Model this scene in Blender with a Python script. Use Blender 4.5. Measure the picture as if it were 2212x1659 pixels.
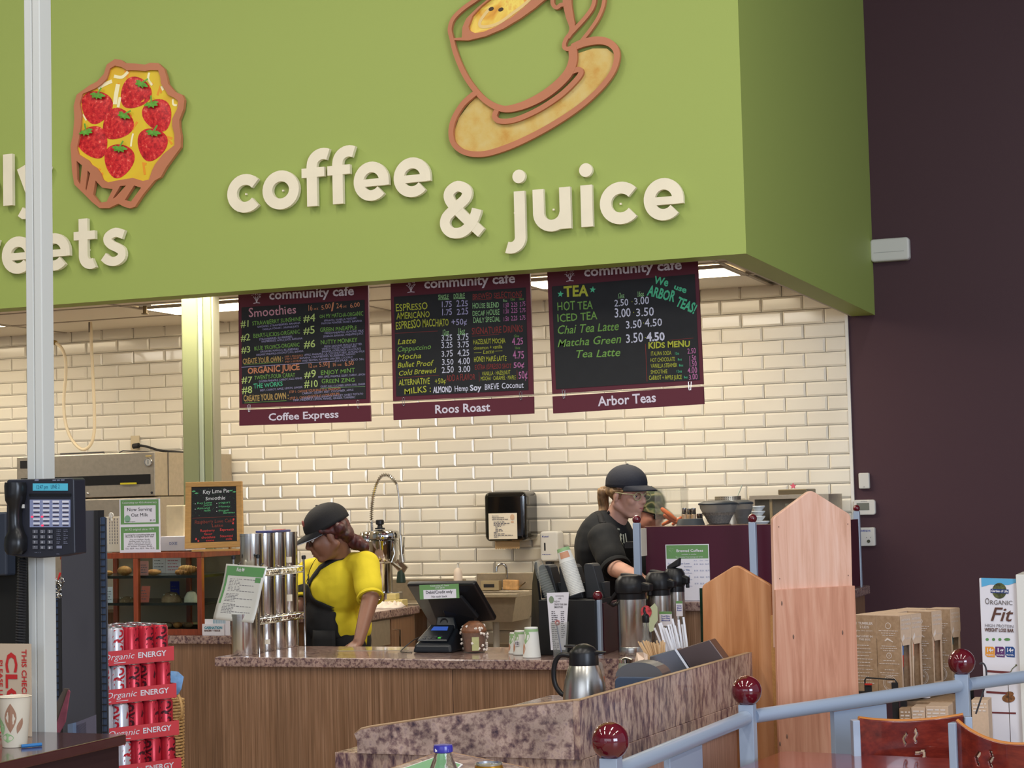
import bpy,bmesh,math,random
from mathutils import Vector,Matrix,Euler
from mathutils.bvhtree import BVHTree
from mathutils import noise as mnoise
R = random.Random(7)
PI = math.pi
for _o in list(bpy.data.objects):
    bpy.data.objects.remove(_o)
COL = bpy.context.scene.collection
SC = bpy.context.scene

# ------------------------------------------------------------------ camera
F = 3950.0
PSI = math.radians(21.3); PIT = math.atan(255 / F); ROL = .0247; EYE = 1.6
_f = Vector((-math.sin(PSI) * math.cos(PIT),math.cos(PSI) * math.cos(PIT),math.sin(PIT)))
_r0 = Vector((math.cos(PSI),math.sin(PSI),0)); _u0 = _r0.cross(_f)
_r = _r0 * math.cos(ROL) - _u0 * math.sin(ROL)
_u = _r0 * math.sin(ROL) + _u0 * math.cos(ROL)
CO = Vector((0,0,EYE))
cd = bpy.data.cameras.new('camera'); cam = bpy.data.objects.new('camera',cd); COL.objects.link(cam)
cd.sensor_fit = 'HORIZONTAL'; cd.sensor_width = 36; cd.lens = 36 * F / 2212; cd.clip_start = .05; cd.clip_end = 100
M3 = Matrix((_r.normalized(),_u.normalized(),-_f)).transposed()
cam.matrix_world = Matrix.Translation(CO) @ M3.to_4x4()
SC.camera = cam
def ray(u,v): return _f + _r * ((u - 1106) / F) + _u * ((829.5 - v) / F)
# a pixel measured in the photograph, carried onto a plane of the room (metres)
def AY(u,v,Y): d = ray(u,v); return CO + d * (Y / d.y)
def AX(u,v,X): d = ray(u,v); return CO + d * (X / d.x)
def AZ(u,v,Z): d = ray(u,v); return CO + d * ((Z - EYE) / d.z)

# ------------------------------------------------------------------ world, lights, exposure
SC.view_settings.view_transform = 'Standard'; SC.view_settings.look = 'None'
SC.view_settings.gamma = 1; SC.view_settings.use_curve_mapping = False
SC.view_settings.exposure = 0.24
SC.cycles.use_denoising = True
SC.cycles.max_bounces = 8; SC.cycles.transparent_max_bounces = 12
SC.cycles.sample_clamp_indirect = 6
w = bpy.data.worlds.new('world'); SC.world = w; w.use_nodes = True
w.node_tree.nodes['Background'].inputs[0].default_value = (.75,.82,1,1)
w.node_tree.nodes['Background'].inputs[1].default_value = .38
def area(name,loc,target,sx,sy,power,col,spread=PI):
    l = bpy.data.lights.new(name,'AREA'); l.shape = 'RECTANGLE'; l.size = sx; l.size_y = sy
    l.energy = power; l.color = col; l.spread = spread
    o = bpy.data.objects.new(name,l); COL.objects.link(o); o.location = loc
    o.rotation_euler = (Vector(target) - Vector(loc)).to_track_quat('-Z','Y').to_euler()
    return o
# rows of strip lights under the high store ceiling, and the tall shop windows behind and to the right of the camera
for _i,_x in enumerate((-6.5,-3.6,-.7,2.2)):
    for _j,_y in enumerate((1.4,4.6)):
        area('strip_light',(_x,_y,5.6),(_x,_y,0),.3,2.2,52,(1,.94,.84))
area('window_light',(7.5,-2.5,3.0),(-1.5,7,1.2),5,3.2,560,(.72,.83,1))
area('window_light',(-1,-7,3.2),(-2,7,1.8),9,3.0,130,(.8,.88,1))

# ------------------------------------------------------------------ colour + materials
def lin(c):
    return tuple(((x / 255) / 12.92 if x / 255 <= .04045 else ((x / 255 + .055) / 1.055) ** 2.4) for x in c) + (1,)
MATS = {}
def mat(name,c=None,rough=.5,metal=0,noise=0,nscale=30,bump=0,bscale=80,trans=0,ior=1.45,emit=0,emitc=None,coat=0,alpha=1,spec=.5,stretch=None,subs=0,sheen=0):
    if name in MATS: return MATS[name]
    m = bpy.data.materials.new(name); m.use_nodes = True; nt = m.node_tree; N = nt.nodes; L = nt.links
    b = N['Principled BSDF']; c = c or (128,128,128)
    b.inputs['Base Color'].default_value = lin(c); b.inputs['Roughness'].default_value = rough
    b.inputs['Metallic'].default_value = metal; b.inputs['IOR'].default_value = ior
    b.inputs['Transmission Weight'].default_value = trans; b.inputs['Coat Weight'].default_value = coat
    b.inputs['Coat Roughness'].default_value = .08
    b.inputs['Specular IOR Level'].default_value = spec; b.inputs['Alpha'].default_value = alpha
    if subs: b.inputs['Subsurface Weight'].default_value = subs; b.inputs['Subsurface Radius'].default_value = (.01,.004,.002)
    if sheen: b.inputs['Sheen Weight'].default_value = sheen
    if emit:
        b.inputs['Emission Color'].default_value = lin(emitc or c); b.inputs['Emission Strength'].default_value = emit
    tc = None
    def coord():
        nonlocal tc
        if tc is None:
            t = N.new('ShaderNodeTexCoord'); mp = N.new('ShaderNodeMapping'); L.new(t.outputs['Object'],mp.inputs[0])
            if stretch: mp.inputs['Scale'].default_value = stretch
            tc = mp.outputs[0]
        return tc
    if noise:
        n = N.new('ShaderNodeTexNoise'); n.inputs['Scale'].default_value = nscale; n.inputs['Detail'].default_value = 4
        L.new(coord(),n.inputs['Vector'])
        mr = N.new('ShaderNodeMapRange'); mr.inputs[3].default_value = 1 - noise; mr.inputs[4].default_value = 1 + noise
        mr.inputs[1].default_value = .3; mr.inputs[2].default_value = .7
        L.new(n.outputs[0],mr.inputs[0])
        mx = N.new('ShaderNodeVectorMath'); mx.operation = 'SCALE'; mx.inputs[0].default_value = lin(c)[:3]
        L.new(mr.outputs[0],mx.inputs['Scale']); L.new(mx.outputs[0],b.inputs['Base Color'])
    if bump:
        n2 = N.new('ShaderNodeTexNoise'); n2.inputs['Scale'].default_value = bscale; L.new(coord(),n2.inputs['Vector'])
        bp = N.new('ShaderNodeBump'); bp.inputs['Strength'].default_value = bump; bp.inputs['Distance'].default_value = .004
        L.new(n2.outputs[0],bp.inputs['Height']); L.new(bp.outputs[0],b.inputs['Normal'])
    MATS[name] = m; return m
def ramp_mat(name,stops,scale=10,detail=6,rough=.4,stretch=None,tex='noise',rot=None,distort=0,bump=0,coat=0,sub=None,metal=0):
    if name in MATS: return MATS[name]
    m = bpy.data.materials.new(name); m.use_nodes = True; nt = m.node_tree; N = nt.nodes; L = nt.links
    b = N['Principled BSDF']; b.inputs['Roughness'].default_value = rough; b.inputs['Coat Weight'].default_value = coat
    b.inputs['Metallic'].default_value = metal
    t = N.new('ShaderNodeTexCoord'); mp = N.new('ShaderNodeMapping'); L.new(t.outputs['Object'],mp.inputs[0])
    if stretch: mp.inputs['Scale'].default_value = stretch
    if rot: mp.inputs['Rotation'].default_value = rot
    n = N.new('ShaderNodeTexNoise'); n.inputs['Scale'].default_value = scale; n.inputs['Detail'].default_value = detail
    n.inputs['Roughness'].default_value = .62; n.inputs['Distortion'].default_value = distort
    L.new(mp.outputs[0],n.inputs['Vector'])
    r = N.new('ShaderNodeValToRGB'); cr = r.color_ramp
    while len(cr.elements) > 1: cr.elements.remove(cr.elements[0])
    cr.elements[0].position = stops[0][0]; cr.elements[0].color = lin(stops[0][1])
    for p,c in stops[1:]:
        e = cr.elements.new(p); e.color = lin(c)
    L.new(n.outputs[0],r.inputs[0]); out = r.outputs[0]
    if sub:   # a second, coarser or finer layer multiplied over the first
        n2 = N.new('ShaderNodeTexNoise'); n2.inputs['Scale'].default_value = sub[0]; n2.inputs['Detail'].default_value = 3
        L.new(mp.outputs[0],n2.inputs['Vector'])
        mr = N.new('ShaderNodeMapRange'); mr.inputs[1].default_value = .3; mr.inputs[2].default_value = .7
        mr.inputs[3].default_value = 1 - sub[1]; mr.inputs[4].default_value = 1 + sub[1]; L.new(n2.outputs[0],mr.inputs[0])
        vm = N.new('ShaderNodeVectorMath'); vm.operation = 'SCALE'; L.new(out,vm.inputs[0]); L.new(mr.outputs[0],vm.inputs['Scale']); out = vm.outputs[0]
    L.new(out,b.inputs['Base Color'])
    if bump:
        bp = N.new('ShaderNodeBump'); bp.inputs['Strength'].default_value = bump; bp.inputs['Distance'].default_value = .002
        L.new(n.outputs[0],bp.inputs['Height']); L.new(bp.outputs[0],b.inputs['Normal'])
    MATS[name] = m; return m

# ------------------------------------------------------------------ objects
def base(name,data,parent=None):
    o = bpy.data.objects.new(name,data); COL.objects.link(o)
    if parent is not None:
        o.parent = parent; o.matrix_parent_inverse = PINV[parent.name] if parent.name in PINV else Matrix()
    PINV[o.name] = Matrix()
    return o
PINV = {}
def tag(o,label=None,cat=None,group=None,kind=None):
    if label: o['label'] = label
    if cat: o['category'] = cat
    if group: o['group'] = group
    if kind: o['kind'] = kind
    return o
# an Empty at the thing's base; its parts are drawn in room coordinates unless local=True
def thing(name,label,cat,loc=(0,0,0),rz=0,group=None,local=False):
    o = bpy.data.objects.new(name,None); COL.objects.link(o); o.empty_display_size = .05
    o.location = loc; o.rotation_euler = (0,0,rz)
    PINV[o.name] = Matrix() if local else (Matrix.Translation(loc) @ Matrix.Rotation(rz,4,'Z')).inverted()
    return tag(o,label,cat,group)
def dup(root,loc=None,rz=None,label=None,group=None):
    def cp(o,par):
        c = o.copy(); COL.objects.link(c); PINV[c.name] = PINV.get(o.name,Matrix())
        if par is not None:
            c.parent = par; c.matrix_parent_inverse = o.matrix_parent_inverse.copy()
        for ch in o.children: cp(ch,c)
        return c
    r = cp(root,None)
    if loc is not None: r.location = loc
    if rz is not None: r.rotation_euler = (0,0,rz)
    if label: r['label'] = label
    if group: r['group'] = group
    return r

class MB:
    def __init__(s): s.v = []; s.f = []; s.sm = []
    def add(s,vs,fs,smooth=False):
        n = len(s.v); s.v += [tuple(v) for v in vs]
        for f in fs: s.f.append(tuple(i + n for i in f)); s.sm.append(smooth)
        return s
    def hexa(s,p):   # 8 corners, bottom ring then top ring
        return s.add(p,[(3,2,1,0),(4,5,6,7),(0,1,5,4),(1,2,6,5),(2,3,7,6),(3,0,4,7)])
    def box(s,a,b):
        (x0,y0,z0),(x1,y1,z1) = a,b
        x0,x1 = min(x0,x1),max(x0,x1); y0,y1 = min(y0,y1),max(y0,y1); z0,z1 = min(z0,z1),max(z0,z1)
        return s.hexa([(x0,y0,z0),(x1,y0,z0),(x1,y1,z0),(x0,y1,z0),(x0,y0,z1),(x1,y0,z1),(x1,y1,z1),(x0,y1,z1)])
    def obox(s,c,sx,sy,sz,rot=None):   # centred box with a rotation matrix / euler
        m = (rot.to_matrix() if isinstance(rot,Euler) else rot) if rot is not None else Matrix.Identity(3)
        c = Vector(c); p = []
        for z in (-1,1):
            for x,y in ((-1,-1),(1,-1),(1,1),(-1,1)): p.append(c + m @ Vector((x * sx / 2,y * sy / 2,z * sz / 2)))
        return s.hexa(p)
    def bar(s,a,b,w,h=None,up=(0,0,1)):
        a,b = Vector(a),Vector(b); d = (b - a).normalized(); up = Vector(up)
        if abs(d.dot(up)) > .98: up = Vector((0,1,0))
        x = d.cross(up).normalized(); y = x.cross(d); h = h or w; p = []
        for q in (a,b):
            for i,j in ((-1,-1),(1,-1),(1,1),(-1,1)): p.append(q + x * (i * w / 2) + y * (j * h / 2))
        return s.hexa(p)
    def tube(s,pts,r,n=8,caps=True,closed=False):
        pts = [Vector(p) for p in pts]; rs = r if isinstance(r,(list,tuple)) else [r] * len(pts)
        k = len(pts); vs = []; fs = []; px = None
        for i,p in enumerate(pts):
            if closed: d = pts[(i + 1) % k] - pts[i - 1]
            else: d = pts[min(i + 1,k - 1)] - pts[max(i - 1,0)]
            d = d.normalized() if d.length > 1e-9 else Vector((0,0,1))
            if px is None:
                px = d.orthogonal().normalized()
            else:
                px = (px - d * px.dot(d)); px = px.normalized() if px.length > 1e-6 else d.orthogonal().normalized()
            py = d.cross(px)
            for j in range(n):
                a = 2 * PI * j / n; vs.append(p + (px * math.cos(a) + py * math.sin(a)) * rs[i])
        for i in range(k if closed else k - 1):
            for j in range(n):
                a = i * n + j; b = i * n + (j + 1) % n; c = ((i + 1) % k) * n + (j + 1) % n; e = ((i + 1) % k) * n + j
                fs.append((a,b,c,e))
        s.add(vs,fs,True)
        if caps and not closed:
            m = len(s.v) - k * n
            s.f.append(tuple(m + j for j in reversed(range(n)))); s.sm.append(False)
            m2 = m + (k - 1) * n; s.f.append(tuple(m2 + j for j in range(n))); s.sm.append(False)
        return s
    def lathe(s,prof,c=(0,0,0),n=24,mtx=None,a0=0,a1=2 * PI,smooth=True):
        c = Vector(c); full = abs(a1 - a0 - 2 * PI) < 1e-6; m = n if full else n + 1; vs = []; fs = []
        for r,z in prof:
            for j in range(m):
                a = a0 + (a1 - a0) * j / n; q = Vector((r * math.cos(a),r * math.sin(a),z))
                vs.append(c + (mtx @ q if mtx is not None else q))
        for i in range(len(prof) - 1):
            for j in range(n):
                a = i * m + j; b = i * m + (j + 1) % m
                fs.append((a,b,b + m,a + m))
        return s.add(vs,fs,smooth)
    def cyl(s,c,r,h,n=20,r1=None,mtx=None,bev=0):
        r1 = r if r1 is None else r1
        if bev: pr = [(0,0),(r - bev,0),(r,bev),(r1,h - bev),(r1 - bev,h),(0,h)]
        else: pr = [(0,0),(r,0),(r1,h),(0,h)]
        return s.lathe(pr,c,n,mtx)
    def sph(s,c,r,n=16,m=10,mtx=None,sc=(1,1,1)):
        c = Vector(c); vs = []; fs = []
        for i in range(m + 1):
            t = PI * i / m
            for j in range(n):
                a = 2 * PI * j / n; q = Vector((math.sin(t) * math.cos(a) * sc[0],math.sin(t) * math.sin(a) * sc[1],math.cos(t) * sc[2])) * r
                vs.append(c + (mtx @ q if mtx is not None else q))
        for i in range(m):
            for j in range(n):
                a = i * n + j; b = i * n + (j + 1) % n; fs.append((a + n,b + n,b,a))
        return s.add(vs,fs,True)
    def prism(s,poly,off):   # poly: 3-D points of a planar outline, extruded by the vector off
        off = Vector(off); P = [Vector(p) for p in poly]; n = len(P)
        nr = Vector((0,0,0))
        for i in range(n): nr += (P[i] - P[0]).cross(P[(i + 1) % n] - P[0])
        if nr.dot(off) > 0: P.reverse()
        vs = P + [p + off for p in P]
        fs = [tuple(range(n)),tuple(reversed(range(n,2 * n)))] + [((i + 1) % n,i,n + i,n + (i + 1) % n) for i in range(n)]
        return s.add(vs,fs)
    def ribbon(s,pts,w,off,closed=False):   # flat stroke of width w in the plane normal to off, extruded by off
        P = [Vector(p) for p in pts]; off = Vector(off); nn = off.normalized(); k = len(P)
        ws = w if isinstance(w,(list,tuple)) else [w] * k; A = []; B = []
        for i in range(k):
            d0 = (P[i] - P[i - 1]) if (i > 0 or closed) else (P[1] - P[0])
            d1 = (P[(i + 1) % k] - P[i]) if (i < k - 1 or closed) else (P[-1] - P[-2])
            n0 = nn.cross(d0).normalized(); n1 = nn.cross(d1).normalized(); m = (n0 + n1)
            m = m.normalized() if m.length > 1e-6 else n0; c = max(.5,m.dot(n0))
            rp = nn * (i * 2e-5); A.append(P[i] + rp + m * (ws[i] / 2 / c)); B.append(P[i] + rp - m * (ws[i] / 2 / c))
        vs = []; fs = []
        for a,b in zip(A,B): vs += [a,b,a + off,b + off]
        for i in range(k if closed else k - 1):
            j = (i + 1) % k; a,b = i * 4,j * 4
            fs += [(a + 2,b + 2,b + 3,a + 3),(a,a + 1,b + 1,b),(a,b,b + 2,a + 2),(a + 1,a + 3,b + 3,b + 1)]
        if not closed:
            e = (k - 1) * 4; fs += [(0,2,3,1),(e,e + 1,e + 3,e + 2)]
        return s.add(vs,fs)
    def grid(s,fn,nu,nv,smooth=True):
        vs = [fn(i / nu,j / nv) for j in range(nv + 1) for i in range(nu + 1)]
        fs = [(j * (nu + 1) + i,j * (nu + 1) + i + 1,(j + 1) * (nu + 1) + i + 1,(j + 1) * (nu + 1) + i) for j in range(nv) for i in range(nu)]
        return s.add(vs,fs,smooth)
    def rrect(s,o,ex,ey,off,x0,y0,x1,y1,r,n=5):   # rounded plate
        pts = []
        for cx,cy,a in ((x1 - r,y1 - r,0),(x0 + r,y1 - r,90),(x0 + r,y0 + r,180),(x1 - r,y0 + r,270)):
            for i in range(n + 1):
                t = math.radians(a + 90 * i / n); pts.append(Vector(o) + ex * (cx + r * math.cos(t)) + ey * (cy + r * math.sin(t)))
        return s.prism(pts,off)
    def mesh(s,name,m,sharp=38):
        me = bpy.data.meshes.new(name); me.from_pydata(s.v,[],s.f); me.materials.append(m)
        me.polygons.foreach_set('use_smooth',s.sm)
        if any(s.sm): me.set_sharp_from_angle(angle=math.radians(sharp))
        me.update(); return me
    def build(s,name,m,parent=None,bevel=0,label=None,kind=None,solid=0,seg=2):
        o = base(name,s.mesh(name,m),parent)
        if solid:
            q = o.modifiers.new('s','SOLIDIFY'); q.thickness = solid; q.offset = 0
        if bevel:
            q = o.modifiers.new('b','BEVEL'); q.width = bevel; q.segments = seg; q.limit_method = 'ANGLE'; q.angle_limit = math.radians(35)
        if label: o['label'] = label
        if kind: o['kind'] = kind
        return o
    # ---- lettering: one glyph at a time so that hand lettering can wobble
    def text(s,t,o,ex,ey,h,width=None,align='L',wt=0,jit=0,off=0.0006,shear=0,track=0):
        o = Vector(o); ex = Vector(ex).normalized(); ey = Vector(ey).normalized(); ez = ex.cross(ey)
        adv = [glyph(c,wt)[2] + track for c in t]; tot = sum(adv)
        sx = h if width is None else width / max(tot,.01)
        x = 0 if align == 'L' else (-tot / 2 if align == 'C' else -tot)
        for c,a in zip(t,adv):
            vs,fs,_ = glyph(c,wt)
            if vs:
                ja = R.uniform(-jit,jit); js = 1 + R.uniform(-jit,jit) * 1.2; jy = R.uniform(-jit,jit) * .25
                ca,sa = math.cos(ja * .6),math.sin(ja * .6)
                out = []
                for vx,vy in vs:
                    vx,vy = vx * ca - vy * sa,(vx * sa + vy * ca) * js + jy
                    out.append(o + ex * ((x + vx + shear * vy) * sx) + ey * (vy * h) + ez * off)
                s.add(out,fs)
            x += a
        return s
_G = {}
_TC = bpy.data.curves.new('txt','FONT'); _TO = bpy.data.objects.new('txt',_TC)
_TC.resolution_u = 2
def _raw(t,wt):
    _TC.body = t; _TC.offset = wt
    me = bpy.data.meshes.new_from_object(_TO)
    vs = [(v.co.x,v.co.y) for v in me.vertices]; fs = [tuple(p.vertices) for p in me.polygons]
    bpy.data.meshes.remove(me); return vs,fs
def glyph(c,wt=0):   # unit: cap height = 1
    k = (c,wt)
    if k not in _G:
        if '|' not in _G:
            _G['|'] = 1; _G['|x'] = max(v[0] for v in _raw('|',0)[0]); _G['cap'] = max(v[1] for v in _raw('H',0)[0])
        cap = _G['cap']
        vs,fs = _raw(c,wt) if c != ' ' else ([],[])
        a = max(v[0] for v in _raw(c + '|',0)[0]) - _G['|x']
        _G[k] = ([(x / cap,y / cap) for x,y in vs],fs,a / cap)
    return _G[k]
EX = Vector((1,0,0)); EY = Vector((0,1,0)); EZ = Vector((0,0,1))
def paper(name,parent,o,ex,ey,w,h,m,th=.0008,label=None):   # thin sheet, its front towards ex x ey
    n = Vector(ex).cross(Vector(ey)).normalized(); o = Vector(o)
    b = MB(); b.prism([o,o + ex * w,o + ex * w + ey * h,o + ey * h],-n * th)
    return b.build(name,m,parent,label=label)
def sc_txt(mb,o,ex,ey,w,lines,h,gap,fill=(.5,1.0),off=.0008):   # small print: short bars of the words
    y = 0
    for i in range(lines):
        x = 0; lim = w * R.uniform(*fill)
        while x < lim:
            l = min(R.uniform(1.2,4.5) * h,w - x)
            if l <= h * .3: break
            p = o + ex * x - ey * (i * gap); n = Vector(ex).cross(Vector(ey)) * off
            mb.add([p + n,p + ex * l + n,p + ex * l + ey * h + n,p + ey * h + n],[(0,1,2,3)]); x += l + h * .9
def arc(cx,cy,r,a0,a1,n=16,ry=None):
    ry = r if ry is None else ry
    return [(cx + r * math.cos(math.radians(a0 + (a1 - a0) * i / n)),cy + ry * math.sin(math.radians(a0 + (a1 - a0) * i / n))) for i in range(n + 1)]
def spline(pts,n=6,closed=False):   # Catmull-Rom through the points
    P = [Vector(p) for p in pts]; k = len(P); out = []
    for i in range(k if closed else k - 1):
        p0 = P[i - 1] if (i > 0 or closed) else P[0]; p1 = P[i]; p2 = P[(i + 1) % k]; p3 = P[(i + 2) % k] if (i + 2 < k or closed) else P[-1]
        for j in range(n):
            t = j / n
            out.append(.5 * ((2 * p1) + (p2 - p0) * t + (2 * p0 - 5 * p1 + 4 * p2 - p3) * t * t + (3 * p1 - p0 - 3 * p2 + p3) * t ** 3))
    if not closed: out.append(P[-1])
    return out

def S(u,v,Y): return (AY(u,v,Y) - CO).dot(_f) / F   # metres per photograph pixel at that place
def PX(p):
    q = Vector(p) - CO; z = q.dot(_f); return 1106 + F * q.dot(_r) / z,829.5 - F * q.dot(_u) / z
STUFF = 'stuff'
# ------------------------------------------------------------------ shared materials
GREEN = mat('green_paint',(156,172,88),.6,bump=.05,bscale=300)
PURPLE = mat('purple_paint',(66,38,46),.6,bump=.08,bscale=250)
TILE = mat('cream_tile',(228,222,208),.14,coat=.3)
GROUT = mat('grout',(196,184,162),.9,noise=.1,nscale=200)
CEILT = mat('ceiling_tile',(226,219,207),.9,noise=.05,nscale=300)
TBAR = mat('ceiling_grid',(170,160,148),.6)
WHITE = mat('white_plastic',(222,220,214),.35)
OFFW = mat('offwhite_paint',(205,207,203),.5)
PAPER = mat('paper_white',(224,221,228),.7)
PAPERC = mat('paper_cream',(226,216,196),.7)
INK = mat('ink_black',(40,38,42),.6)
INKG = mat('ink_grey',(110,106,112),.6)
BLACK = mat('black_plastic',(24,24,27),.35)
BLACKM = mat('black_matte',(30,30,33),.65)
DGREY = mat('dark_grey',(62,62,68),.5)
STEEL = mat('brushed_steel',(206,203,196),.27,metal=1,noise=.08,nscale=60,stretch=(1,1,.03))
STEELH = mat('steel_sheet',(186,174,154),.4,metal=.75,noise=.07,nscale=40)
CHROME = mat('chrome',(205,204,200),.07,metal=1)
GREYP = mat('grey_paint_metal',(158,172,192),.32,coat=.3)
REDB = mat('burgundy_ball',(94,10,28),.06,coat=1)
MAROON = mat('maroon_laminate',(72,18,38),.35)
SIGNM = mat('sign_maroon',(92,32,46),.5)
LETG = mat('sign_lettering',(216,208,220),.5)
BOARD = mat('chalkboard',(30,31,33),.6,noise=.12,nscale=18)
GRANITE = ramp_mat('granite_laminate',[(.30,(58,42,50)),(.41,(104,78,80)),(.49,(140,114,104)),(.56,(168,142,130)),(.65,(146,120,114)),(.76,(88,68,82))],62,9,.2,sub=(14,.26),coat=.3)
GRANV = ramp_mat('granite_laminate_streaked',[(.30,(58,44,60)),(.42,(112,84,86)),(.50,(156,128,116)),(.57,(186,158,140)),(.66,(160,132,126)),(.78,(96,76,92))],42,9,.25,stretch=(1,1,.38),sub=(6,.28),coat=.25)
EDGE = mat('laminate_edge',(170,140,110),.5)
WOODV = ramp_mat('striped_wood_laminate',[(.30,(104,74,50)),(.44,(126,94,68)),(.54,(136,102,76)),(.66,(156,122,96))],210,4,.42,stretch=(1,1,.012),sub=(40,.13))
CASEW = ramp_mat('cherry_wood',[(.3,(112,48,24)),(.55,(140,62,30)),(.75,(158,76,40))],12,4,.3,stretch=(4,4,.5),coat=.3)
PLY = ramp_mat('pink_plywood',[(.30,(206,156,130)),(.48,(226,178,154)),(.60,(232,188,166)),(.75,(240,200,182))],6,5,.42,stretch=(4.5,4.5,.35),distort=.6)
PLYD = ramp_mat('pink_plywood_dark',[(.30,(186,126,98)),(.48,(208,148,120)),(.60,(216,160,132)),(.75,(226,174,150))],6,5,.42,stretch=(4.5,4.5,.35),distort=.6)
PLYO = ramp_mat('orange_plywood',[(.30,(176,116,72)),(.5,(198,138,92)),(.75,(212,156,112))],5,5,.4,stretch=(4,4,.3),distort=.5)
PLYE = mat('plywood_edge',(208,156,98),.5,noise=.1,nscale=120)
TAN = mat('golden_oak',(190,146,86),.45,noise=.12,nscale=20,stretch=(1,1,6))
KRAFT = ramp_mat('kraft_card',[(.3,(154,124,94)),(.6,(172,142,112)),(.8,(184,154,126))],60,4,.8)
KRAFTL = mat('kraft_card_light',(206,178,152),.8,noise=.05,nscale=80)
REDW = ramp_mat('mahogany_veneer',[(.3,(84,22,18)),(.5,(112,34,24)),(.7,(140,48,32))],8,6,.22,stretch=(.6,5,5),coat=.6)
GLASS = mat('clear_glass',(240,245,243),.02,trans=1,ior=1.45)
PLAS = mat('clear_plastic',(238,242,240),.08,trans=.94,ior=1.2,alpha=.45)
PANE = mat('case_glass',(225,235,230),.03,trans=1,ior=1.02,spec=.8)
REDI = mat('red_card',(206,66,74),.55)
GRNC = mat('green_card',(106,150,92),.6)
# ------------------------------------------------------------------ the room
YB = 7.565; YW = 10.6; ZC = 2.84; XS = -1.866
fl = MB().box((-16,-9,-.05),(9,YW + .1,0)).build('floor',mat('beige_floor',(168,152,130),.4,noise=.1,nscale=6)); tag(fl,kind='structure')
# back wall: plaster behind, tiles as separate bevelled pieces
wb = MB().box((-16,YW + .012,0),(-2.028,YW + .2,ZC + .02)).build('wall_back',GROUT); tag(wb,kind='structure')
TP,TH = .2487,.0854
def tile_mesh(w,name):
    m = MB(); g = .0015; b = .011; d = .0105; w2,h2 = w / 2 - g,TH / 2 - g
    m.add([(-w2,.002,-h2),(w2,.002,-h2),(w2,.002,h2),(-w2,.002,h2),(-w2,-.001,-h2),(w2,-.001,-h2),(w2,-.001,h2),(-w2,-.001,h2),
           (-w2 + b,-.009,-h2 + b),(w2 - b,-.009,-h2 + b),(w2 - b,-.009,h2 - b),(-w2 + b,-.009,h2 - b)],
          [(8,9,10,11),(4,5,9,8),(5,6,10,9),(6,7,11,10),(7,4,8,11),(0,1,5,4),(1,2,6,5),(2,3,7,6),(3,0,4,7)])
    return m.mesh(name,TILE)
TM = tile_mesh(TP,'tile'); cuts = {}
spots = []
for r in range(-6,19):
    zc = 1.2337 + (r + .5) * TH
    if zc + TH / 2 > ZC + .06: continue
    x0 = -4.6472 + (0 if r % 2 == 0 else -TP / 2)
    for k in range(-18,13):
        a = x0 + k * TP; b = a + TP
        if a >= -2.035 or b < -9.2: continue
        b = min(b,-2.028)
        if b - a < .03: continue
        spots.append(((a + b) / 2,zc,round(b - a,4)))
# what the photograph shows of them: rightmost ones look largest, the rest becomes one stuff part
def hidden(x,z): return z < .95
spots.sort(key=lambda s: (hidden(s[0],s[1]),-s[0]))
far = MB()
for i,(x,z,wd) in enumerate(spots):
    tm = TM if abs(wd - TP) < 1e-3 else cuts.setdefault(wd,None) or cuts.update({wd: tile_mesh(wd,'tile')}) or cuts[wd]
    jx = .0006 * math.sin(i * 7.3)
    if i < 298:
        o = base('tile',tm,wb); o.location = (x,YW + jx,z)
        o.rotation_euler = (R.uniform(-.004,.004),0,R.uniform(-.004,.004))
    else:
        far.add([Vector(v.co) + Vector((x,YW + jx,z)) for v in tm.vertices],[tuple(p.vertices) for p in tm.polygons])
far.build('tiles',TILE,wb,kind='stuff')
MB().box((-2.04,YW - .012,0),(-2.022,YW + .015,ZC)).build('tile_edge_strip',mat('tile_edge',(222,220,214),.3),wb)
wr = MB().box((-2.026,YW + .004,0),(6.5,YW + .2,6.4)).build('wall_right',PURPLE); tag(wr,kind='structure')
wr2 = MB().box((-2.3,YW + .013,ZC + .01),(-2.02,YW + .2,6.4)).build('wall_back_upper',PURPLE); tag(wr2,kind='structure')
wl = MB().box((-16.2,-9,0),(-16,YW,6.4)).build('wall_left',OFFW); tag(wl,kind='structure')
# green bulkhead, one L of two runs with its underside
bh = MB()
bh.box((-16,YB,2.63),(XS,YB + .13,6.4)); bh.box((XS - .13,YB + .13,2.63),(XS,YW + .02,6.4))
bh = bh.build('wall_front',GREEN); tag(bh,kind='structure')
# the pale inner face of the bulkhead
inn = MB(); inn.box((-16,YB + .13,2.6305),(XS - .13,YB + .14,ZC)); inn.box((XS - .142,YB + .14,2.6305),(XS - .13,YW,ZC))
inn = inn.build('trim_1',mat('grey_beige_paint',(186,178,160),.6)); tag(inn,kind='structure')
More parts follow.
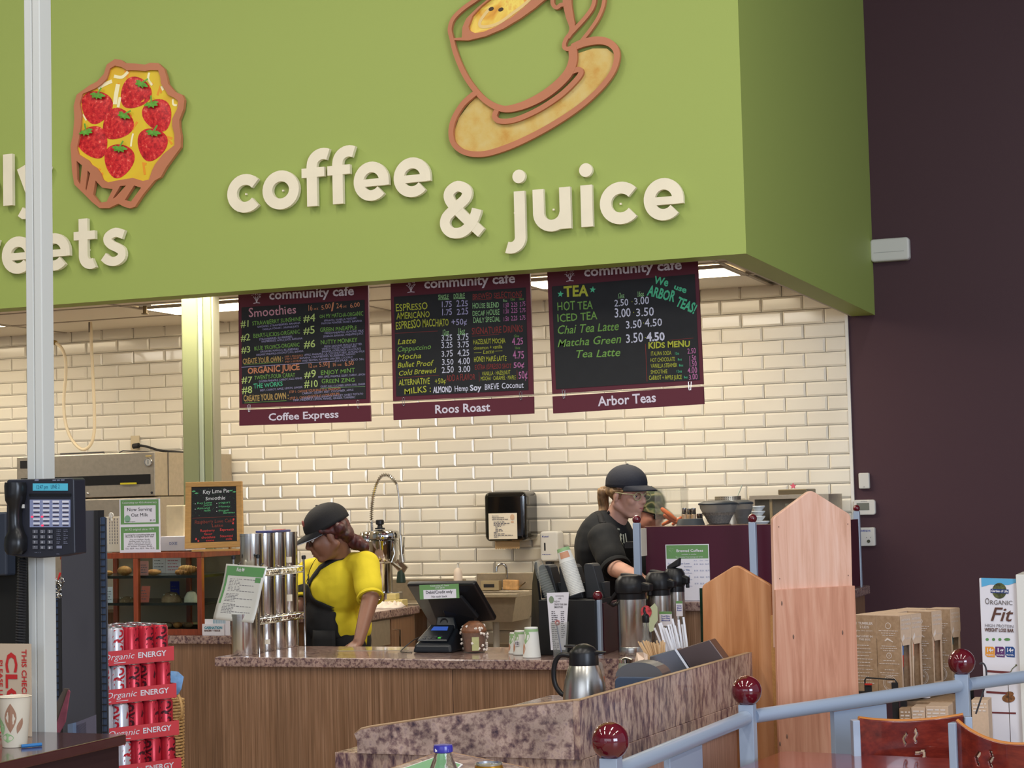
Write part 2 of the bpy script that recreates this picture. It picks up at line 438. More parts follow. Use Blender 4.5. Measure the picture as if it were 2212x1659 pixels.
# kitchen ceiling: grid and tiles
ce = MB().box((-16,YB + .13,ZC + .02),(XS - .13,YW + .05,ZC + .06)).build('ceiling',CEILT); tag(ce,kind='structure')
GX,GY = 1.24,.61
panels = [(-8.46,-7.225),(-6.186,-4.95),(-3.93,-2.70)]
ct = MB().box((-GX / 2 + .012,-.293,0),(GX / 2 - .012,.293,.018)).mesh('ceiling_tile',CEILT)
gx0 = -6.186 - GX * 3
for i in range(8):
    for j in range(5):
        xa = gx0 + i * GX; y0 = 9.995 - (j - 1) * GY - GY
        if y0 < YB + .1: continue
        if j == 1 and i in (1,3,5): continue
        if xa + GX > XS: continue
        o = base('ceiling_tile',ct,ce); o.location = (xa + GX / 2,y0 + GY / 2,ZC + .003)
tb = MB()
for i in range(9):
    x = gx0 + i * GX
    if x < XS - .14: tb.box((x - .012,YB + .14,ZC - .002),(x + .012,YW,ZC + .004))
for j in range(5): tb.box((-16,9.995 - (j - 1) * GY - .012,ZC - .002),(XS - .14,9.995 - (j - 1) * GY + .012,ZC + .0035))
tb.build('ceiling_grid',TBAR,ce)
PANEL = mat('light_diffuser',(255,246,228),.5,emit=9,emitc=(255,236,200))
labs = ['ceiling light panel at far left, beside the pale pole','ceiling light panel seen either side of the green column','ceiling light panel glimpsed between the second and third menu boards']
for i in (1,3,5):
    xa = gx0 + i * GX; t = thing('ceiling_light',labs[i // 2],'ceiling light',(xa + GX / 2,9.8,ZC))
    MB().box((xa + .03,9.60,ZC - .003),(xa + GX - .03,9.975,ZC + .012)).build('diffuser',PANEL,t)
    f = MB(); f.box((xa + .012,9.57,ZC - .004),(xa + GX - .012,9.6,ZC + .014)); f.box((xa + .012,9.975,ZC - .004),(xa + GX - .012,9.99,ZC + .014))
    f.box((xa + .012,9.6,ZC - .004),(xa + .03,9.975,ZC + .014)); f.box((xa + GX - .03,9.6,ZC - .004),(xa + GX - .012,9.975,ZC + .014))
    f.build('frame',TBAR,t)
# unseen area lights just under the kitchen ceiling, behind the bulkhead
for _x in (-7.6,-5.2,-3.1): area('unseen_kitchen_light',(_x,8.75,ZC - .01),(_x,8.75,0),1.0,.5,23,(1,.92,.78))
hc = MB().box((-16,-9,6.4),(6.5,YW,6.5)).build('ceiling_store',mat('store_ceiling',(150,148,142),.9)); tag(hc,kind='structure')
# column behind the bakery case: two pale green shells with seams
t = thing('support_column','pale green square column with vertical seams behind the small chalkboard easel','column',(-5.9,9.1,0))
c0,c1 = AY(394.3,990,9.0),AY(463,990,9.0); c2 = AY(437,990,9.0); cy2 = AX(478,990,c1.x).y
COLM = mat('column_green',(134,138,98),.5,bump=.03)
MB().box((c0.x,9.0,0),(c2.x - .018,cy2,ZC)).build('shell_left',COLM,t,bevel=.012)
MB().box((c2.x - .013,8.99,0),(c2.x + .012,cy2 - .01,ZC)).build('seam_strip',mat('column_seam',(162,170,146),.35),t,bevel=.004)
MB().box((c2.x + .014,9.0,0),(c1.x - .013,cy2,ZC)).build('shell_right',COLM,t,bevel=.006)
MB().box((c1.x - .011,9.008,0),(c1.x,cy2,ZC)).build('corner_strip',mat('column_corner',(142,138,116),.5),t)
# hoses and sprinklers under the ceiling
def sprinkler(u,v,label):
    p = AZ(u,v,ZC); t = thing('sprinkler_head',label,'sprinkler',p)
    MB().cyl(p + Vector((0,0,-.006)),.038,.006,16).build('plate',OFFW,t)
    m = MB().cyl(p + Vector((0,0,-.05)),.012,.044,10); m.cyl(p + Vector((0,0,-.056)),.022,.005,12); m.build('head',mat('brass_dull',(120,104,74),.4,metal=.8),t)
sprinkler(313,659,'ceiling sprinkler head just left of the green column')
Yh = 10.1
t = thing('gas_hose','cream flexible hose hanging in a long loop from the kitchen ceiling','hose',(-6.9,Yh,1.9))
hp = [(195,668),(196,700),(198,760),(202,840),(204,900),(203,935),(196,960),(181,971),(165,962),(150,940),(140,905),(138,860),(142,810),(141,775),(133,752),(120,741)]
MB().tube(spline([AY(u,v,Yh) for u,v in hp],4),.0105,10).build('hose',mat('cream_hose',(224,208,176),.4),t)
BR = mat('brass',(150,126,70),.35,metal=.9)
m = MB(); m.tube([AY(121,741,Yh),AY(112,738,Yh)],.016,8); m.tube([AY(112,736,Yh),AY(112,728,Yh)],.01,8); m.build('valve',BR,t)
m = MB(); m.tube([AY(195,718,Yh),AY(195,668,Yh)],.012,8); m.cyl(AY(195,670,Yh),.02,.02,10); m.build('coupling',mat('grey_fitting',(110,100,92),.5,metal=.6),t)
# ------------------------------------------------------------------ raised signs on the bulkhead
BROWN = mat('sign_brown',(186,118,84),.5,noise=.08,nscale=3)
CREAM = mat('sign_cream',(236,226,200),.5,noise=.04,nscale=8)
SW = .275
def strokes(ch):   # x-height = 1; list of (points, width, closed)
    r = .365
    if ch == 'o': return [(arc(.5,.5,r,0,350,30),SW,True)]
    if ch == 'c': return [(arc(.5,.5,r,40,320,26),SW,False)]
    if ch == 'e': return [([(.865,.375),(.865,.5)] + arc(.5,.5,r,6,318,28),SW,False),([(.15,.465),(.9,.465)],.19,False)]
    if ch == 'f': return [([(.26,0),(.26,1.02)] + arc(.55,1.05,.245 + .04,178,62,10),SW,False),([(0,.87),(.58,.87)],.23,False)]
    if ch == 'j': return [([(.42,1),(.42,-.1)] + arc(.18,-.12,.24,0,-115,10),SW,False),([(.42 + .155 * math.cos(a / 3),1.36 + .155 * math.sin(a / 3)) for a in range(1)],0,True)]
    if ch == 'i': return [([(.14,0),(.14,1)],SW,False)]
    if ch == 'u': return [([(.137,1),(.137,.42)] + arc(.46,.42,.323,184,356,14)[0:],SW,False),([(.79,1),(.79,0)],SW,False)]
    if ch == 'l': return [([(.14,0),(.14,1.4)],SW,False)]
    if ch == 't': return [([(.3,1.32),(.3,.33)] + arc(.53,.33,.23,186,300,10),SW,False),([(0,.87),(.68,.87)],.23,False)]
    if ch == 's': return [([tuple(p) for p in spline([Vector((x,y,0)) for x,y in ((.76,.80),(.5,.88),(.26,.8),(.22,.68),(.34,.56),(.52,.48),(.68,.38),(.68,.22),(.5,.12),(.26,.14),(.08,.26))],4)],.25,False)]
    if ch == 'p': return [(arc(.5,.5,r,0,350,30),SW,True),([(.137,-.4),(.137,1)],SW,False)]
    if ch == 'y': return [([(.13,1),(.53,.02)],SW,False),([(.95,1),(.56,.05),(.48,-.16),(.36,-.27),(.2,-.27),(.1,-.2)],SW,False)]
    if ch == 'w': return [([(.1,1),(.42,.06)],.25,False),([(.38,.06),(.75,.94)],.23,False),([(.73,.94),(1.1,.06)],.23,False),([(1.06,.06),(1.4,1)],.25,False)]
    if ch == '&': return [([tuple(p) for p in spline([Vector((x,y,0)) for x,y in ((1.02,.07),(.80,.30),(.5,.62),(.27,.93),(.27,1.14),(.47,1.26),(.68,1.15),(.66,.95),(.42,.74),(.18,.52),(.15,.3),(.3,.13),(.55,.12),(.76,.28),(.88,.5),(.93,.66))],5)],.25,False)]
def letter(par,ch,u0,u1,zb,U,vb):
    x0 = AY(u0,vb,YB).x; x1 = AY(u1,vb,YB).x; st = strokes(ch)
    xs = [p[0] for pts,w_,c in st if w_ for p in pts]; hw = SW / 2 if ch not in 'ftyw' else (0 if ch in 'ft' else .13)
    lo = min(xs) - hw; hi = max(xs) + hw
    if ch == 'f': lo,hi = 0,.66
    if ch == 't': lo,hi = 0,.78
    if ch == '&': lo,hi = .02,1.12
    if ch == 'j': lo,hi = -.06,.56
    k = (x1 - x0) / (hi - lo); m = MB(); off = Vector((0,-.022,0)); y = YB - .012
    def Q(p): return Vector((x0 + (p[0] - lo) * k,y,zb + p[1] * U))
    n = 0
    for pts,w_,cl in st:
        if w_: m.ribbon([Q(p) for p in pts],w_ * (U + k) / 2,off + Vector((0,-.0004 * n,0)),cl)
        n += 1
    if ch in 'ij':
        cx = .42 if ch == 'j' else .14; c = Q((cx,1.36)); m.prism([c + Vector((math.cos(a * PI / 12),0,math.sin(a * PI / 12))) * .165 * U for a in range(24)],off)
    for px in ((.3,.5),): m.box(Q(((lo + hi) / 2,.5)) + Vector((-.004,0,-.004)),Q(((lo + hi) / 2,.5)) + Vector((.004,.012,.004)))
    return m.build('letter',CREAM,par)
t = thing('wall_lettering','raised cream lettering coffee & juice on the green bulkhead','sign',AY(1000,470,YB))
zb = AY(694,446.6,YB).z; U = (AY(614,371,YB).z - AY(614,455,YB).z) * .985
for ch,a,b,v in (('c',499,570,459),('o',575,654,453),('f',660,715.5,447),('f',715.5,771,443),('e',772,850,435),('e',858,940,428)): letter(t,ch,a,b,zb,U,v)
zb2 = AY(1274,492,YB).z; U2 = AY(1274,402,YB).z - zb2
for ch,a,b,v in (('&',957.6,1054.5,510),('j',1088,1141.5,500),('u',1157.8,1239.7,495),('i',1260.6,1287,492),('c',1302,1385,484),('e',1397,1485,474)): letter(t,ch,a,b,zb2,U2,v)
t = thing('wall_lettering','raised cream lettering ending in -ply sweets, cut off at the left beside the tart sign','sign',AY(100,530,YB))
zb3 = AY(26,446,YB).z; U3 = (AY(26,335.3,YB).z - zb3) / 1.4
for ch,a,b,v in (('p',-70,4,450),('l',15.4,36.9,446),('y',44,119,440)): letter(t,ch,a,b,zb3,U3,v)
zb4 = AY(195,580.5,YB).z
for ch,a,b,v in (('s',-160,-104,605),('w',-100,9,600),('e',13.3,85,592),('e',91,162,585),('t',168.5,221,581),('s',223.4,284.5,577)): letter(t,ch,a,b,zb4,U3,v)

from mathutils.geometry import tessellate_polygon
def holed(mb,outer,holes,off):
    L = [[Vector(p) for p in outer]] + [[Vector(p) for p in h] for h in holes]; off = Vector(off)
    flat = [p for l in L for p in l]; tris = tessellate_polygon(L); n = len(flat)
    fs = []
    for a,b,c in tris:
        nn = (flat[b] - flat[a]).cross(flat[c] - flat[a])
        if nn.dot(off) < 0: a,b,c = a,c,b
        fs.append((n + a,n + b,n + c)); fs.append((c,b,a))
    i = 0
    for l in L:
        k = len(l)
        for j in range(k): fs.append((i + j,i + (j + 1) % k,n + i + (j + 1) % k,n + i + j))
        i += k
    mb.add(flat + [p + off for p in flat],fs)
TS = lambda x,y,d=0: AY(x / 4.61 + 130,y / 4.61 + 110,YB) + Vector((0,-d,0))
t = thing('tart_sign','cut-out wall sign of a fruit tart with seven strawberries on green bulkhead','sign',TS(700,900))
fillp = [(580,160),(640,172),(700,205),(790,205),(880,215),(930,202),(1010,205),(1030,260),(1040,340),(1080,400),(1110,450),(1170,480),(1210,510),(1200,590),(1150,690),(1150,760),(1172,840),(1172,950),(1060,1040),(980,1140),(950,1200),(920,1290),(860,1305),(760,1275),(660,1290),(590,1302),(510,1320),(460,1290),(440,1230),(400,1175),(345,1140),(320,1100),(220,1040),(203,980),(225,880),(242,760),(250,640),(230,540),(260,440),(380,390),(440,350),(500,290),(530,190)]
outp = [(580,95),(640,102),(690,135),(790,140),(880,150),(930,132),(1010,135),(1070,190),(1095,270),(1110,340),(1180,420),(1250,450),(1272,500),(1262,590),(1220,700),(1222,770),(1238,860),(1235,970),(1140,1100),(1090,1170),(1035,1268),(975,1300),(860,1440),(780,1560),(730,1578),(670,1560),(615,1530),(520,1575),(430,1575),(350,1510),(250,1410),(178,1340),(155,1200),(147,1060),(140,950),(165,850),(178,690),(172,560),(200,450),(330,355),(400,320),(470,245),(500,150)]
holes = [[(200,1105),(255,1150),(235,1340),(207,1290)],[(310,1200),(335,1230),(298,1400),(288,1385)],[(388,1300),(455,1372),(560,1385),(500,1510),(430,1520),(365,1440)],[(632,1355),(692,1350),(585,1468),(560,1480)],[(772,1350),(842,1372),(740,1510),(680,1492)]]
m = MB(); holed(m,[TS(*p,.012) for p in outp],[[TS(*q,.012) for q in h] for h in [fillp] + holes],(0,-.02,0)); m.build('outline',BROWN,t)
FILL = ramp_mat('tart_filling',[(.30,(214,150,30)),(.46,(226,196,40)),(.60,(222,182,44)),(.66,(236,150,40)),(.72,(228,96,36))],2.2,2,.4,distort=.8)
m = MB(); m.prism([TS(*p,.008) for p in fillp],(0,-.012,0)); m.build('filling',FILL,t)
GL = mat('glaze_highlight',(246,236,190),.4); m = MB()
for pts,w_ in (([(400,380),(470,340),(540,310)],40),([(560,260),(640,270),(700,215)],34),([(600,340),(580,450),(570,540)],52),([(910,225),(900,290),(940,350)],26),([(1030,360),(1050,400)],26),([(1145,490),(1150,540),(1185,550)],22),([(750,830),(735,900),(728,960)],22),([(620,470),(600,570)],34),([(250,640),(285,700)],16)):
    m.ribbon(spline([TS(*p,.0205) for p in pts],4),w_ / 4.61 * .0021,(0,-.0008,0))
m.build('glaze',GL,t,kind='stuff')
m = MB()
for p in [(600,330),(690,250),(950,290),(1010,420),(860,480),(700,620),(760,760),(1110,880),(860,1180),(420,1200)]:
    c = TS(*p,.0203); m.ribbon([c + Vector((R.uniform(-.02,.02),0,R.uniform(-.03,.03))) for _ in range(3)],.012,(0,-.0006,0))
m.build('fruit_pieces',mat('fruit_orange',(232,150,40),.4),t,kind='stuff')
BERRY = ramp_mat('strawberry_red',[(.3,(150,16,24)),(.5,(206,34,40)),(.62,(220,60,52)),(.72,(240,130,110))],60,3,.35)
LEAF = mat('leaf_green',(96,160,52),.5,noise=.2,nscale=40)
for cx,cy,L_,W_,an in ((765,435,330,290,40),(385,575,330,300,12),(588,745,330,290,42),(360,925,330,290,-28),(998,655,330,280,-22),(935,945,330,290,14),(608,1108,340,290,10)):
    an = math.radians(an); pts = []
    for i in range(30):
        a = 2 * PI * i / 30; yy = math.cos(a); wd = math.sin(a) * (.5 + .09 * yy) if yy > -1 else 0
        px,py = wd * W_ * (1 + .12 * yy),yy * .5 * L_
        pts.append((cx + px * math.cos(an) + py * math.sin(an),cy + px * math.sin(an) - py * math.cos(an)))
    b = base('strawberry',None,t); bpy.data.objects.remove(b)
    m = MB(); P = [TS(*p,.021) for p in pts]; c = TS(cx,cy,.034); n = len(P)
    ring2 = [c.lerp(p,.72) + Vector((0,.004,0)) for p in P]
    m.add(P + ring2 + [c],[(i,(i + 1) % n,n + (i + 1) % n,n + i) for i in range(n)] + [(n + i,n + (i + 1) % n,2 * n) for i in range(n)],True)
    b = m.build('strawberry',BERRY,t)
    m = MB(); top = (cx + .40 * L_ * math.sin(an),cy - .40 * L_ * math.cos(an))
    for k in range(5):
        a = an + math.radians(-80 + k * 40); l = 70
        e = (top[0] - l * math.sin(a) * 1.1 + 20 * math.sin(an),top[1] + l * math.cos(a) * .7)
        m.ribbon([TS(*top,.036),TS((top[0] + e[0]) / 2,(top[1] + e[1]) / 2,.037),TS(*e,.034)],[.006,.019,.004],(0,-.001,0))
    m.ribbon([TS(*top,.036),TS(top[0] + 75 * math.sin(an + .3),top[1] - 75 * math.cos(an + .3),.034)],.008,(0,-.001,0))
    m.build('leaves',LEAF,b)
CS = lambda x,y,d=0: AY(x / 5.267 + 960,y / 5.267,YB) + Vector((0,-d,0))
PXW = (AY(1200,200,YB) - AY(1100,200,YB)).length / 100 / 5.267
t = thing('coffee_cup_sign','cut-out wall sign of a brown outlined coffee cup on a tilted saucer','sign',CS(1000,1500))
m = MB()
def rb(pts,w_,d=.012,closed=False,n=5,mb=None):
    P = spline([CS(x,y,d) for x,y in pts],n,closed); (mb or m).ribbon(P,w_ * PXW,(0,-.02,0),closed)
def rbv(pts,ws,d=.012,n=5):
    P = spline([CS(x,y,d) for x,y in pts],n); q = []
    for i in range(len(P)):
        f = i / (len(P) - 1) * (len(ws) - 1); a = int(min(f,len(ws) - 2)); q.append((ws[a] + (ws[a + 1] - ws[a]) * (f - a)) * PXW)
    m.ribbon(P,q,(0,-.02,0))
rbv([(1440,0),(1455,-200),(1450,-380),(1300,-480),(1000,-420),(700,-230),(420,-10),(250,110),(130,230),(92,350),(115,460),(150,600),(215,770),(300,930),(420,1085),(520,1175),(640,1238),(760,1255),(950,1205),(1150,1105),(1320,975),(1440,840),(1490,700),(1485,560)],[60,50,45,45,45,50,58,60,70,95,100,90])
holed(m,[CS(x,y,.0125) for x,y in [(140,475),(300,478),(500,430),(700,345),(900,225),(1060,110),(1215,-20),(1320,-160),(1340,-300),(1260,-380),(1100,-360),(900,-270),(700,-130),(560,-20),(400,110),(280,230),(235,330),(230,445),(140,450)]],
      [[CS(x,y,.0125) for x,y in [(305,320),(315,365),(380,395),(480,380),(620,320),(800,210),(950,90),(1060,-20),(1180,-170),(1215,-280),(1150,-310),(1000,-260),(800,-150),(590,-20),(450,90),(350,200)]]],(0,-.02,0))
rb([(1270,-80),(1255,50),(1300,105),(1350,75),(1400,70)],42,.0118)
rbv([(1420,-80),(1425,60),(1450,200),(1480,340),(1430,450)],[110,95,85,60,40],.0116)
rb([(1500,-300),(1660,-250),(1730,-100),(1722,70),(1640,205),(1500,360),(1415,455),(1388,545),(1430,575),(1500,545)],44,.0122)
rb([(1500,-400),(1740,-320),(1840,-120),(1835,60),(1780,210),(1690,350),(1580,490)],38,.0114)
rbv([(1480,560),(1600,508),(1760,478),(1890,500),(1975,580),(1985,700),(1930,850),(1790,1030),(1560,1235),(1250,1440),(950,1600),(700,1705),(480,1765),(290,1755),(160,1680),(108,1560),(130,1390),(240,1200),(400,1060)],[80,85,70,60,55,60,65,60,55,60,60],.0126)
rb([(625,1265),(600,1340),(660,1392),(830,1378),(1080,1272),(1330,1112),(1500,955),(1580,850),(1555,808),(1480,830)],56,.0124)
m.build('outline',BROWN,t)
m = MB().prism([CS(x,y,.006) for x,y in [(1535,615),(1700,560),(1860,560),(1960,640),(1965,730),(1880,900),(1700,1090),(1480,1260),(1200,1440),(900,1600),(600,1730),(300,1745),(150,1650),(130,1500),(180,1350),(300,1190),(420,1080),(620,1270),(590,1370),(640,1400),(820,1385),(1100,1275),(1400,1070),(1570,900),(1580,830),(1500,790)]],(0,-.01,0))
m.build('saucer_print',ramp_mat('saucer_print',[(.3,(196,142,52)),(.5,(206,176,96)),(.65,(208,186,118)),(.8,(190,130,50))],9,8,.5),t)
m = MB().prism([CS(x,y,.006) for x,y in [(290,320),(300,375),(380,410),(480,395),(620,335),(800,225),(960,100),(1075,-20),(1195,-170),(1225,-290),(1150,-325),(1000,-275),(800,-165),(580,-30),(440,80),(335,200)]],(0,-.01,0))
cf = m.build('coffee_print',ramp_mat('coffee_print',[(.3,(190,96,20)),(.45,(226,168,52)),(.58,(240,214,96)),(.72,(214,118,30))],5,3,.4,distort=1.2),t)
m = MB(); rb([(545,95),(470,180),(420,260),(430,310),(520,310),(640,270),(780,170),(950,40),(1100,-120)],34,-.003,mb=m); m.build('foam_swirl',mat('foam_cream',(226,196,130),.5),cf)
m = MB()
for x,y in ((548,112),(658,118)): m.prism([CS(x + 30 * math.cos(a * PI / 8) ,y - 22 * math.sin(a * PI / 8 ) - 8 * math.cos(a * PI / 8),.0165) for a in range(16)],(0,-.0008,0))
m.build('coffee_beans',mat('bean_dark',(60,40,20),.5),cf,kind='stuff')

# ------------------------------------------------------------------ the three hanging menu boards
YM = 7.93
C_ = dict(y=(176,180,62),g=(118,162,78),m=(84,190,142),l=(166,160,196),s=(196,128,92),r=(132,54,50),p=(186,112,160),w=(206,206,222),k=(196,140,150),n=(184,204,120),a=(172,142,84),t=(150,196,134),d=(142,132,164))
def chalk(c): return mat('chalk_' + c,C_[c],.85)
def board(label,org,sc,BL,BR,texts,head,plq,top,lines,tree,extra=None):
    Z = lambda x,y: AY(x / sc + org[0],y / sc + org[1],YM)
    bl,br = Z(*BL),Z(*BR); ex = (br - bl).normalized(); ez = Vector((-ex.z,0,ex.x)); W = (br - bl).length; H = 1.0 * W
    t = thing('menu_board',label,'menu board',(bl + br) / 2)
    P = lambda x,y,d=0: bl + ex * x + ez * y + Vector((0,-d,0))
    mm = lambda x,y: ((Z(x,y) - bl).dot(ex),(Z(x,y) - bl).dot(ez))
    MB().prism([P(0,0),P(W,0),P(W,H),P(0,H)],(0,.012,0)).build('frame',SIGNM,t)
    (x0,y0),(x1,y1) = mm(*top[0]),mm(*top[1])
    MB().prism([P(x0,y0,.0005),P(x1,y0,.0005),P(x1,y1,.0005),P(x0,y1,.0005)],(0,-.002,0)).build('chalkboard',BOARD,t)
    # header
    def put(mb,s_,a,b,h,wt=0,jit=0,sh=0,o=.003):
        A = mm(*a); B = mm(*b); d = (Vector((B[0] - A[0],0,B[1] - A[1])))
        e1 = (ex * d.x + ez * d.z).normalized(); e2 = Vector((-e1.z,0,e1.x)); q = P(A[0],A[1],o); q.y = YM - o
        mb.text(s_,q,e1,e2,h / sc * PXU,width=d.length,wt=wt,jit=jit,off=.0004,shear=sh)
    PXU = (Z(800,900) - Z(800,800)).length / 100 * sc
    m = MB(); put(m,'community cafe',*head,96,wt=.022); m.build('header_lettering',LETG,t)
    m = MB(); cx,cy = mm(*tree); u_ = 100 / sc * PXU
    for a in range(26):
        an = R.uniform(0,2 * PI); rr = math.sqrt(R.random()) * .62; q = P(cx + rr * u_ * math.cos(an),cy + u_ * (.85 + .45 * rr / .62 * math.sin(an)),.001); m.ribbon([q,q + ex * u_ * R.uniform(.05,.12) + ez * u_ * R.uniform(-.06,.1)],u_ * .045,(0,-.0006,0))
    for k in (-1,-.4,.4,1): m.ribbon([P(cx,cy,.001),P(cx + k * u_ * .12,cy + u_ * .35,.001),P(cx + k * u_ * .42,cy + u_ * .75,.001)],u_ * .05,(0,-.0006,0))
    m.ribbon([P(cx - u_ * .4,cy - u_ * .02,.001),P(cx,cy + u_ * .04,.001),P(cx + u_ * .4,cy - u_ * .02,.001)],u_ * .07,(0,-.0006,0)); m.build('tree_emblem',LETG,t)
    by = {}
    for it in texts:
        c,s_,xa,ya,xb,yb,h = it[:7]; o = it[7] if len(it) > 7 else ''
        mb = by.setdefault(c,MB()); big = 'b' in o
        put(mb,s_,(xa,ya),(xb,yb),h,wt=.03 if big else (.008 if h > 40 else 0),jit=.09 if h > 40 else .05,sh=.25 if 'i' in o else 0)
    for c,x0_,y0_,x1_,y1_,w_ in lines:
        mb = by.setdefault(c,MB()); q0,q1 = mm(x0_,y0_),mm(x1_,y1_); mb.ribbon([P(*q0,.003),P(*q1,.003)],w_ / sc * PXU,(0,-.0004,0))
    if extra: extra(by,P,mm,sc,PXU)
    names = dict(y='yellow',g='green',m='mint',l='lilac',s='salmon',r='dull red',p='pink',w='white',k='dusty pink',n='pale lime',a='ochre',t='pale green',d='faint lilac')
    for c,mb in by.items(): mb.build('chalk_lettering',chalk(c),t,label=names[c] + ' chalk lettering',kind='stuff')
    # plaque on wire links
    (a,b),(s_,ta,tb,h) = plq
    p0,p1,p2,p3 = Z(*a[0]),Z(*a[1]),Z(*b[1]),Z(*b[0])
    q = MB().prism([p0,p1,p2,p3],(0,.012,0)).build('plaque',SIGNM,t)
    m = MB(); put(m,s_,ta,tb,h,wt=.02,o=.0012); m.build('plaque_lettering',LETG,q,kind='stuff')
    m = MB()
    for f in (.08,.915):
        a_ = p0.lerp(p1,f) + Vector((0,-.004,-.012)); b_ = P(W * f,.014,.004)
        for dx in (-.004,.004): m.tube([a_ + Vector((dx,0,0)),b_ + Vector((dx * 1.6,0,0))],.0009,5)
        m.sph(a_,.0028,8,5); m.sph(b_,.0028,8,5)
    m.build('wire_links',CHROME,t,kind='stuff')
    m = MB()
    for f in (.15,.85): m.tube([P(W * f,H),P(W * f,1.6)],.0015,5)
    return t
B1 = [('k','Smoothies',190,430,710,385,92),('s','16',830,360,885,356,58),('s','oz',897,352,948,346,28),('s','5.00',980,350,1085,330,50),('s','/',1085,365,1145,345,90),('s','24',1142,335,1205,330,52),('s','oz',1212,325,1255,320,28),('s','6.00',1292,330,1400,310,50)]
for n_,x,y,x2,y2 in (('#1',105,537,205,530),('#2',105,687,210,678),('#3',110,817,215,808),('#4',785,478,915,472),('#5',785,610,915,605),('#6',790,758,915,752),('#7',115,1145,230,1140),('#8',118,1257,230,1250),('#9',795,1085,925,1080),('#10',795,1190,945,1185)): B1.append(('n',n_,x,y,x2,y2,74))
for s_,x,y,x2,y2 in (('STRAWBERRY SUNSHINE',230,520,760,465),('BERRY-LICIOS-ORGANIC',240,655,750,605),('BLUE TROPICS-ORGANIC',250,790,745,745),('OH MY MATCHA-ORGANIC',960,442,1435,410),('GREEN PINEAPPLE',965,590,1365,560),('NUTTY MONKEY',972,725,1370,695),('TWENTY-FOUR CARAT',252,1108,695,1075),('ENJOY MINT',972,1055,1345,1025),('GREEN ZING',980,1148,1345,1130)): B1.append(('g',s_,x,y,x2,y2,43))
B1.append(('m','THE WORKS',245,1205,562,1172,48))
for s_,x,y,x2,y2 in (('ORGANIC STRAWBERRIES, BANANA',285,545,750,500),('VANILLA YOGURT, ORANGE JUICE',340,572,735,537),('STRAWBERRIES, BLUEBERRIES,',305,682,670,648),('RASPBERRIES, APPLE JUICE, BANANA',330,705,775,668),('ORGANIC MANGO, BLUEBERRIES',315,814,735,782),('ORGANIC PINEAPPLE-COCONUT JUICE, BANANA',272,850,785,806),('SPINACH, VANILLA YOGURT,',1008,478,1370,450),('MATCHA POWDER, HONEY, BANANA',980,508,1420,478),('FRESH PINEAPPLE, ALMOND MILK',1015,615,1440,585),('SPINACH, BANANA, PINEAPPLE JUICE',1000,650,1435,615),('FRESH GROUND PEANUT BUTTER',1010,758,1420,730),('VANILLA YOGURT, ALMOND MILK,',985,785,1370,757),('BANANA, HOME-MADE CHOCOLATE',985,812,1410,782),('APPLE, PINEAPPLE, OJ, COCONUT MILK, ALMOND MILK',795,850,1450,808),('BANANA, STRAWBERRIES, BLUEBERRIES, MANGO',745,885,1350,838),('WHEY PROTEIN, FLAXSEED, CHIA SEED, COCONUT',770,915,1320,872),('EXTRAS - ADD 50c',1130,915,1445,892),('GOLDEN PINEAPPLE, CARROT, KALE, FENNEL',300,1138,775,1100),('BEET, CARROT, APPLE, LEMON, GINGER',315,1235,775,1197),('MINT, APPLE, PINEAPPLE, CELERY, CARROT, LEMON',945,1090,1455,1060),('CELERY, KALE, CUCUMBER, LEMON, BASIL, GINGER',970,1193,1455,1165),('CARROT, CELERY, BEET, CUCUMBER, APPLE',770,1268,1330,1228),('CABBAGE, KALE, SPINACH, PARSLEY, SWEET POTATO',770,1318,1435,1270),('MINT, PINEAPPLE, LEMON, FENNEL, GINGER, TURMERIC',675,1342,1350,1307)): B1.append(('l',s_,x,y,x2,y2,21))
for s_,x,y,x2,y2,h in (('STEP 1: MILK/JUICE',580,868,780,852,18),('STEP 2: FRUIT',585,893,740,882,18),('STEP 3: EXTRAS',585,925,760,910,18),('STEP 1- CHOOSE YOUR BASE (3 oz. MAXIMUM)',630,1255,1190,1215,26),('STEP 2- CHOOSE EXTRAS (3 MAXIMUM)',635,1325,1180,1272,26),('12',835,978,880,975,45),('oz',888,975,935,970,26),('5.50',958,968,1050,955,45),('/',1058,980,1092,965,60),('16',1100,965,1142,960,42),('oz',1155,958,1200,952,26),('6.50',1235,962,1335,945,45)): B1.append(('s',s_,x,y,x2,y2,h))
B1 += [('a','CREATE YOUR OWN :',125,935,565,908,56,'b'),('a','CREATE YOUR OWN :',135,1345,625,1315,62,'b'),('s','ORGANIC JUICE',180,1045,745,1000,64,'b')]
board('hanging maroon chalkboard menu of smoothies above a Coffee Express plaque',(500,600),5.028,(85,1415),(1500,1360),B1,((410,237),(1335,187)),
      (([(85,1435),(1505,1385)],[(85,1607),(1511,1560)]),('Coffee Express',(402,1552),(1168,1517),76)),((120,1368),(1447,240)),
      [('l',112,973,1130,905,5),('g',140,945,545,915,4),('g',145,1360,600,1335,4),('t',970,1200,1455,1180,3)],(275,275))
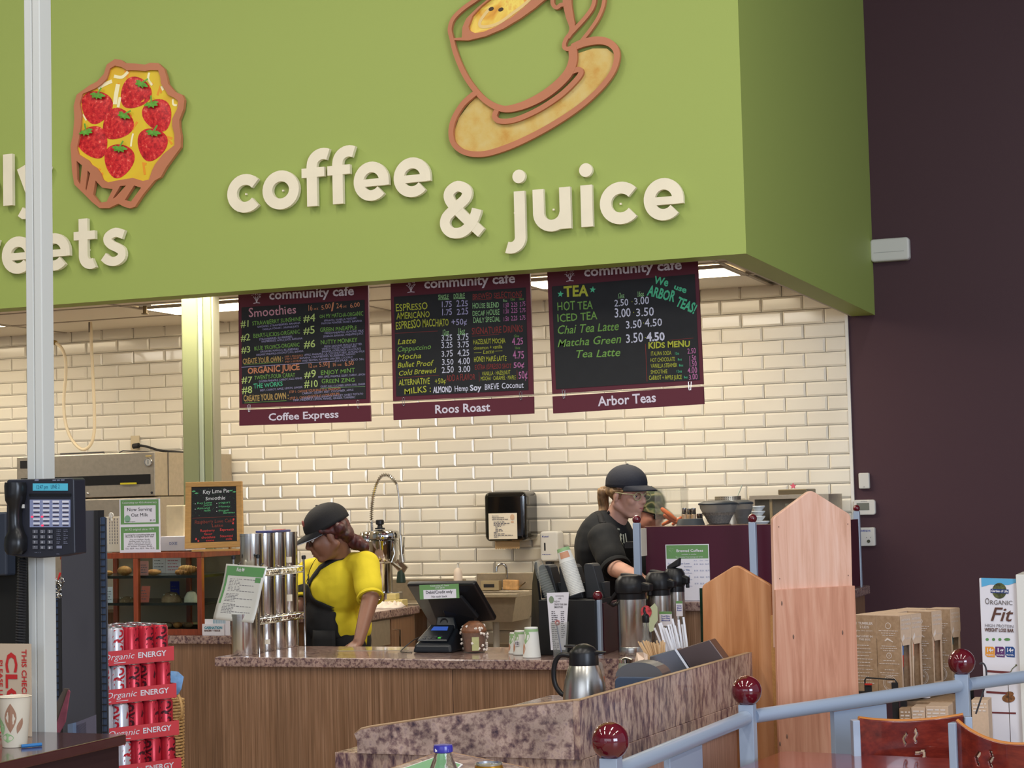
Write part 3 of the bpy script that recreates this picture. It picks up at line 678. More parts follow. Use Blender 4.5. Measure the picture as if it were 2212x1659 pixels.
B2 = [('t','SINGLE',555,362,663,358,46),('t','DOUBLE',712,355,828,350,46),('y','ESPRESSO',118,488,450,462,70),('y','AMERICANO',130,570,472,545,66),('y','ESPRESSO',118,672,380,650,80),('y','MACCHIATO',395,650,665,632,76),('l','+50¢',690,630,850,618,60),('t','12oz',597,725,665,722,48),('t','16oz',757,722,830,718,62),
      ('y','Latte',135,825,325,812,58,'i'),('g','Cappuccino',130,900,480,872,50,'i'),('y','Mocha',135,982,380,965,56,'i'),('y','Bullet Proof',135,1065,495,1040,54,'i'),('y','Cold Brewed',145,1145,532,1115,54,'i'),('y','ALTERNATIVE',152,1245,470,1228,58),('y','+50¢',520,1230,635,1222,48),('r','ADD A FLAVOR',640,1205,935,1185,62),('y','MILKS :',205,1335,485,1310,60),
      ('w','ALMOND',505,1322,695,1312,60,'b'),('w','Hemp',722,1308,865,1300,58),('w','Soy',882,1300,995,1294,58,'b'),('w','BREVE',1030,1290,1180,1283,56),('w','Coconut',1205,1278,1430,1268,60),
      ('r','BREWED SELECTIONS',905,365,1415,335,58),('t','8oz',1220,390,1262,388,26),('g','12oz',1292,378,1342,375,26),('g','16oz',1380,373,1432,370,26),('t','HOUSE BLEND',905,460,1180,445,54),('t','DECAF HOUSE',905,535,1185,520,52),('t','DAILY SPECIAL',912,605,1192,590,52),('r','SIGNATURE DRINKS',900,725,1425,695,66),
      ('g','12oz',1328,752,1385,750,24),('y','HAZELNUT MOCHA',912,825,1243,812,50),('y','cinnamon + vanilla',918,880,1213,865,36),('y','Latte',1010,922,1128,915,40,'i'),('g','16oz',1338,875,1395,872,28),('y','HONEY MAPLE LATTE',920,1005,1255,992,50),('r','EXTRA ESPRESSO SHOT',930,1085,1305,1068,50),('y','VANILLA · HAZELNUT',1005,1145,1295,1130,40),('y','MOCHA · CARAMEL · MAPLE',990,1195,1352,1182,40),
      ('p','4.25',1312,830,1430,825,68),('p','4.75',1322,974,1438,967,76),('p','50¢',1325,1065,1438,1058,52),('p','50¢',1378,1178,1470,1173,72)]
for i,(y,(a,b)) in enumerate(((445,('1.75','2.25')),(528,('1.75','2.25')),(790,('3.25','3.75')),(863,('3.25','3.75')),(953,('3.75','4.25')),(1036,('3.50','4.00')),(1118,('2.50','3.00')))):
    B2 += [('w' if i > 1 else 'l',a,580 + i * 2,y,698 + i * 3,y - 6,62),('w' if i > 1 else 'l',b,742 + i * 3,y - 6,862 + i * 4,y - 13,62)]
for y in (448,510,588): B2 += [('p','1.50',1220,y,1280,y - 3,44),('p','2.25',1302,y - 7,1368,y - 10,44),('p','2.75',1390,y - 12,1450,y - 16,44)]
board('hanging maroon chalkboard menu of espresso and brewed drinks above a Roos Roast plaque',(830,570),4.741,(90,1405),(1525,1335),B2,((410,252),(1345,192)),
      (([(90,1432),(1528,1358)],[(95,1600),(1531,1533)]),('Roos Roast',(517,1532),(1085,1507),84)),((125,1358),(1450,242)),
      [('t',555,368,668,364,4),('t',712,360,832,355,4),('r',115,712,550,688,4),('r',145,1168,565,1140,4),('r',905,372,1108,360,4),('r',1140,358,1415,342,4),('r',900,742,1180,722,4),('t',597,732,668,728,4),('t',757,726,832,722,4),('y',922,912,998,908,4),('y',1140,895,1213,890,4),('r',972,1110,978,1205,4),('r',1362,1090,1366,1185,4)],(275,290))
B3 = [('y','TEA',232,432,475,418,108,'b'),('g','HOT TEA',160,574,525,555,84),('t','12oz',782,440,848,436,42),('t','16oz',980,425,1050,420,44),('w','2.50',745,530,892,520,72),('w','3.00',948,514,1103,503,72),('g','ICED TEA',160,690,572,662,82),('w','3.00',745,646,918,636,84),('w','3.50',965,634,1153,622,84),
      ('g','Chai Tea Latte',155,815,790,775,84,'i'),('w','3.50',862,757,1028,746,80),('w','4.50',1060,740,1237,730,84),('g','Matcha Green',160,945,815,905,80,'i'),('w','3.50',862,906,1045,895,88),('w','4.50',1078,888,1265,876,86,'b'),('g','Tea Latte',340,1060,805,1037,80,'i'),
      ('m','We',1150,292,1292,325,72,'b'),('m','use',1350,345,1475,398,56,'b'),('m','ARBOR',1082,412,1352,485,100,'b'),('m','TEAS!',1370,520,1562,608,92,'b'),('y','KIDS MENU',1092,962,1522,940,58,'b'),
      ('y','ITALIAN SODA',1120,1035,1330,1026,40),('y','HOT CHOCOLATE',1115,1100,1368,1090,40),('y','VANILLA STEAMER',1120,1160,1390,1150,40),('y','SMOOTHIE',1118,1222,1290,1214,38),('y','CARROT + APPLE JUICE',1100,1285,1437,1273,42),
      ('m','12oz',1365,1024,1410,1022,24),('m','8oz',1395,1086,1438,1084,24),('m','8oz',1408,1146,1452,1144,24),('m','12oz',1380,1208,1438,1206,26),('m','8oz',1458,1268,1496,1266,24),('p','2.50',1495,1016,1582,1011,54),('p','1.50',1508,1088,1585,1084,52),('p','1.50',1510,1148,1590,1143,52),('p','4.00',1498,1215,1595,1209,56),('p','3.00',1508,1282,1600,1276,56)]
def stars(by,P,mm,sc,px):
    mb = by.setdefault('m',MB())
    for x,y in ((195,405),(525,360)):
        c = mm(x,y); r_ = 36 / sc * px
        pts = [P(c[0] + r_ * (1 if i % 2 == 0 else .42) * math.sin(i * PI / 5 + .15),c[1] + r_ * (1 if i % 2 == 0 else .42) * math.cos(i * PI / 5 + .15),.003) for i in range(10)]
        mb.prism(pts,(0,-.0004,0))
    mb = by.setdefault('y',MB())
    for x,y in ((928,482),(945,592),(1046,700),(1064,850)):
        c = mm(x,y); mb.prism([P(c[0] + 5 / sc * px * math.cos(a),c[1] + 5 / sc * px * math.sin(a),.003) for a in (0,1,2,3,4,5)],(0,-.0004,0))
board('hanging maroon chalkboard menu of teas and kids drinks above an Arbor Teas plaque',(1170,550),4.739,(108,1425),(1655,1325),B3,((435,225),(1438,148)),
      (([(110,1452),(1655,1350)],[(118,1627),(1662,1530)]),('Arbor Teas',(582,1550),(1175,1507),94)),((150,1378),(1568,200)),
      [('t',782,446,850,441,4),('t',980,430,1052,424,4),('r',1310,877,1555,855,4),('r',1065,915,1082,1300,5)],(290,270),stars)
# ------------------------------------------------------------------ front counter, bakery counter, back counters
CZ = .9; CF = 7.63; CB = 8.28
def slab(name,label,cat,poly,z,th,m,parent=None,ov=0):
    return None
def counter(label,x0,x1,y0,y1,z,th,base_in=.025,face=WOODV,top=GRANITE,right_face=True):
    t = thing('counter',label,'counter',((x0 + x1) / 2,(y0 + y1) / 2,0))
    MB().box((x0,y0,z - th),(x1,y1,z)).build('worktop',top,t,bevel=.006)
    MB().box((x0 + base_in,y0 + base_in,0),(x1 - base_in,y1 - base_in,z - th)).build('base',face,t)
    return t
xl = AZ(471,1418,CZ).x
t = counter('long front counter with speckled laminate top and striped wood face',xl,-1.99,CF,CB,CZ,.045)
m = MB()
for k in range(1,4): m.box((xl + k * 1.22 - .0012,CF + .0235,0),(xl + k * 1.22 + .0012,CF + .026,CZ - .05))
m.build('panel_seams',mat('seam_dark',(70,48,36),.7),t,kind='stuff')
bx1 = AZ(500,1374,.95).x
t = counter('bakery counter with speckled top left of the front counter',-9.5,bx1,8.27,8.98,.95,.043)
t = counter('tall counter with speckled top under the burgundy screen',AY(1400,1300,8.3).x,-1.79,8.3,9.72,1.115,.045)
# ---- burgundy screen and its ball topped posts
def ballpost(u,v,rpx,Y,z0,label,w=.032,wide=None):
    p = AY(u,v,Y); s = S(u,v,Y); r = rpx * s
    t = thing('screen_post',label,'post',(p.x,p.y,z0),group=None)
    MB().box((p.x - w / 2,p.y - w / 2,z0),(p.x + w / 2,p.y + w / 2,p.z - r * .8)).build('post',GREYP,t,bevel=.003)
    MB().sph(p,r,24,16).build('ball',REDB,t); return p
ballpost(1375,1122,9.5,8.29,CZ,'slim grey post with burgundy ball just right of the ponytailed person')
ballpost(1625,1120,10,8.245,.9,'slim grey post with burgundy ball in front of the burgundy screen')
ballpost(1291,1287,11,7.9,CZ,'short grey post with burgundy ball right of the black cup organiser')
ballpost(1850,1098,7.5,9.82,0,'most distant slim post with burgundy ball beside the thermostat')
xa,xb = AY(1395,1140,8.4).x,-1.836
t = thing('service_screen','burgundy laminate screen standing on the tall counter behind the airpots','screen',((xa + xb) / 2,8.4,1.115))
MB().box((xa,8.385,1.1155),(xb,8.41,1.465)).build('front_panel',MAROON,t)
MB().box((xb - .025,8.412,1.1155),(xb,9.7,1.465)).build('side_panel',MAROON,t)
MB().box((xa,8.385,1.466),(xb,8.41,1.469)).build('top_edge',mat('screen_edge',(150,112,92),.5),t)
MB().box((xa - .004,8.30,1.33),(xa + .008,8.384,1.46)).build('edge_label',PAPERC,t)
t = thing('service_screen','low burgundy side screen between the two posts left of the airpots','screen',(-2.66,8.1,CZ))
p0 = AY(1301,1290,7.95); p1 = AY(1337,1290,8.26)
MB().prism([Vector((p0.x,7.93,CZ + .0005)),Vector((p1.x,8.26,CZ + .0005)),Vector((p1.x,8.26,1.13)),Vector((p0.x,7.93,1.13))],(.012,-.006,0)).build('panel',MAROON,t)
# ---- equipment bench behind the screen
t = thing('equipment_bench','black bench behind the burgundy screen carrying grinders and jars','bench',(-2.15,9.1,0))
MB().box((-2.78,8.6,1.36),(-1.87,9.6,1.39)).build('top',BLACKM,t)
for x in (-2.5,-1.91):
    for y in (8.62,9.55): MB().box((x,y,1.1155),(x + .03,y + .03,1.36)).build('leg',BLACKM,t)
BZ = 1.39
# grinders with clear hoppers
def hopper(u0,u1,vt,vb,Y,label,beans):
    c = AY((u0 + u1) / 2,vb,Y); s = S((u0 + u1) / 2,vb,Y); w = (u1 - u0) / 2 * s; zt = AY((u0 + u1) / 2,vt,Y).z; zb = AY((u0 + u1) / 2,vb + 2,Y).z
    t = thing('coffee_grinder',label,'coffee grinder',(c.x,Y,BZ)); H = zt - zb; zl = zb + H * .82
    MB().lathe([(0,BZ + .001),(w * .6,BZ + .001),(w * .6,zb),(w * .52,zb + .004),(0,zb + .004)],(c.x,Y,0),28).build('body',BLACK,t)
    MB().lathe([(w * .5,zb + .005),(w * .62,zb + H * .25),(w * .9,zb + H * .66),(w * .93,zl),(w * .9,zl),(w * .86,zb + H * .66),(w * .58,zb + H * .25),(w * .47,zb + .008)],(c.x,Y,0),32).build('hopper',mat('smoky_plastic',(196,192,186),.18,trans=.75,ior=1.1),t)
    MB().lathe([(0,zb + .006),(w * .48,zb + .006),(w * .6,zb + H * .28),(w * .84,zb + H * (.62 if beans else .5)),(0,zb + H * (.64 if beans else .5))],(c.x,Y,0),28).build('beans',mat('coffee_beans' if beans else 'coffee_beans_pale',(44,28,22) if beans else (150,136,122),.5,noise=.5,nscale=120),t)
    MB().lathe([(0,zt + .001),(w * .5,zt),(w * .95,zl + .012),(w,zl + .006),(w * .98,zl + .0005),(0,zl + .0005)],(c.x,Y,0),32).build('lid',mat('lid_slate',(56,62,68),.4),t)
hopper(1509,1597,1081,1131,8.98,'grinder with a wide clear pale hopper and flat dark lid',False)
hopper(1580,1629,1080,1131,9.3,'grinder with dark beans in its hopper, right of the pale one',True)
def jar(u,vt,vb,wpx,Y,label,c,z0=BZ,fillc=(196,160,118)):
    b = AY(u,vb,Y); s = S(u,vb,Y); r = wpx / 2 * s; h = AY(u,vt,Y).z - z0
    t = thing('spice_jar',label,'jar',(b.x,Y,z0),group=None)
    MB().lathe([(0,z0 + .001),(r,z0 + .001),(r,z0 + h * .78),(r * .8,z0 + h * .8),(0,z0 + h * .8)],(b.x,Y,0),18).build('glass',mat('jar_' + str(fillc),fillc,.25),t)
    MB().lathe([(r * .86,z0 + h * .8),(r * .92,z0 + h * .81),(r * .92,z0 + h * .99),(0,z0 + h)],(b.x,Y,0),18).build('lid',CHROME,t)
jar(1479,1097,1128,11,8.95,'leftmost amber spice jar with a chrome lid behind the screen',0)
jar(1490,1098,1128,11,9.08,'middle amber spice jar with a chrome lid behind the screen',0)
jar(1499,1097,1128,11,8.95,'rightmost amber spice jar with a chrome lid behind the screen',0)
jar(1512,1109,1128,14,9.2,'small jar of white sugar with a chrome lid beside the pale grinder',0,fillc=(226,222,208))
# clear container with carrots, leafy greens
Y = 9.25; a = AY(1424,1135,Y); b = AY(1481,1135,Y); zt = AY(1450,1055,Y).z
t = thing('food_container','tall clear plastic tub holding carrots behind the screen','container',((a.x + b.x) / 2,Y,BZ))
m = MB(); x0,x1,y0,y1 = a.x,b.x,Y - .07,Y + .07; e = .003
for q in (((x0,y0,BZ + .001),(x1,y0 + e,zt)),((x0,y1 - e,BZ + .001),(x1,y1,zt)),((x0,y0 + e,BZ + .001),(x0 + e,y1 - e,zt)),((x1 - e,y0 + e,BZ + .001),(x1,y1 - e,zt)),((x0 + e,y0 + e,BZ + .001),(x1 - e,y1 - e,BZ + .005))): m.box(*q)
TUB = mat('tub_plastic',(235,235,228),.12,trans=.92,ior=1.05,alpha=.35)
m.build('tub',TUB,t)
m = MB(); m.box((x0 - .004,y0 - .004,zt - .012),(x1 + .004,y0,zt)); m.box((x0 - .004,y1,zt - .012),(x1 + .004,y1 + .004,zt)); m.box((x1,y0,zt - .012),(x1 + .004,y1,zt)); m.build('rim',TUB,t)
CAR = mat('carrot_orange',(218,108,48),.5,noise=.12,nscale=30)
for i,(ua,va,ub,vb,r,lab) in enumerate(((1428,1098,1462,1124,5.5,'uppermost carrot leaning in the clear tub'),(1433,1112,1470,1133,5.5,'carrot leaning just under the uppermost one in the tub'),(1430,1134,1462,1118,4.5,'thin carrot crossing the others low in the tub'),(1452,1134,1474,1116,4.5,'short carrot at the right end of the tub'))):
    yy = Y - .045 + i * .028; P,Q = AY(ua,va,yy),AY(ub,vb,yy); s = S(ua,va,yy)
    P.z = max(P.z,BZ + .02); Q.z = max(Q.z,BZ + .02)
    t = thing('carrot',lab,'carrot',tuple(Q),group='carrots in the clear tub')
    MB().tube([P,P.lerp(Q,.08),P.lerp(Q,.5),P.lerp(Q,.9),Q],[r * .5 * s,r * .8 * s,r * s * .95,r * s * .7,r * s * .2],10).build('root',CAR,t)
Yg = 9.9; c = AY(1408,1075,Yg)
t = thing('wall_shelf','steel wall shelf behind the people carrying the greens','shelf',(-3.0,10.2,1.37))
MB().box((-3.25,9.8,1.365),(-2.82,YW - .014,1.389)).build('board',STEELH,t)
for x in (-3.2,-2.88): MB().prism([(x,YW - .014,1.3645),(x,YW - .4,1.3645),(x,YW - .014,1.2)],(.01,0,0)).build('bracket',STEELH,t)
t = thing('leafy_greens','bunch of bright green parsley leaves above the cap behind the ponytailed person','greens',(c.x,Yg,BZ))
MB().lathe([(0,BZ + .001),(.05,BZ + .001),(.055,BZ + .12),(.052,BZ + .12),(.047,BZ + .004),(0,BZ + .004)],(c.x,Yg,0),18).build('cup',WHITE,t)
m = MB(); rg = random.Random(3)
for i in range(150):
    a = rg.uniform(0,2 * PI); rr = .045 * math.sqrt(rg.random()); q = Vector((c.x + rr * math.cos(a) * 1.2,Yg + rr * math.sin(a),BZ + .13 + rg.uniform(0,.145) * (1 - rr / .09)))
    d = Vector((rg.uniform(-1,1),rg.uniform(-1,1),rg.uniform(-.3,1))).normalized(); n_ = d.orthogonal().normalized(); l = rg.uniform(.012,.022)
    m.add([q,q + d * l * .5 + n_ * l * .4,q + d * l,q + d * l * .5 - n_ * l * .4],[(0,1,2,3)])
m.build('leaves',mat('parsley_green',(92,150,48),.5,noise=.3,nscale=60),t,kind='stuff')
m = MB()
for i in range(8): m.tube([(c.x + rg.uniform(-.02,.02),Yg + rg.uniform(-.02,.02),BZ + .01),(c.x + rg.uniform(-.04,.04),Yg + rg.uniform(-.03,.03),BZ + .2)],.002,5)
m.build('stems',mat('stem_green',(130,160,80),.5),t,kind='stuff')
# dark rounded lid, tamping mat etc.
c0,c1 = AY(1461,1134,8.7),AY(1523,1134,8.7)
t = thing('knock_box','low dark rounded box on the bench in front of the spice jars','box',((c0.x + c1.x) / 2,8.7,BZ))
zz = AY(1490,1120,8.84).z
MB().lathe([(0,BZ + .001),(.082,BZ + .001),(.08,BZ + .05),(.06,max(zz,BZ + .08)),(0,max(zz,BZ + .08))],((c0.x + c1.x) / 2,8.7,0),28).build('box',mat('slate_plastic',(72,76,76),.5),t)
# plates, sifter with spoon, oven with tray
Yp = 9.45; b = AY(1643,1118,Yp); s = S(1643,1118,Yp)
n = 6; z = BZ + .001; zt = AY(1640,1092,Yp).z; hs = (zt - z) / n
for i in range(n):
    wide = (1.0 if i < 3 else .8)
    t = thing('saucer',('bottom','second','third','fourth','fifth','top')[i] + ' white saucer of the stack behind the post with the ball','saucer',(b.x - (0 if i < 3 else .01),Yp,z),group='stack of white saucers')
    cx = b.x - (0 if i < 3 else .012); r = 19 * s * wide
    MB().lathe([(0,z),(r * .55,z),(r,z + hs * .75),(r,z + hs * .9),(r * .95,z + hs * .93),(r * .5,z + hs * .4),(0,z + hs * .4)],(cx,Yp,0),28).build('plate',mat('china',(222,226,228),.2),t); z += hs
Yo = 10.15; a,b = AY(1620,1110,Yo),AY(1791,1110,Yo); zt = AY(1700,1069,Yo).z; zo = 1.33
t = thing('toaster_oven','steel toaster oven with dark open front behind the gabled rack','oven',((a.x + b.x) / 2,Yo + .15,zo))
m = MB(); m.box((a.x,Yo,zt - .022),(b.x,Yo + .38,zt)); m.box((a.x,Yo,zo),(a.x + .03,Yo + .38,zt - .022)); m.box((b.x - .03,Yo,zo),(b.x,Yo + .38,zt - .022)); m.box((a.x + .03,Yo,zo),(b.x - .03,Yo + .38,zo + .02)); m.box((a.x + .03,Yo + .34,zo + .02),(b.x - .03,Yo + .38,zt - .022)); m.build('body',STEELH,t)
MB().box((a.x + .11,Yo + .02,zo + .021),(a.x + .125,Yo + .03,zt - .023)).build('divider',mat('oven_bar',(150,130,96),.5),t)
MB().box((a.x + .2,Yo + .015,zo + .021),(b.x - .031,Yo + .02,zt - .05)).build('door_glass',mat('oven_glass',(120,118,100),.15),t)
t = thing('oven_shelf','steel wall shelf carrying the toaster oven','shelf',((a.x + b.x) / 2,Yo + .2,zo - .02))
MB().box((a.x - .05,Yo - .02,zo - .022),(b.x + .03,YW - .014,zo - .001)).build('board',STEELH,t)
for x in (a.x + .05,b.x - .05): MB().prism([(x,YW - .014,zo - .022),(x,YW - .25,zo - .022),(x,YW - .014,zo - .2)],(.01,0,0)).build('bracket',STEELH,t)
p = AY(1680,1067,Yo); q = AY(1742,1067,Yo)
t = thing('sheet_tray','shallow dark tray on top of the toaster oven','tray',((p.x + q.x) / 2,Yo + .1,zt)); zq = AY(1700,1057,Yo).z
MB().box((p.x,Yo + .01,zt + .001),(q.x,Yo + .25,max(zq,zt + .03))).build('tray',mat('tray_bronze',(120,106,80),.4,metal=.6),t,bevel=.004)
q2 = AY(1713,1054,Yo + .1); t = thing('paper_star','small pink paper star on the tray','star',tuple(q2)); r_ = 7 * S(1713,1054,Yo); zb_ = max(zq,zt + .03)
MB().prism([Vector((q2.x + r_ * (1 if i % 2 == 0 else .45) * math.sin(i * PI / 5),Yo + .1,zb_ + r_ + r_ * (1 if i % 2 == 0 else .45) * math.cos(i * PI / 5))) for i in range(10)],(0,.012,0)).build('star',mat('pink_paper',(226,100,120),.6),t)
Ys = 9.6; a,b = AY(1545,1080,Ys),AY(1600,1080,Ys); s = S(1570,1080,Ys); cx = (a.x + b.x) / 2; zt = AY(1572,1072,Ys).z
t = thing('strainer','round perforated steel strainer with a pale handle behind the pale grinder','strainer',(cx,Ys,BZ)); w = (b.x - a.x) / 2
MB().lathe([(0,BZ + .001),(w * .9,BZ + .001),(w * .9,zt - .03),(w,zt - .028),(w,zt),(w * .94,zt),(w * .94,zt - .02),(0,zt - .02)],(cx,Ys,0),32).build('drum',STEELH,t)
m = MB()
for k in range(2):
    for i in range(44):
        an = 2 * PI * i / 44; q = Vector((cx + (w + .0006) * math.cos(an),Ys + (w + .0006) * math.sin(an),zt - .008 - k * .009)); e_ = Vector((-math.sin(an),math.cos(an),0))
        m.add([q,q + e_ * .004,q + e_ * .004 + EZ * .004,q + EZ * .004],[(0,1,2,3)])
m.build('holes',BLACKM,t,kind='stuff')
MB().bar(AY(1592,1074,Ys),AY(1603,1048,Ys),.012,.004).build('handle',mat('pale_green_plastic',(208,216,196),.4),t)
# ---- back counters
t = thing('back_counter','side counter with speckled top and drawers carrying the juicer','counter',(-5,9.5,0))
MB().box((-5.6,9.14,.955),(-4.515,9.98,1.0)).build('worktop',GRANITE,t,bevel=.005)
MB().box((-5.58,9.16,0),(-4.54,9.955,.955)).build('base',WOODV,t)
MB().box((-4.5395,9.2,.80),(-4.532,9.60,.945)).build('drawer',STEELH,t,bevel=.003)
MB().box((-4.5395,9.2,.25),(-4.53,9.52,.79)).build('drawer_unit',mat('dark_steel',(96,90,80),.4,metal=.8),t,bevel=.003)
d_ = MB().box((-4.5395,9.62,.1),(-4.532,9.92,.945)).build('door',WOODV,t,bevel=.002)
m = MB(); m.tube([(-4.532,9.66,.88),(-4.50,9.66,.88),(-4.50,9.66,.72),(-4.532,9.66,.72)],.005,8); m.build('handle',CHROME,d_)
t = thing('back_counter','steel topped wall counter with low backsplash behind the juicer','counter',(-6,10.3,0))
MB().box((-8.6,9.985,.96),(-4.72,YW - .014,1.0)).build('worktop',STEELH,t,bevel=.003)
MB().box((-8.6,10.01,0),(-4.74,YW - .016,.96)).build('base',WOODV,t)
MB().box((-8.6,YW - .03,1.0005),(-4.47,YW - .0125,1.128)).build('backsplash',STEELH,t)
# ------------------------------------------------------------------ juicer, pre-rinse tap, sink and dispensers
c = Vector((-4.84,10.17,1.0)); s = S(832,1302,10.17)
t = thing('juicer','polished steel juicer with black knob on the side counter','juicer',tuple(c))
def H(v): return (1303 - v) * s + .001
JX = lambda u: c.x + (u - 832) * s * 1.0
def Lz(name,prof,u,m=CHROME,n=32,dy=0,par=None):
    return MB().lathe([(r * s,1.0 + H(v)) for r,v in prof],(JX(u),c.y + dy,0),n).build(name,m,par or t)
MB().rrect((JX(832),c.y + .09,1.001),EX,EY,(0,0,25 * s),-36 * s,-.2,36 * s,-.0,.04).build('base',CHROME,t,bevel=.006)
Lz('motor_column',[(0,1278),(22,1278),(22,1217),(24,1214),(0,1214)],830)
Lz('bowl',[(0,1213),(27,1213),(31,1205),(33,1168),(28,1164),(0,1164)],834)
Lz('lid',[(0,1163.5),(33,1163.5),(34,1155),(31,1147),(18,1144),(0,1143)],836)
kn = Lz('knob',[(0,1142.8),(11,1142.8),(11,1140),(6,1139),(5,1134),(9,1132),(9,1124),(7,1122),(0,1122)],826,BLACK)
Lz('pulp_cover',[(0,1183),(19,1183),(20,1176),(20,1158),(16,1149),(8,1146),(0,1146)],793,dy=.02)
Lz('pulp_chute',[(0,1183.5),(17,1183.5),(15,1255),(13,1278),(0,1278)],796,mat('pink_plastic_clear',(176,138,124),.25,trans=.3),dy=.02)
m = MB(); m.box((JX(806),c.y - .105,1.0 + H(1212)),(JX(818),c.y - .085,1.0 + H(1209))); m.box((JX(828),c.y - .112,1.0 + H(1212)),(JX(842),c.y - .09,1.0 + H(1209))); m.build('clamps',mat('brass_clip',(196,170,96),.25,metal=1),t,kind='stuff')
m = MB(); m.tube([(JX(862),c.y - .04,1 + H(1170)),(JX(868),c.y - .05,1 + H(1195)),(JX(860),c.y - .05,1 + H(1215)),(JX(878),c.y - .05,1 + H(1232))],.006,8); m.build('latch',CHROME,t)
m = MB(); m.obox((JX(872),c.y - .05,1 + H(1222)),.07,.03,.012,Euler((0,.6,0))); m.build('spout',CHROME,t)
# pre-rinse tap at the wall
Yf = 10.42; G = lambda x,y: AY(770 + x / 5.03,1000 + y / 5.03,Yf)
t = thing('rinse_tap','tall chrome spring rinse tap arching behind the juicer','tap',(G(165,740).x,Yf,1.0))
m = MB(); b0 = G(167,640); m.tube([(b0.x,Yf,1.001),(b0.x,Yf,b0.z)],.009,10); m.cyl((b0.x,Yf,1.001),.028,.03,18); m.build('riser',CHROME,t)
path = spline([G(*p) for p in ((165,645),(164,560),(170,450),(186,340),(215,235),(258,155),(315,128),(375,152),(440,228))],14)
L_ = [0]
for i in range(1,len(path)): L_.append(L_[-1] + (path[i] - path[i - 1]).length)
hel = []; turns = 34; N_ = turns * 8; k = 0
for i in range(N_ + 1):
    d = L_[-1] * i / N_
    while k < len(L_) - 2 and L_[k + 1] < d: k += 1
    f = (d - L_[k]) / max(1e-6,L_[k + 1] - L_[k]); q = path[k].lerp(path[k + 1],f); tg = (path[k + 1] - path[k]).normalized(); n1 = EY; n2 = tg.cross(n1).normalized(); a = 2 * PI * turns * i / N_
    hel.append(q + (n1 * math.cos(a) + n2 * math.sin(a)) * .0115)
MB().tube(hel,.0026,5).build('spring',CHROME,t)
MB().tube(path,.006,8).build('inner_hose',CHROME,t)
MB().tube(spline([G(*p) for p in ((440,228),(462,380),(473,560),(476,760),(478,800))],6),.0065,8).build('hose',STEEL,t)
m = MB(); m.tube([G(478,790),G(482,900),G(490,1000)],.012,10); m.tube([G(490,1000),G(500,1080)],[.017,.022],10); m.build('valve',STEEL,t)
m = MB(); m.bar(G(520,805),G(510,990),.006,.012); m.bar(G(510,990),G(470,940),.006,.01); m.build('lever',CHROME,t)
m = MB(); m.bar(G(425,1075),G(535,1165),.018,.05); m.build('spray_guard',STEEL,t)
m = MB(); m.lathe([(0,-.045),(.026,-.045),(.03,-.04),(.022,.02),(.012,.045),(0,.045)],G(483,1225),18); m.build('spray_head',mat('dark_green_rubber',(34,56,48),.5),t)
m = MB(); q = G(448,1118); m.tube([q + Vector((.012 * math.cos(a * PI / 6),-.01,.012 * math.sin(a * PI / 6))) for a in range(12)],.0022,6,closed=True); m.build('ring',CHROME,t)
# rag and wood blocks beside the juicer
t = thing('dish_cloth','crumpled white cloth beside the juicer base','cloth',(-4.62,9.8,1.0))
def cl(u,v):
    x = -4.74 + .2 * u; y = 9.66 + .22 * v; r_ = min(u,1 - u,v,1 - v)
    return (x + .02 * math.sin(v * 5),y,1.0015 + min(1,r_ * 6) * (.012 + .02 * mnoise.noise(Vector((u * 6,v * 5,1))) ** 2 * 3 + .012 * abs(math.sin(u * 13 + v * 4))))
MB().grid(cl,22,16).build('cloth',mat('white_cloth',(226,214,204),.9),t,solid=.002)
t = thing('food_tub','stack of pale yellow tubs beside the juicer base','tub',(-4.66,9.92,1.0))
m = MB(); m.box((-4.70,9.88,1.001),(-4.58,9.955,1.04)); m.build('lower_tub',mat('pale_yellow_plastic',(206,190,128),.5),t,bevel=.004)
m = MB(); m.box((-4.69,9.89,1.041),(-4.63,9.95,1.075)); m.build('upper_tub',mat('pale_yellow_plastic'),t,bevel=.004)
# towel dispenser
Yt = 10.36; a = AY(1046,1170,Yt); b = AY(1134,1061,Yt); cx = (a.x + b.x) / 2; w = (b.x - a.x); h = b.z - a.z
t = thing('towel_dispenser','glossy black paper towel dispenser with a notice on the tiled wall','dispenser',(cx,Yt + .1,a.z))
MB().rrect((cx,Yt,a.z),EX,EZ,(0,YW - .016 - Yt,0),-w / 2,0,w / 2,h,.035,7).build('cover',mat('gloss_black',(14,14,15),.08,coat=.5),t,bevel=.03,seg=4)
g0 = AY(1056,1165,Yt - .004); g1 = AY(1116,1108,Yt - .004); ex = EX; 
pn = paper('notice',t,(g0.x,Yt - .0015,g0.z),EX,EZ,g1.x - g0.x,g1.z - g0.z,PAPERC)
m = MB(); W_ = g1.x - g0.x; H_ = g1.z - g0.z; yy = Yt - .003
m.text('Associates:',(g0.x + W_ * .13,yy,g1.z - H_ * .12),EX,EZ,.009,width=W_ * .24); m.text('Please wash hands',(g0.x + W_ * .13,yy,g1.z - H_ * .19),EX,EZ,.009,width=W_ * .42,wt=.02); m.text('before returning to work',(g0.x + W_ * .13,yy,g1.z - H_ * .26),EX,EZ,.009,width=W_ * .56,wt=.02)
for i,wl in enumerate((.38,.56,.40,.22,.1,.24,.26,.14,.4,.66,.16)): sc_txt(m,Vector((g0.x + W_ * (.18 if i not in (3,4,5,6) else .24),yy,g1.z - H_ * (.35 + i * .058))),EX,EZ,W_ * wl,1,.005,.01,(.99,1))
m.build('print',INKG,pn,kind='stuff')
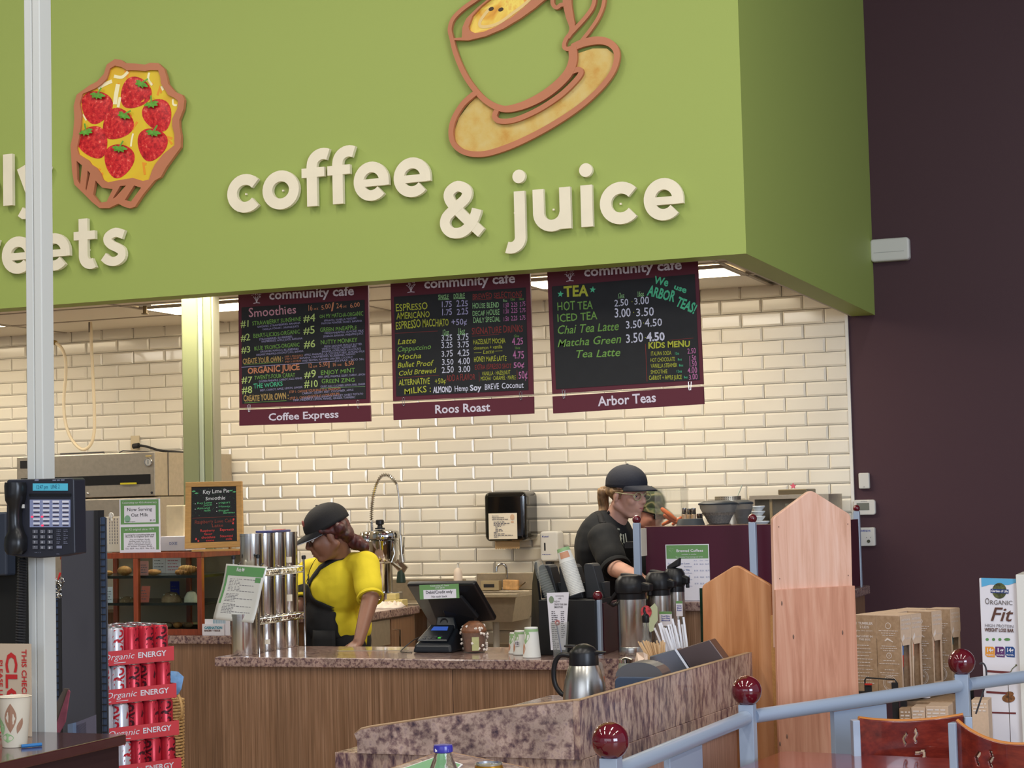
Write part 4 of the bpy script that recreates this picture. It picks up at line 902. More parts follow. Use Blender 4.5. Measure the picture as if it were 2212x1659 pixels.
m = MB(); q = Vector((g0.x + W_ * .84,yy,g1.z - H_ * .16)); m.prism([q + EX * .014 * math.cos(k * PI / 8) + EZ * .018 * math.sin(k * PI / 8) for k in range(16)],(0,-.0003,0)); m.box(q + Vector((-.009,-.0004,-.034)),q + Vector((.009,0,-.024))); m.build('emblem',mat('stamp_tan',(206,170,140),.7),pn,kind='stuff')
m = MB(); ta = AY(1068,1168,Yt + .05); tb_ = AY(1121,1168,Yt + .05); zb_ = AY(1095,1184,Yt + .05).z; n_ = 11; pts = [Vector((ta.x,Yt + .06,a.z + .01)),Vector((ta.x,Yt + .06,zb_))]
for i in range(n_ * 2 + 1): pts.append(Vector((ta.x + (tb_.x - ta.x) * i / (n_ * 2),Yt + .06,zb_ - (.008 if i % 2 else 0))))
pts.append(Vector((tb_.x,Yt + .06,a.z + .01))); m.prism(pts,(0,.001,0)); m.build('paper_towel',mat('brown_towel',(206,170,120),.8),t)
# soap dispenser
Yd = 10.47; a = AY(1167,1213,Yd); b = AY(1204,1147,Yd); w = b.x - a.x; h = b.z - a.z
t = thing('soap_dispenser','white wall soap dispenser with a dark level window right of the towel dispenser','dispenser',(a.x + w / 2,Yd + .05,a.z))
MB().rrect((a.x + w / 2,Yd,a.z),EX,EZ,(0,YW - .016 - Yd,0),-w / 2,0,w / 2,h,.02,6).build('cover',WHITE,t,bevel=.012,seg=3)
MB().rrect((a.x + w * .28,Yd - .001,a.z + h * .35),EX,EZ,(0,.002,0),-.005,0,.005,h * .27,.0045).build('window',INK,t)
m = MB(); m.text('Kutol',(a.x + w * .14,Yd - .001,a.z + h * .80),EX,EZ,.009,width=w * .36,wt=.03); sc_txt(m,Vector((a.x + w * .12,Yd - .001,a.z + h * .22)),EX,EZ,w * .5,1,.004,.01,(1,1)); m.build('print',mat('blue_ink',(70,84,160),.6),t,kind='stuff')
MB().box((a.x + w * .25,Yd + .01,a.z - .025),(a.x + w * .6,Yd + .06,a.z - .001)).build('push_bar',BLACKM,t,bevel=.004)
# hand sink
sx0,sx1 = AY(1008,1250,10.4).x,AY(1150,1250,10.4).x; zr = 1.06
t = thing('hand_sink','small stainless steel hand sink with high back on the tiled wall','sink',((sx0 + sx1) / 2,10.4,.86))
m = MB(); yb = YW - .014; yf = 10.14
m.box((sx0,yb - .02,zr),(sx1,yb,1.165)); m.build('back',STEELH,t,bevel=.003)
m = MB(); e = .018
m.box((sx0,yf,zr - .025),(sx1,yf + .045,zr - .001)); m.box((sx0,yf + .045,zr - .025),(sx0 + .04,yb - .02,zr - .001)); m.box((sx1 - .04,yf + .045,zr - .025),(sx1,yb - .02,zr - .001)); m.box((sx0 + .04,yb - .1,zr - .025),(sx1 - .04,yb - .02,zr - .001)); m.build('rim',STEELH,t,bevel=.004)
m = MB(); A = [(sx0 + .02,yf + .025,zr - .026),(sx1 - .02,yf + .025,zr - .026),(sx1 - .02,yb - .07,zr - .026),(sx0 + .02,yb - .07,zr - .026)]; B = [(sx0 + .06,yf + .06,.89),(sx1 - .06,yf + .06,.89),(sx1 - .06,yb - .1,.89),(sx0 + .06,yb - .1,.89)]
m.add(B + A,[(3,2,1,0),(0,1,5,4),(1,2,6,5),(2,3,7,6),(3,0,4,7)]); m.build('bowl',STEELH,t,solid=.003)
m = MB(); m.tube([((sx0 + sx1) / 2,10.33,.889),((sx0 + sx1) / 2,10.33,.45)],.02,12); m.tube([((sx0 + sx1) / 2,10.33,.45),((sx0 + sx1) / 2,yb,.42)],.02,12); m.build('drain_pipe',mat('white_pipe',(200,196,186),.4),t)
fx = AY(1095,1270,10.5).x; fz = AY(1095,1275,10.5).z; yw = yb - .021
f = MB().rrect((fx,yw,fz),EX,EZ,(0,-.03,0),-.055,-.022,.055,.018,.012).build('tap_body',CHROME,t,bevel=.004)
m = MB(); gz = AY(1085,1219,10.46).z; m.tube(spline([Vector((fx,yw - .03,fz)),Vector((fx,yw - .06,fz + .04)),Vector((fx,yw - .065,gz - .03)),Vector((fx - .012,yw - .07,gz - .005)),Vector((fx - .034,yw - .075,gz)),Vector((fx - .055,yw - .08,gz - .015)),Vector((fx - .06,yw - .085,gz - .045))],5),.0075,10); m.build('gooseneck',CHROME,f)
for sg in (-1,1):
    m = MB(); q = Vector((fx + sg * .04,yw - .03,fz + .004)); m.sph(q,.013,14,8); m.tube([q,q + Vector((sg * .03,-.02,.01)),q + Vector((sg * .085,-.03,.045))],[.006,.006,.004],8); m.build('lever',CHROME,f)
q = AY(1052,1262,10.46)
t = thing('card_box','small open tan card box behind the sink tap','box',(q.x,10.5,1.06))
m = MB(); m.box((q.x - .05,10.48,1.0605),(q.x + .07,10.53,1.12)); m.build('box',mat('tan_card',(176,158,122),.7),t,bevel=.003); m = MB(); m.box((q.x - .03,10.4785,1.08),(q.x + .04,10.4795,1.10)); m.build('opening',INK,t)
q = AY(1104,1262,10.5)
t = thing('paper_packet','orange printed paper packet behind the sink tap','packet',(q.x,10.5,1.06))
MB().obox((q.x,10.50,1.0935),.10,.03,.062,Euler((0,.04,0))).build('packet',mat('orange_print',(216,168,112),.6,noise=.2,nscale=40),t,bevel=.006)
# lotion bottle
q = AY(994,1262,10.45); s_ = S(994,1262,10.45)
t = thing('lotion_bottle','cream pump bottle standing left of the sink','bottle',(q.x,10.45,zr))
r = 9.5 * s_; z0 = 1.0005; zt = AY(994,1226,10.45).z
t.location = (q.x,10.42,z0)
for o_ in (t,): pass
PINV[t.name] = Matrix.Translation((q.x,10.42,z0)).inverted()
MB().lathe([(0,z0),(r * .96,z0),(r,z0 + .005),(r,zt - .03),(r * .8,zt - .012),(r * .35,zt),(0,zt)],(q.x,10.42,0),24).build('bottle',mat('cream_plastic',(230,214,200),.35),t)
m = MB(); m.cyl((q.x,10.42,zt),.009,.018,12); m.tube([(q.x,10.42,zt + .018),(q.x,10.42,zt + .03),(q.x + .022,10.40,zt + .03)],.0035,8); m.build('pump',WHITE,t)
MB().lathe([(r + .0005,z0 + .02),(r + .0005,z0 + .06)],(q.x,10.42,0),16,a0=-2.2,a1=-1.0).build('label',mat('lotion_label',(200,196,120),.6,noise=.5,nscale=60),t)
t = thing('sink_shelf','steel drainboard between the back counter and the hand sink','shelf',(-4.6,10.4,.98))
MB().box((-4.715,10.2,.965),(sx0 - .005,YW - .032,1.0)).build('board',STEELH,t,bevel=.003)
for x in (-4.70,sx0 - .03): MB().box((x,10.25,.0),(x + .02,10.27,.965)).build('leg',STEELH,t)
# ------------------------------------------------------------------ bakery display case on its counter
Yc = 8.31; x1 = AY(431,1300,Yc).x; x0 = AY(130,1300,Yc).x; zt = AY(430,1192,Yc).z; yb = 8.83; z0 = .9505
t = thing('bakery_case','glazed pastry case with cherry wood frame on the bakery counter','display case',((x0 + x1) / 2,(Yc + yb) / 2,z0))
pw = .028; xm = AY(293,1300,Yc).x
def post(x,y,w_=pw): MB().box((x - w_ / 2,y,z0),(x + w_ / 2,y + pw,zt - .031)).build('post',CASEW,t,bevel=.002)
for x in (x1,xm,x0 + .02): post(x,Yc); 
for x in (x1,xm + .02,x0 + .02): post(x,yb - pw)
fr = MB(); fr.box((x0,Yc,zt - .03),(x1 + pw / 2,Yc + pw,zt)); fr.build('top_rail',CASEW,t,bevel=.002)
MB().box((x0,yb - pw,zt - .03),(x1 + pw / 2,yb,zt)).build('top_rail',CASEW,t,bevel=.002)
MB().box((x1 - pw / 2,Yc + pw + .001,zt - .03),(x1 + pw / 2,yb - pw - .001,zt)).build('side_rail',CASEW,t,bevel=.002)
MB().box((x0,Yc + .002,z0),(x1 - pw / 2 - .001,Yc + pw - .002,z0 + .03)).build('bottom_rail',CASEW,t)
MB().box((x0 + .03,Yc + pw + .001,z0),(x1 - pw / 2 - .001,yb - pw - .001,z0 + .02)).build('floor_board',BLACKM,t)
MB().box((x0,yb - .012,z0 + .031),(x1 - .02,yb - .009,zt - .031)).build('rear_door',mat('case_back',(150,132,110),.5),t)
MB().box((x0 + .01,Yc + .01,zt - .012),(x1,yb - .03,zt - .006)).build('top_glass',PANE,t)
MB().box((x1 + .004,Yc + pw + .001,z0 + .001),(x1 + .008,yb - pw - .001,zt - .031)).build('side_glass',PANE,t)
for a_,b_ in ((x0 + .04,xm - pw / 2 - .001),(xm + pw / 2 + .001,x1 - pw / 2 - .001)):
    MB().box((a_,Yc + .012,z0 + .031),(b_,Yc + .016,zt - .031)).build('front_glass',PANE,t)
SHZ = []
for v,lb in ((1243,'upper'),(1302,'lower')):
    z = AY(370,v,Yc + .05).z; SHZ.append(z)
    MB().box((x0 + .03,Yc + .04,z - .014),(x1 - .018,yb - .05,z)).build('shelf',mat('smoked_shelf',(38,38,34),.2),t)
for z in (z0 + .03,): SHZ.append(z)
# pastries: each loaf, croissant and cookie lies loose on a shelf
BUN = ramp_mat('baked_crust',[(.3,(120,72,34)),(.5,(184,124,62)),(.7,(214,164,98))],22,4,.6,bump=.4)
BUND = ramp_mat('dark_crust',[(.3,(78,56,36)),(.5,(118,92,62)),(.7,(150,124,92))],30,4,.7,bump=.4)
ICE = mat('icing',(206,200,178),.5,noise=.1,nscale=50)
def pastry(kind,lab,u,v,wpx,zsh,Y=8.44,m=None,hf=.5):
    p = AY(u,v,Y); s = S(u,v,Y); w = wpx * s / 2; m = m or BUN
    t = thing('pastry',lab,'pastry',(p.x,Y,zsh),group=None); g = MB(); rr = random.Random(int(u * 7 + v))
    if kind == 'loaf': g.sph((p.x,Y,zsh + w * hf * .98),w,20,12,sc=(1,.7,hf))
    elif kind == 'croissant':
        for k in range(-4,5):
            f = k / 4.5; r = w * .34 * (1 - .55 * f * f); g.sph((p.x + f * w * .8,Y + .03 * f * f,zsh + w * .36),r,12,8,sc=(.62,1,1))
    elif kind == 'scone':
        g.lathe([(0,zsh),(w,zsh),(w * .96,zsh + w * hf * .5),(w * .55,zsh + w * hf * 1.1),(0,zsh + w * hf * 1.25)],(p.x,Y,0),9)
    elif kind == 'cookie':
        g.lathe([(0,zsh),(w,zsh),(w,zsh + .008),(w * .6,zsh + .018),(0,zsh + .02)],(p.x,Y,0),20)
    g.build('crust',m,t)
    if kind == 'scone' and m is BUND or kind == 'cookie':
        h = MB()
        for i in range(9): h.sph((p.x + rr.uniform(-.7,.7) * w,Y - w * .3 + rr.uniform(-.3,.3) * w,zsh + (w * hf * .9 if kind == 'scone' else .018)),.004,6,4)
        h.build('toppings',ICE if m is BUND else BUND,t,kind='stuff')
    return t
pastry('loaf','round golden roll at the left end of the upper case shelf',234,1238,22,SHZ[0])
pastry('loaf','large golden roll with split crust left of the middle case post',269,1236,34,SHZ[0],hf=.6)
pastry('loaf','flat pinkish loaf behind the glass right of the middle case post',332,1238,36,SHZ[0],hf=.35)
pastry('croissant','broad pale croissant near the right post of the upper shelf',402,1232,60,SHZ[0],Y=8.45)
pastry('croissant','smaller croissant in front of the broad one on the upper shelf',386,1238,34,SHZ[0],Y=8.385)
pastry('loaf','long golden pastry seen through the side glass on the upper shelf',468,1228,48,SHZ[0],Y=8.66,hf=.4) if False else None
pastry('scone','berry tart on the lower shelf left of the middle post',275,1293,34,SHZ[1],m=BUND,hf=.6)
pastry('scone','brown mounded scone in the middle of the lower shelf',370,1290,44,SHZ[1],m=BUND,hf=.8)
pastry('scone','iced white pastry beside the right post on the lower shelf',413,1288,32,SHZ[1],m=ICE,hf=1.2)
for i,(u,lab) in enumerate(((340,'left wrapped bun at the bottom of the case'),(362,'second wrapped bun at the bottom of the case'),(384,'third wrapped bun at the bottom of the case'),(406,'right wrapped bun at the bottom of the case'))):
    pastry('loaf',lab,u,1355,22,SHZ[2] - .008,Y=8.5,m=BUND if i % 2 else BUN,hf=.6)
# price cards inside the case
def card(lab,u0,v0,u1,v1,Y,m=PAPER,zb=None,tilt=0,txt=None,parent=None,tm=None):
    a = AY(u0,v1,Y); b = AY(u1,v0,Y); zb = a.z if zb is None else zb
    t = thing('price_card',lab,'card',((a.x + b.x) / 2,Y,zb)); d = Vector((math.sin(tilt),0,math.cos(tilt)))
    o = paper('card',t,(a.x,Y,zb + .001),EX,d,b.x - a.x,b.z - zb,m,th=.002)
    g = MB(); sc_txt(g,Vector((a.x + (b.x - a.x) * .15,Y - .001,b.z - (b.z - zb) * .3)),EX,EZ,(b.x - a.x) * .7,4,.004,(b.z - zb) * .17); g.build('print',tm or INKG,o,kind='stuff'); return t
card('white price card standing at the back of the upper case shelf',330,1200,357,1238,8.62,zb=SHZ[0])
card('white price card with pink lettering beside the right post of the case',358,1200,390,1236,8.6,zb=SHZ[0],tm=mat('pink_ink',(190,90,110),.6))
card('pink price card on the upper shelf just right of the middle post',302,1212,320,1242,8.40,m=mat('pink_card',(214,150,140),.6),zb=SHZ[0])
card('small white price card with green top at left on the lower shelf',229,1268,243,1294,8.37,zb=SHZ[1])
card('small red price card on the lower shelf right of the middle post',303,1266,321,1295,8.40,m=mat('coral_card',(206,110,92),.6),zb=SHZ[1],tilt=.12)
card('small blue card at the back of the lower shelf',368,1256,387,1275,8.7,m=mat('blue_card',(50,50,140),.6),zb=SHZ[1])
# signs and clutter on top of the case
zc_ = zt + .0005
Yn = 8.34; a,b = AY(259,1190,Yn),AY(345,1077,Yn); w_ = b.x - a.x; h_ = b.z - zc_
t = thing('counter_sign','tall sign card reading Now Serving Oat Milk on the case','sign',(a.x + w_ / 2,Yn,zc_))
o = paper('board',t,(a.x,Yn,zc_),EX,EZ,w_,h_,PAPER,th=.004)
MB().box((a.x + w_ * .2,Yn + .005,zc_),(a.x + w_ * .8,Yn + .05,zc_ + .003)).build('foot',PLAS,t)
m = MB()
def R4(m,o_,fx0,fy0,fx1,fy1,d=.0006,W=None,H_=None): m.add([o_ + EX * (W * x) + EZ * (H_ * y) + Vector((0,-d,0)) for x,y in ((fx0,fy0),(fx1,fy0),(fx1,fy1),(fx0,fy1))],[(0,1,2,3)])
o_ = Vector((a.x,Yn,zc_)); K = dict(W=w_,H_=h_)
R4(m,o_,.03,.53,.97,.99,**K); R4(m,o_,.03,.37,.97,.48,**K); R4(m,o_,.03,.05,.10,.37,**K); R4(m,o_,.90,.05,.97,.37,**K); m.build('green_print',GRNC,o,kind='stuff')
m = MB(); R4(m,o_,.12,.56,.90,.88,d=.001,**K); m.build('white_panel',PAPER,o)
m = MB(); T = lambda s_,x,y,h,w0,al='C',wt=0: m.text(s_,o_ + EX * (w_ * x) + EZ * (h_ * y) + Vector((0,-.0015,0)),EX,EZ,h * h_,width=w0 * w_,align=al,wt=wt)
T('Now Serving',.5,.78,.06,.62); T('Oat Milk',.5,.675,.06,.42); T('$0.50',.82,.585,.03,.13); T('Certified organic',.27,.575,.018,.26)
for i in range(2): T('Looking for something light and',.5,.32,.028,.72) if i == 0 else T('flavorful to brighten your day?',.5,.285,.028,.7)
for i,s_ in enumerate(('Try an Italian Soda','Sparkling water, flavored with','your choice of syrup.','Add 1oz half-and-half to make it','an Italian Cream Soda')): T(s_,.5,.235 - i * .032,.022,.5 + .03 * i)
T('12oz - $2.50   16oz - $2.75   20oz - $3.25',.5,.065,.024,.72); m.build('lettering',INK,o,kind='stuff')
m = MB(); T('Celebrating our 45th Anniversary',.5,.92,.035,.86); T('an A2 original since 1979',.5,.415,.04,.72); m.build('white_lettering',PAPER,o,kind='stuff')
m = MB(); q = o_ + EX * w_ * .2 + EZ * h_ * .635 + Vector((0,-.0015,0)); m.prism([q + EX * w_ * .075 * math.cos(k * PI / 10) + EZ * w_ * .075 * math.sin(k * PI / 10) for k in range(20)],(0,-.0003,0)); m.build('seal',mat('seal_green',(130,170,140),.6),o)
# easel chalkboard
Ye = 8.33; q = [AY(u,v,Ye) for u,v in ((401,1186),(527,1181),(515.5,1040),(394,1042))]
ex = (q[1] - q[0]).normalized(); t = thing('easel_chalkboard','small oak framed chalkboard about key lime pie smoothie on the bakery case','chalkboard',((q[0].x + q[1].x) / 2,Ye,zc_))
qq = [p + Vector((0,(p.z - zc_) * .12,0)) for p in q]; nrm = (qq[1] - qq[0]).cross(qq[3] - qq[0]).normalized()
bl = lambda f,g,d=0: (qq[0].lerp(qq[1],f)).lerp(qq[3].lerp(qq[2],f),g) + nrm * d
for f0,g0,f1,g1 in ((0,0,1,.085),(0,.925,1,1),(0,.085,.1,.925),(.9,.085,1,.925)): MB().prism([bl(f0,g0),bl(f1,g0),bl(f1,g1),bl(f0,g1)],nrm * .014).build('frame_rail',TAN,t,bevel=.002)
bo = MB().prism([bl(.1,.085,.003),bl(.9,.085,.003),bl(.9,.925,.003),bl(.1,.925,.003)],nrm * .003).build('chalkboard',BOARD,t)
e1 = (qq[1] - qq[0]).normalized(); e2 = nrm.cross(e1); W_ = (qq[1] - qq[0]).length; H_ = (qq[3] - qq[0]).length
def tx(c,s_,f,g,h,wd,al='L'):
    m = MB(); m.text(s_,bl(f,g,.007),e1,e2,h * H_,width=wd * W_,align=al,jit=.08,wt=.005); return m
grp = {}
for c,s_,f,g,h,wd in (('w','Key Lime Pie',.3,.82,.055,.46),('w','Smoothie',.35,.72,.055,.34),('m','Key Lime',.2,.665,.03,.26),('m','Juice',.32,.635,.028,.14),('m','yogurt',.58,.665,.03,.2),('m','Honey',.58,.605,.03,.2),('m','Almond',.2,.585,.03,.22),('m','milk',.32,.55,.028,.12),('m','frozen',.58,.545,.03,.18),('m','Bananas',.66,.51,.03,.2),
                           ('r','Raspberry Love Cake',.16,.37,.05,.68),('r','Latte',.46,.31,.045,.2),('c','Raspberry',.26,.245,.034,.25),('c','flavor',.33,.195,.03,.14),('c','Espresso',.6,.25,.034,.24),('c','chocolate',.28,.145,.034,.24),('c','sauce',.36,.10,.03,.14),('c','Steamed',.6,.155,.034,.22),('c','milk',.7,.11,.03,.11)):
    mb = grp.setdefault(c,MB()); mb.text(s_,bl(f,g,.007),e1,e2,h * H_,width=wd * W_,jit=.1,wt=.01)
rg = random.Random(5); mb = grp['m']
for i in range(90):
    f,g = rg.uniform(.12,.88),rg.uniform(.47,.9); p = bl(f,g,.0072); r_ = .0012; mb.add([p + e1 * r_,p + e2 * r_,p - e1 * r_,p - e2 * r_],[(0,1,2,3)])
for f,g in ((.14,.86),(.19,.83),(.8,.86),(.86,.84)):
    p = bl(f,g,.0075); mb.ribbon([p - e1 * .012,p,p + e1 * .012],[.001,.009,.001],nrm * .0003)
for f,g in ((.17,.67),(.55,.67),(.17,.59),(.55,.61),(.55,.55)):
    p = bl(f,g,.0075); grp['w'].prism([p + e1 * .0028 * math.cos(k) + e2 * .0028 * math.sin(k) for k in range(6)],nrm * .0002)
for f,g in ((.84,.42),(.83,.36),(.19,.14),(.23,.11)):
    p = bl(f,g,.0075); grp['c'].prism([p + e1 * .006 * math.cos(k) + e2 * .006 * math.sin(k) for k in range(6)],nrm * .0002)
grp['r'].ribbon([bl(.12,.455,.007),bl(.5,.46,.007),bl(.88,.465,.007)],.002,nrm * .0003)
MATS['chalk_c'] = mat('chalk_coral',(206,70,66),.8)
for c,mb in grp.items(): mb.build('chalk_lettering',{'w': mat('chalk_white',(214,214,214),.8),'m': mat('chalk_mint2',(96,176,120),.8),'r': mat('chalk_brown',(128,62,52),.8),'c': MATS['chalk_c']}[c],bo,kind='stuff')
m = MB(); m.bar((qq[0].x + .05,Ye - .01,zc_ + .006),(qq[1].x - .02,Ye - .01,zc_ + .006),.03,.011); m.build('easel_tray',TAN,t,bevel=.002)
m = MB(); m.bar((bl(.5,.9) - nrm * .01),Vector((bl(.5,0).x,Ye + .16,zc_ + .008)),.012,.01); m.build('easel_leg',TAN,t)
# tub with tape roll, papers and napkin box on the case top
def boxthing(name,lab,cat,u0,u1,vb,vt,Y,D,m,zb=zc_,bev=.003):
    a,b = AY(u0,vb,Y),AY(u1,vt,Y); t = thing(name,lab,cat,((a.x + b.x) / 2,Y + D / 2,zb))
    o = MB().box((a.x,Y,zb),(b.x,Y + D,b.z)).build('body',m,t,bevel=bev); return t,a,b,o
t,a,b,o = boxthing('napkin_box','pale cardboard box with blue print between sign card and easel','box',347,402,1178,1158,8.55,.2,PAPER)
m = MB(); m.text('DIXIE',((a.x + b.x) / 2,8.549,b.z - .045),EX,EZ,.014,align='C',wt=.02); m.build('print',mat('blue_grey_ink',(120,134,176),.6),o)
t,a,b,o = boxthing('paper_bag_stack','upright stack of crinkled cream paper behind the case top box','paper',359,396,1155,1091,8.62,.05,mat('cream_bag',(222,206,170),.8,noise=.05),bev=.006)
t,a,b,o = boxthing('white_board_card','white board with printed columns behind the dark grey panel','board',214,259,1182,1116,8.5,.02,PAPERC)
m = MB()
for k in range(4):
    for i in range(9): p = Vector((a.x + (b.x - a.x) * (.5 + .12 * k),8.499,b.z - .02 - i * .016)); m.box(p,p + Vector((.004,.0004,.011)))
m.build('print',INKG,o,kind='stuff')
m = MB(); q = AY(241,1113,8.49); m.tube([q + Vector((.012 * math.cos(k * PI / 8),-.004,.012 * math.sin(k * PI / 8))) for k in range(16)],.004,6,closed=True); m.tube([q + Vector((-.004,-.004,.01)),q + Vector((.004,-.004,-.03))],.005,6); m.build('clip',WHITE,o)
# wall outlet with black cord, far oven
Yv = 9.62; a = AY(36,988,Yv); b = AY(335,1070,Yv); zt_ = AY(335,976,Yv).z; dp = AX(393,975,b.x).y - Yv
zst = .93
t = thing('conveyor_oven','wide stainless steel oven with long dark slot behind the telephone','oven',((a.x + b.x) / 2,Yv + dp / 2,1.001))
zb_ = AY(335,1071,Yv).z
ov = MB().box((a.x,Yv,zb_),(b.x,10.55,zt_)).build('upper_body',STEELH,t,bevel=.004)
sl0,sl1 = AY(45,1035,Yv - .001),AY(325,1045,Yv - .001); szt = AY(325,1024,Yv).z; szb = AY(325,1045,Yv).z
MB().box((sl0.x,Yv - .002,szb),(sl1.x,Yv + .001,szt)).build('slot',mat('slot_black',(14,12,10),.5),ov)
MB().box((AY(262,1044,Yv).x,Yv - .012,szb + .0005),(AY(296,1044,Yv).x,Yv - .0025,szb + .011)).build('yellow_label',mat('yellow_tag',(214,196,40),.5),ov)
MB().box((AY(44,1010,Yv).x,Yv - .003,AY(44,1012,Yv).z),(AY(76,1010,Yv).x,Yv - .0005,AY(44,996,Yv).z)).build('badge',mat('badge_black',(38,36,34),.4),ov)
q = AY(321,998,Yv); m = MB(); m.prism([q + Vector((.021 * math.cos(k * PI / 10),-.002,.021 * math.sin(k * PI / 10))) for k in range(20)],(0,-.004,0)); m.build('dial',mat('dial_face',(190,186,176),.3),ov)
m = MB(); m.tube([q + Vector((.024 * math.cos(k * PI / 10),-.005,.024 * math.sin(k * PI / 10))) for k in range(20)],.004,6,closed=True); m.box(q + Vector((-.003,-.008,-.014)),q + Vector((.003,-.0065,.014))); m.build('bezel',STEEL,ov)
q = AY(321,985,Yv); MB().box(q + Vector((-.02,-.003,-.004)),q + Vector((.02,-.0005,.004))).build('label_strip',mat('tan_label',(206,178,110),.5),ov)
for u in (174,190): MB().sph(AY(u,1066,Yv),.009,12,8).build('screw',CHROME,ov)
MB().sph(AY(328,1064,Yv),.008,10,6).build('hole',INK,ov)
m = MB(); m.box((a.x + .02,Yv + .01,1.001),(b.x + .03,10.54,zb_ - .006)); lo = m.build('lower_body',STEELH,t,bevel=.003)
for u0,u1 in ((40,181),(184,338)): MB().box((AY(u0,1100,Yv).x,Yv - .006,1.02),(AY(u1,1100,Yv).x,Yv + .009,zb_ - .012)).build('door',STEELH,lo,bevel=.003)
MB().bar(Vector((b.x + .002,Yv + .15,zb_)),Vector((b.x + .002,Yv + .15,zt_)),.003).build('seam',DGREY,ov)
m = MB(); m.tube([AY(110,980,Yv) + Vector((0,.1,0)),AY(205,976,Yv) + Vector((0,.1,0)),AY(206,979,Yv) + Vector((0,.1,0))],.0035,6); m.tube([AY(238,977,Yv) + Vector((0,.1,0)),AY(246,973,Yv) + Vector((0,.1,0)),AY(310,977,Yv) + Vector((0,.1,0))],.0035,6); m.build('wire_rack',DGREY,ov,kind='stuff')
q = AY(291,957,YW - .02)
t = thing('wall_outlet','beige wall outlet with a thick black plugged cord above the oven','outlet',tuple(q))
MB().box((q.x - .035,YW - .017,q.z - .05),(q.x + .035,YW - .0125,q.z + .05)).build('plate',mat('outlet_beige',(200,186,156),.5),t,bevel=.002)
m = MB(); Yq = YW - .04; m.tube(spline([AY(290,965,Yq),AY(298,962,Yq),AY(318,965,Yq),AY(345,973,Yq),AY(375,976,Yq),AY(400,978,Yq)],5),.008,8); m.build('cord',BLACKM,t)
m = MB(); m.tube([AY(288,964,Yq),AY(300,962,Yq)],.018,10); m.build('plug',BLACKM,t)
# bakery tissue box
Yx = 8.285; a,b = AY(437,1372,Yx),AY(483,1348,Yx)
t = thing('tissue_box','white and teal bakery tissue box on the bakery counter','box',((a.x + b.x) / 2,8.29,z0))
bh_ = b.z - z0; o = MB().box((a.x,Yx,z0),(b.x,Yx + .012,z0 + bh_)).build('front',PAPER,t)
MB().box((a.x + .008,Yx + .0125,z0),(b.x + .03,8.303,AY(500,1338,Yx).z)).build('body',PAPER,t,bevel=.001)
m = MB(); w_ = b.x - a.x; p = Vector((a.x + w_ * .1,Yx - .0008,z0 + bh_ * .58)); m.text('CARNATION',p,EX,EZ,bh_ * .2,width=w_ * .84,wt=.05); m.build('brand_lettering',mat('teal_ink',(70,150,170),.6),o,kind='stuff')
m = MB(); m.text('BAKERY TISSUE',p + Vector((0,0,-bh_ * .22)),EX,EZ,bh_ * .13,width=w_ * .74,wt=.04); m.build('lettering',mat('brown_ink',(90,56,44),.6),o,kind='stuff')
m = MB(); zz = z0 + bh_ + .002
for i in range(12):
    c_ = mat('teal_ink') 
    m.box((a.x + .02 + w_ * (.30 + .05 * i),8.2965,zz),(a.x + .02 + w_ * (.32 + .05 * i),8.2968,zz + .02))
m.build('teal_stripes',mat('teal_ink'),o,kind='stuff')
# ------------------------------------------------------------------ canister rack on the front counter
CANM = ramp_mat('canister_steel',[(.3,(190,188,184)),(.5,(214,212,206)),(.7,(232,230,226))],40,2,.2,stretch=(1,1,.02),metal=1)
sC = S(600,1400,8.0)
xr = AZ(652,1396,CZ).x; y_f = 7.83; ylen = .47; rC = .057
pxl = xr - .135
tiers = [CZ + .001,AY(600,1331,8.0).z + .004,AY(600,1228,8.0).z + .004]
rack = thing('canister_rack','three tier chrome wire rack holding steel canisters on the counter','rack',(xr - .065,y_f + ylen / 2,CZ))
topz = [0,AY(567,1208,y_f).z,0]
for (x,y,zt) in ((xr,y_f + ylen,AY(652,1208,y_f + ylen).z),(xr,y_f,AY(567,1206,y_f).z),(pxl,y_f,AY(520,1208,y_f).z),(pxl,y_f + ylen,AY(652,1208,y_f + ylen).z)):
    p = MB().tube([(x,y,CZ + .0005),(x,y,zt)],.006,10).build('post',CHROME,rack)
    MB().cyl((x,y,zt),.011,.02,12,bev=.003).build('cap',BLACK,p)
for z in (tiers[1] - .005,tiers[2] - .005):
    m = MB()
    for x in (pxl,xr): m.tube([(x,y_f,z),(x,y_f + ylen,z)],.003,6); m.tube([(x,y_f,z - .028),(x,y_f + ylen,z - .028)],.003,6)
    for y in (y_f,y_f + ylen): m.tube([(pxl,y,z),(xr,y,z)],.003,6); m.tube([(pxl,y,z - .028),(xr,y,z - .028)],.003,6)
    n = 22
    for x in (pxl,xr):
        zig = [(x,y_f + ylen * i / n,z - (.028 if i % 2 else 0)) for i in range(n + 1)]; m.tube(zig,.0018,4)
    for i in range(1,9): m.tube([(pxl,y_f + ylen * i / 9,z),(xr,y_f + ylen * i / 9,z)],.0018,4)
    m.build('wire_shelf',CHROME,rack)
def canister(x,y,z,h,r,lab,tagp=None):
    t = thing('canister',lab,'canister',(x,y,z),group='steel canisters on the wire rack' if 'rack' in lab else None)
    MB().lathe([(0,z),(r * .985,z),(r,z + .003),(r,z + h * .93),(r * 1.02,z + h * .935),(r * 1.02,z + h),(r * .98,z + h),(0,z + h - .004)],(x,y,0),32).build('body',CANM,t)
    if tagp: 
        m = MB(); m.lathe([(r + .0008,z + h * tagp),(r + .0008,z + h * (tagp + .17))],(x,y,0),8,a0=-1.3,a1=-.6); m.build('paper_tag',PAPERC,t)
    return t
xc = (xr + pxl) / 2; hs = [tiers[1] - .038 - tiers[0],tiers[2] - .04 - tiers[1],AY(560,1152,7.95).z - tiers[2]]
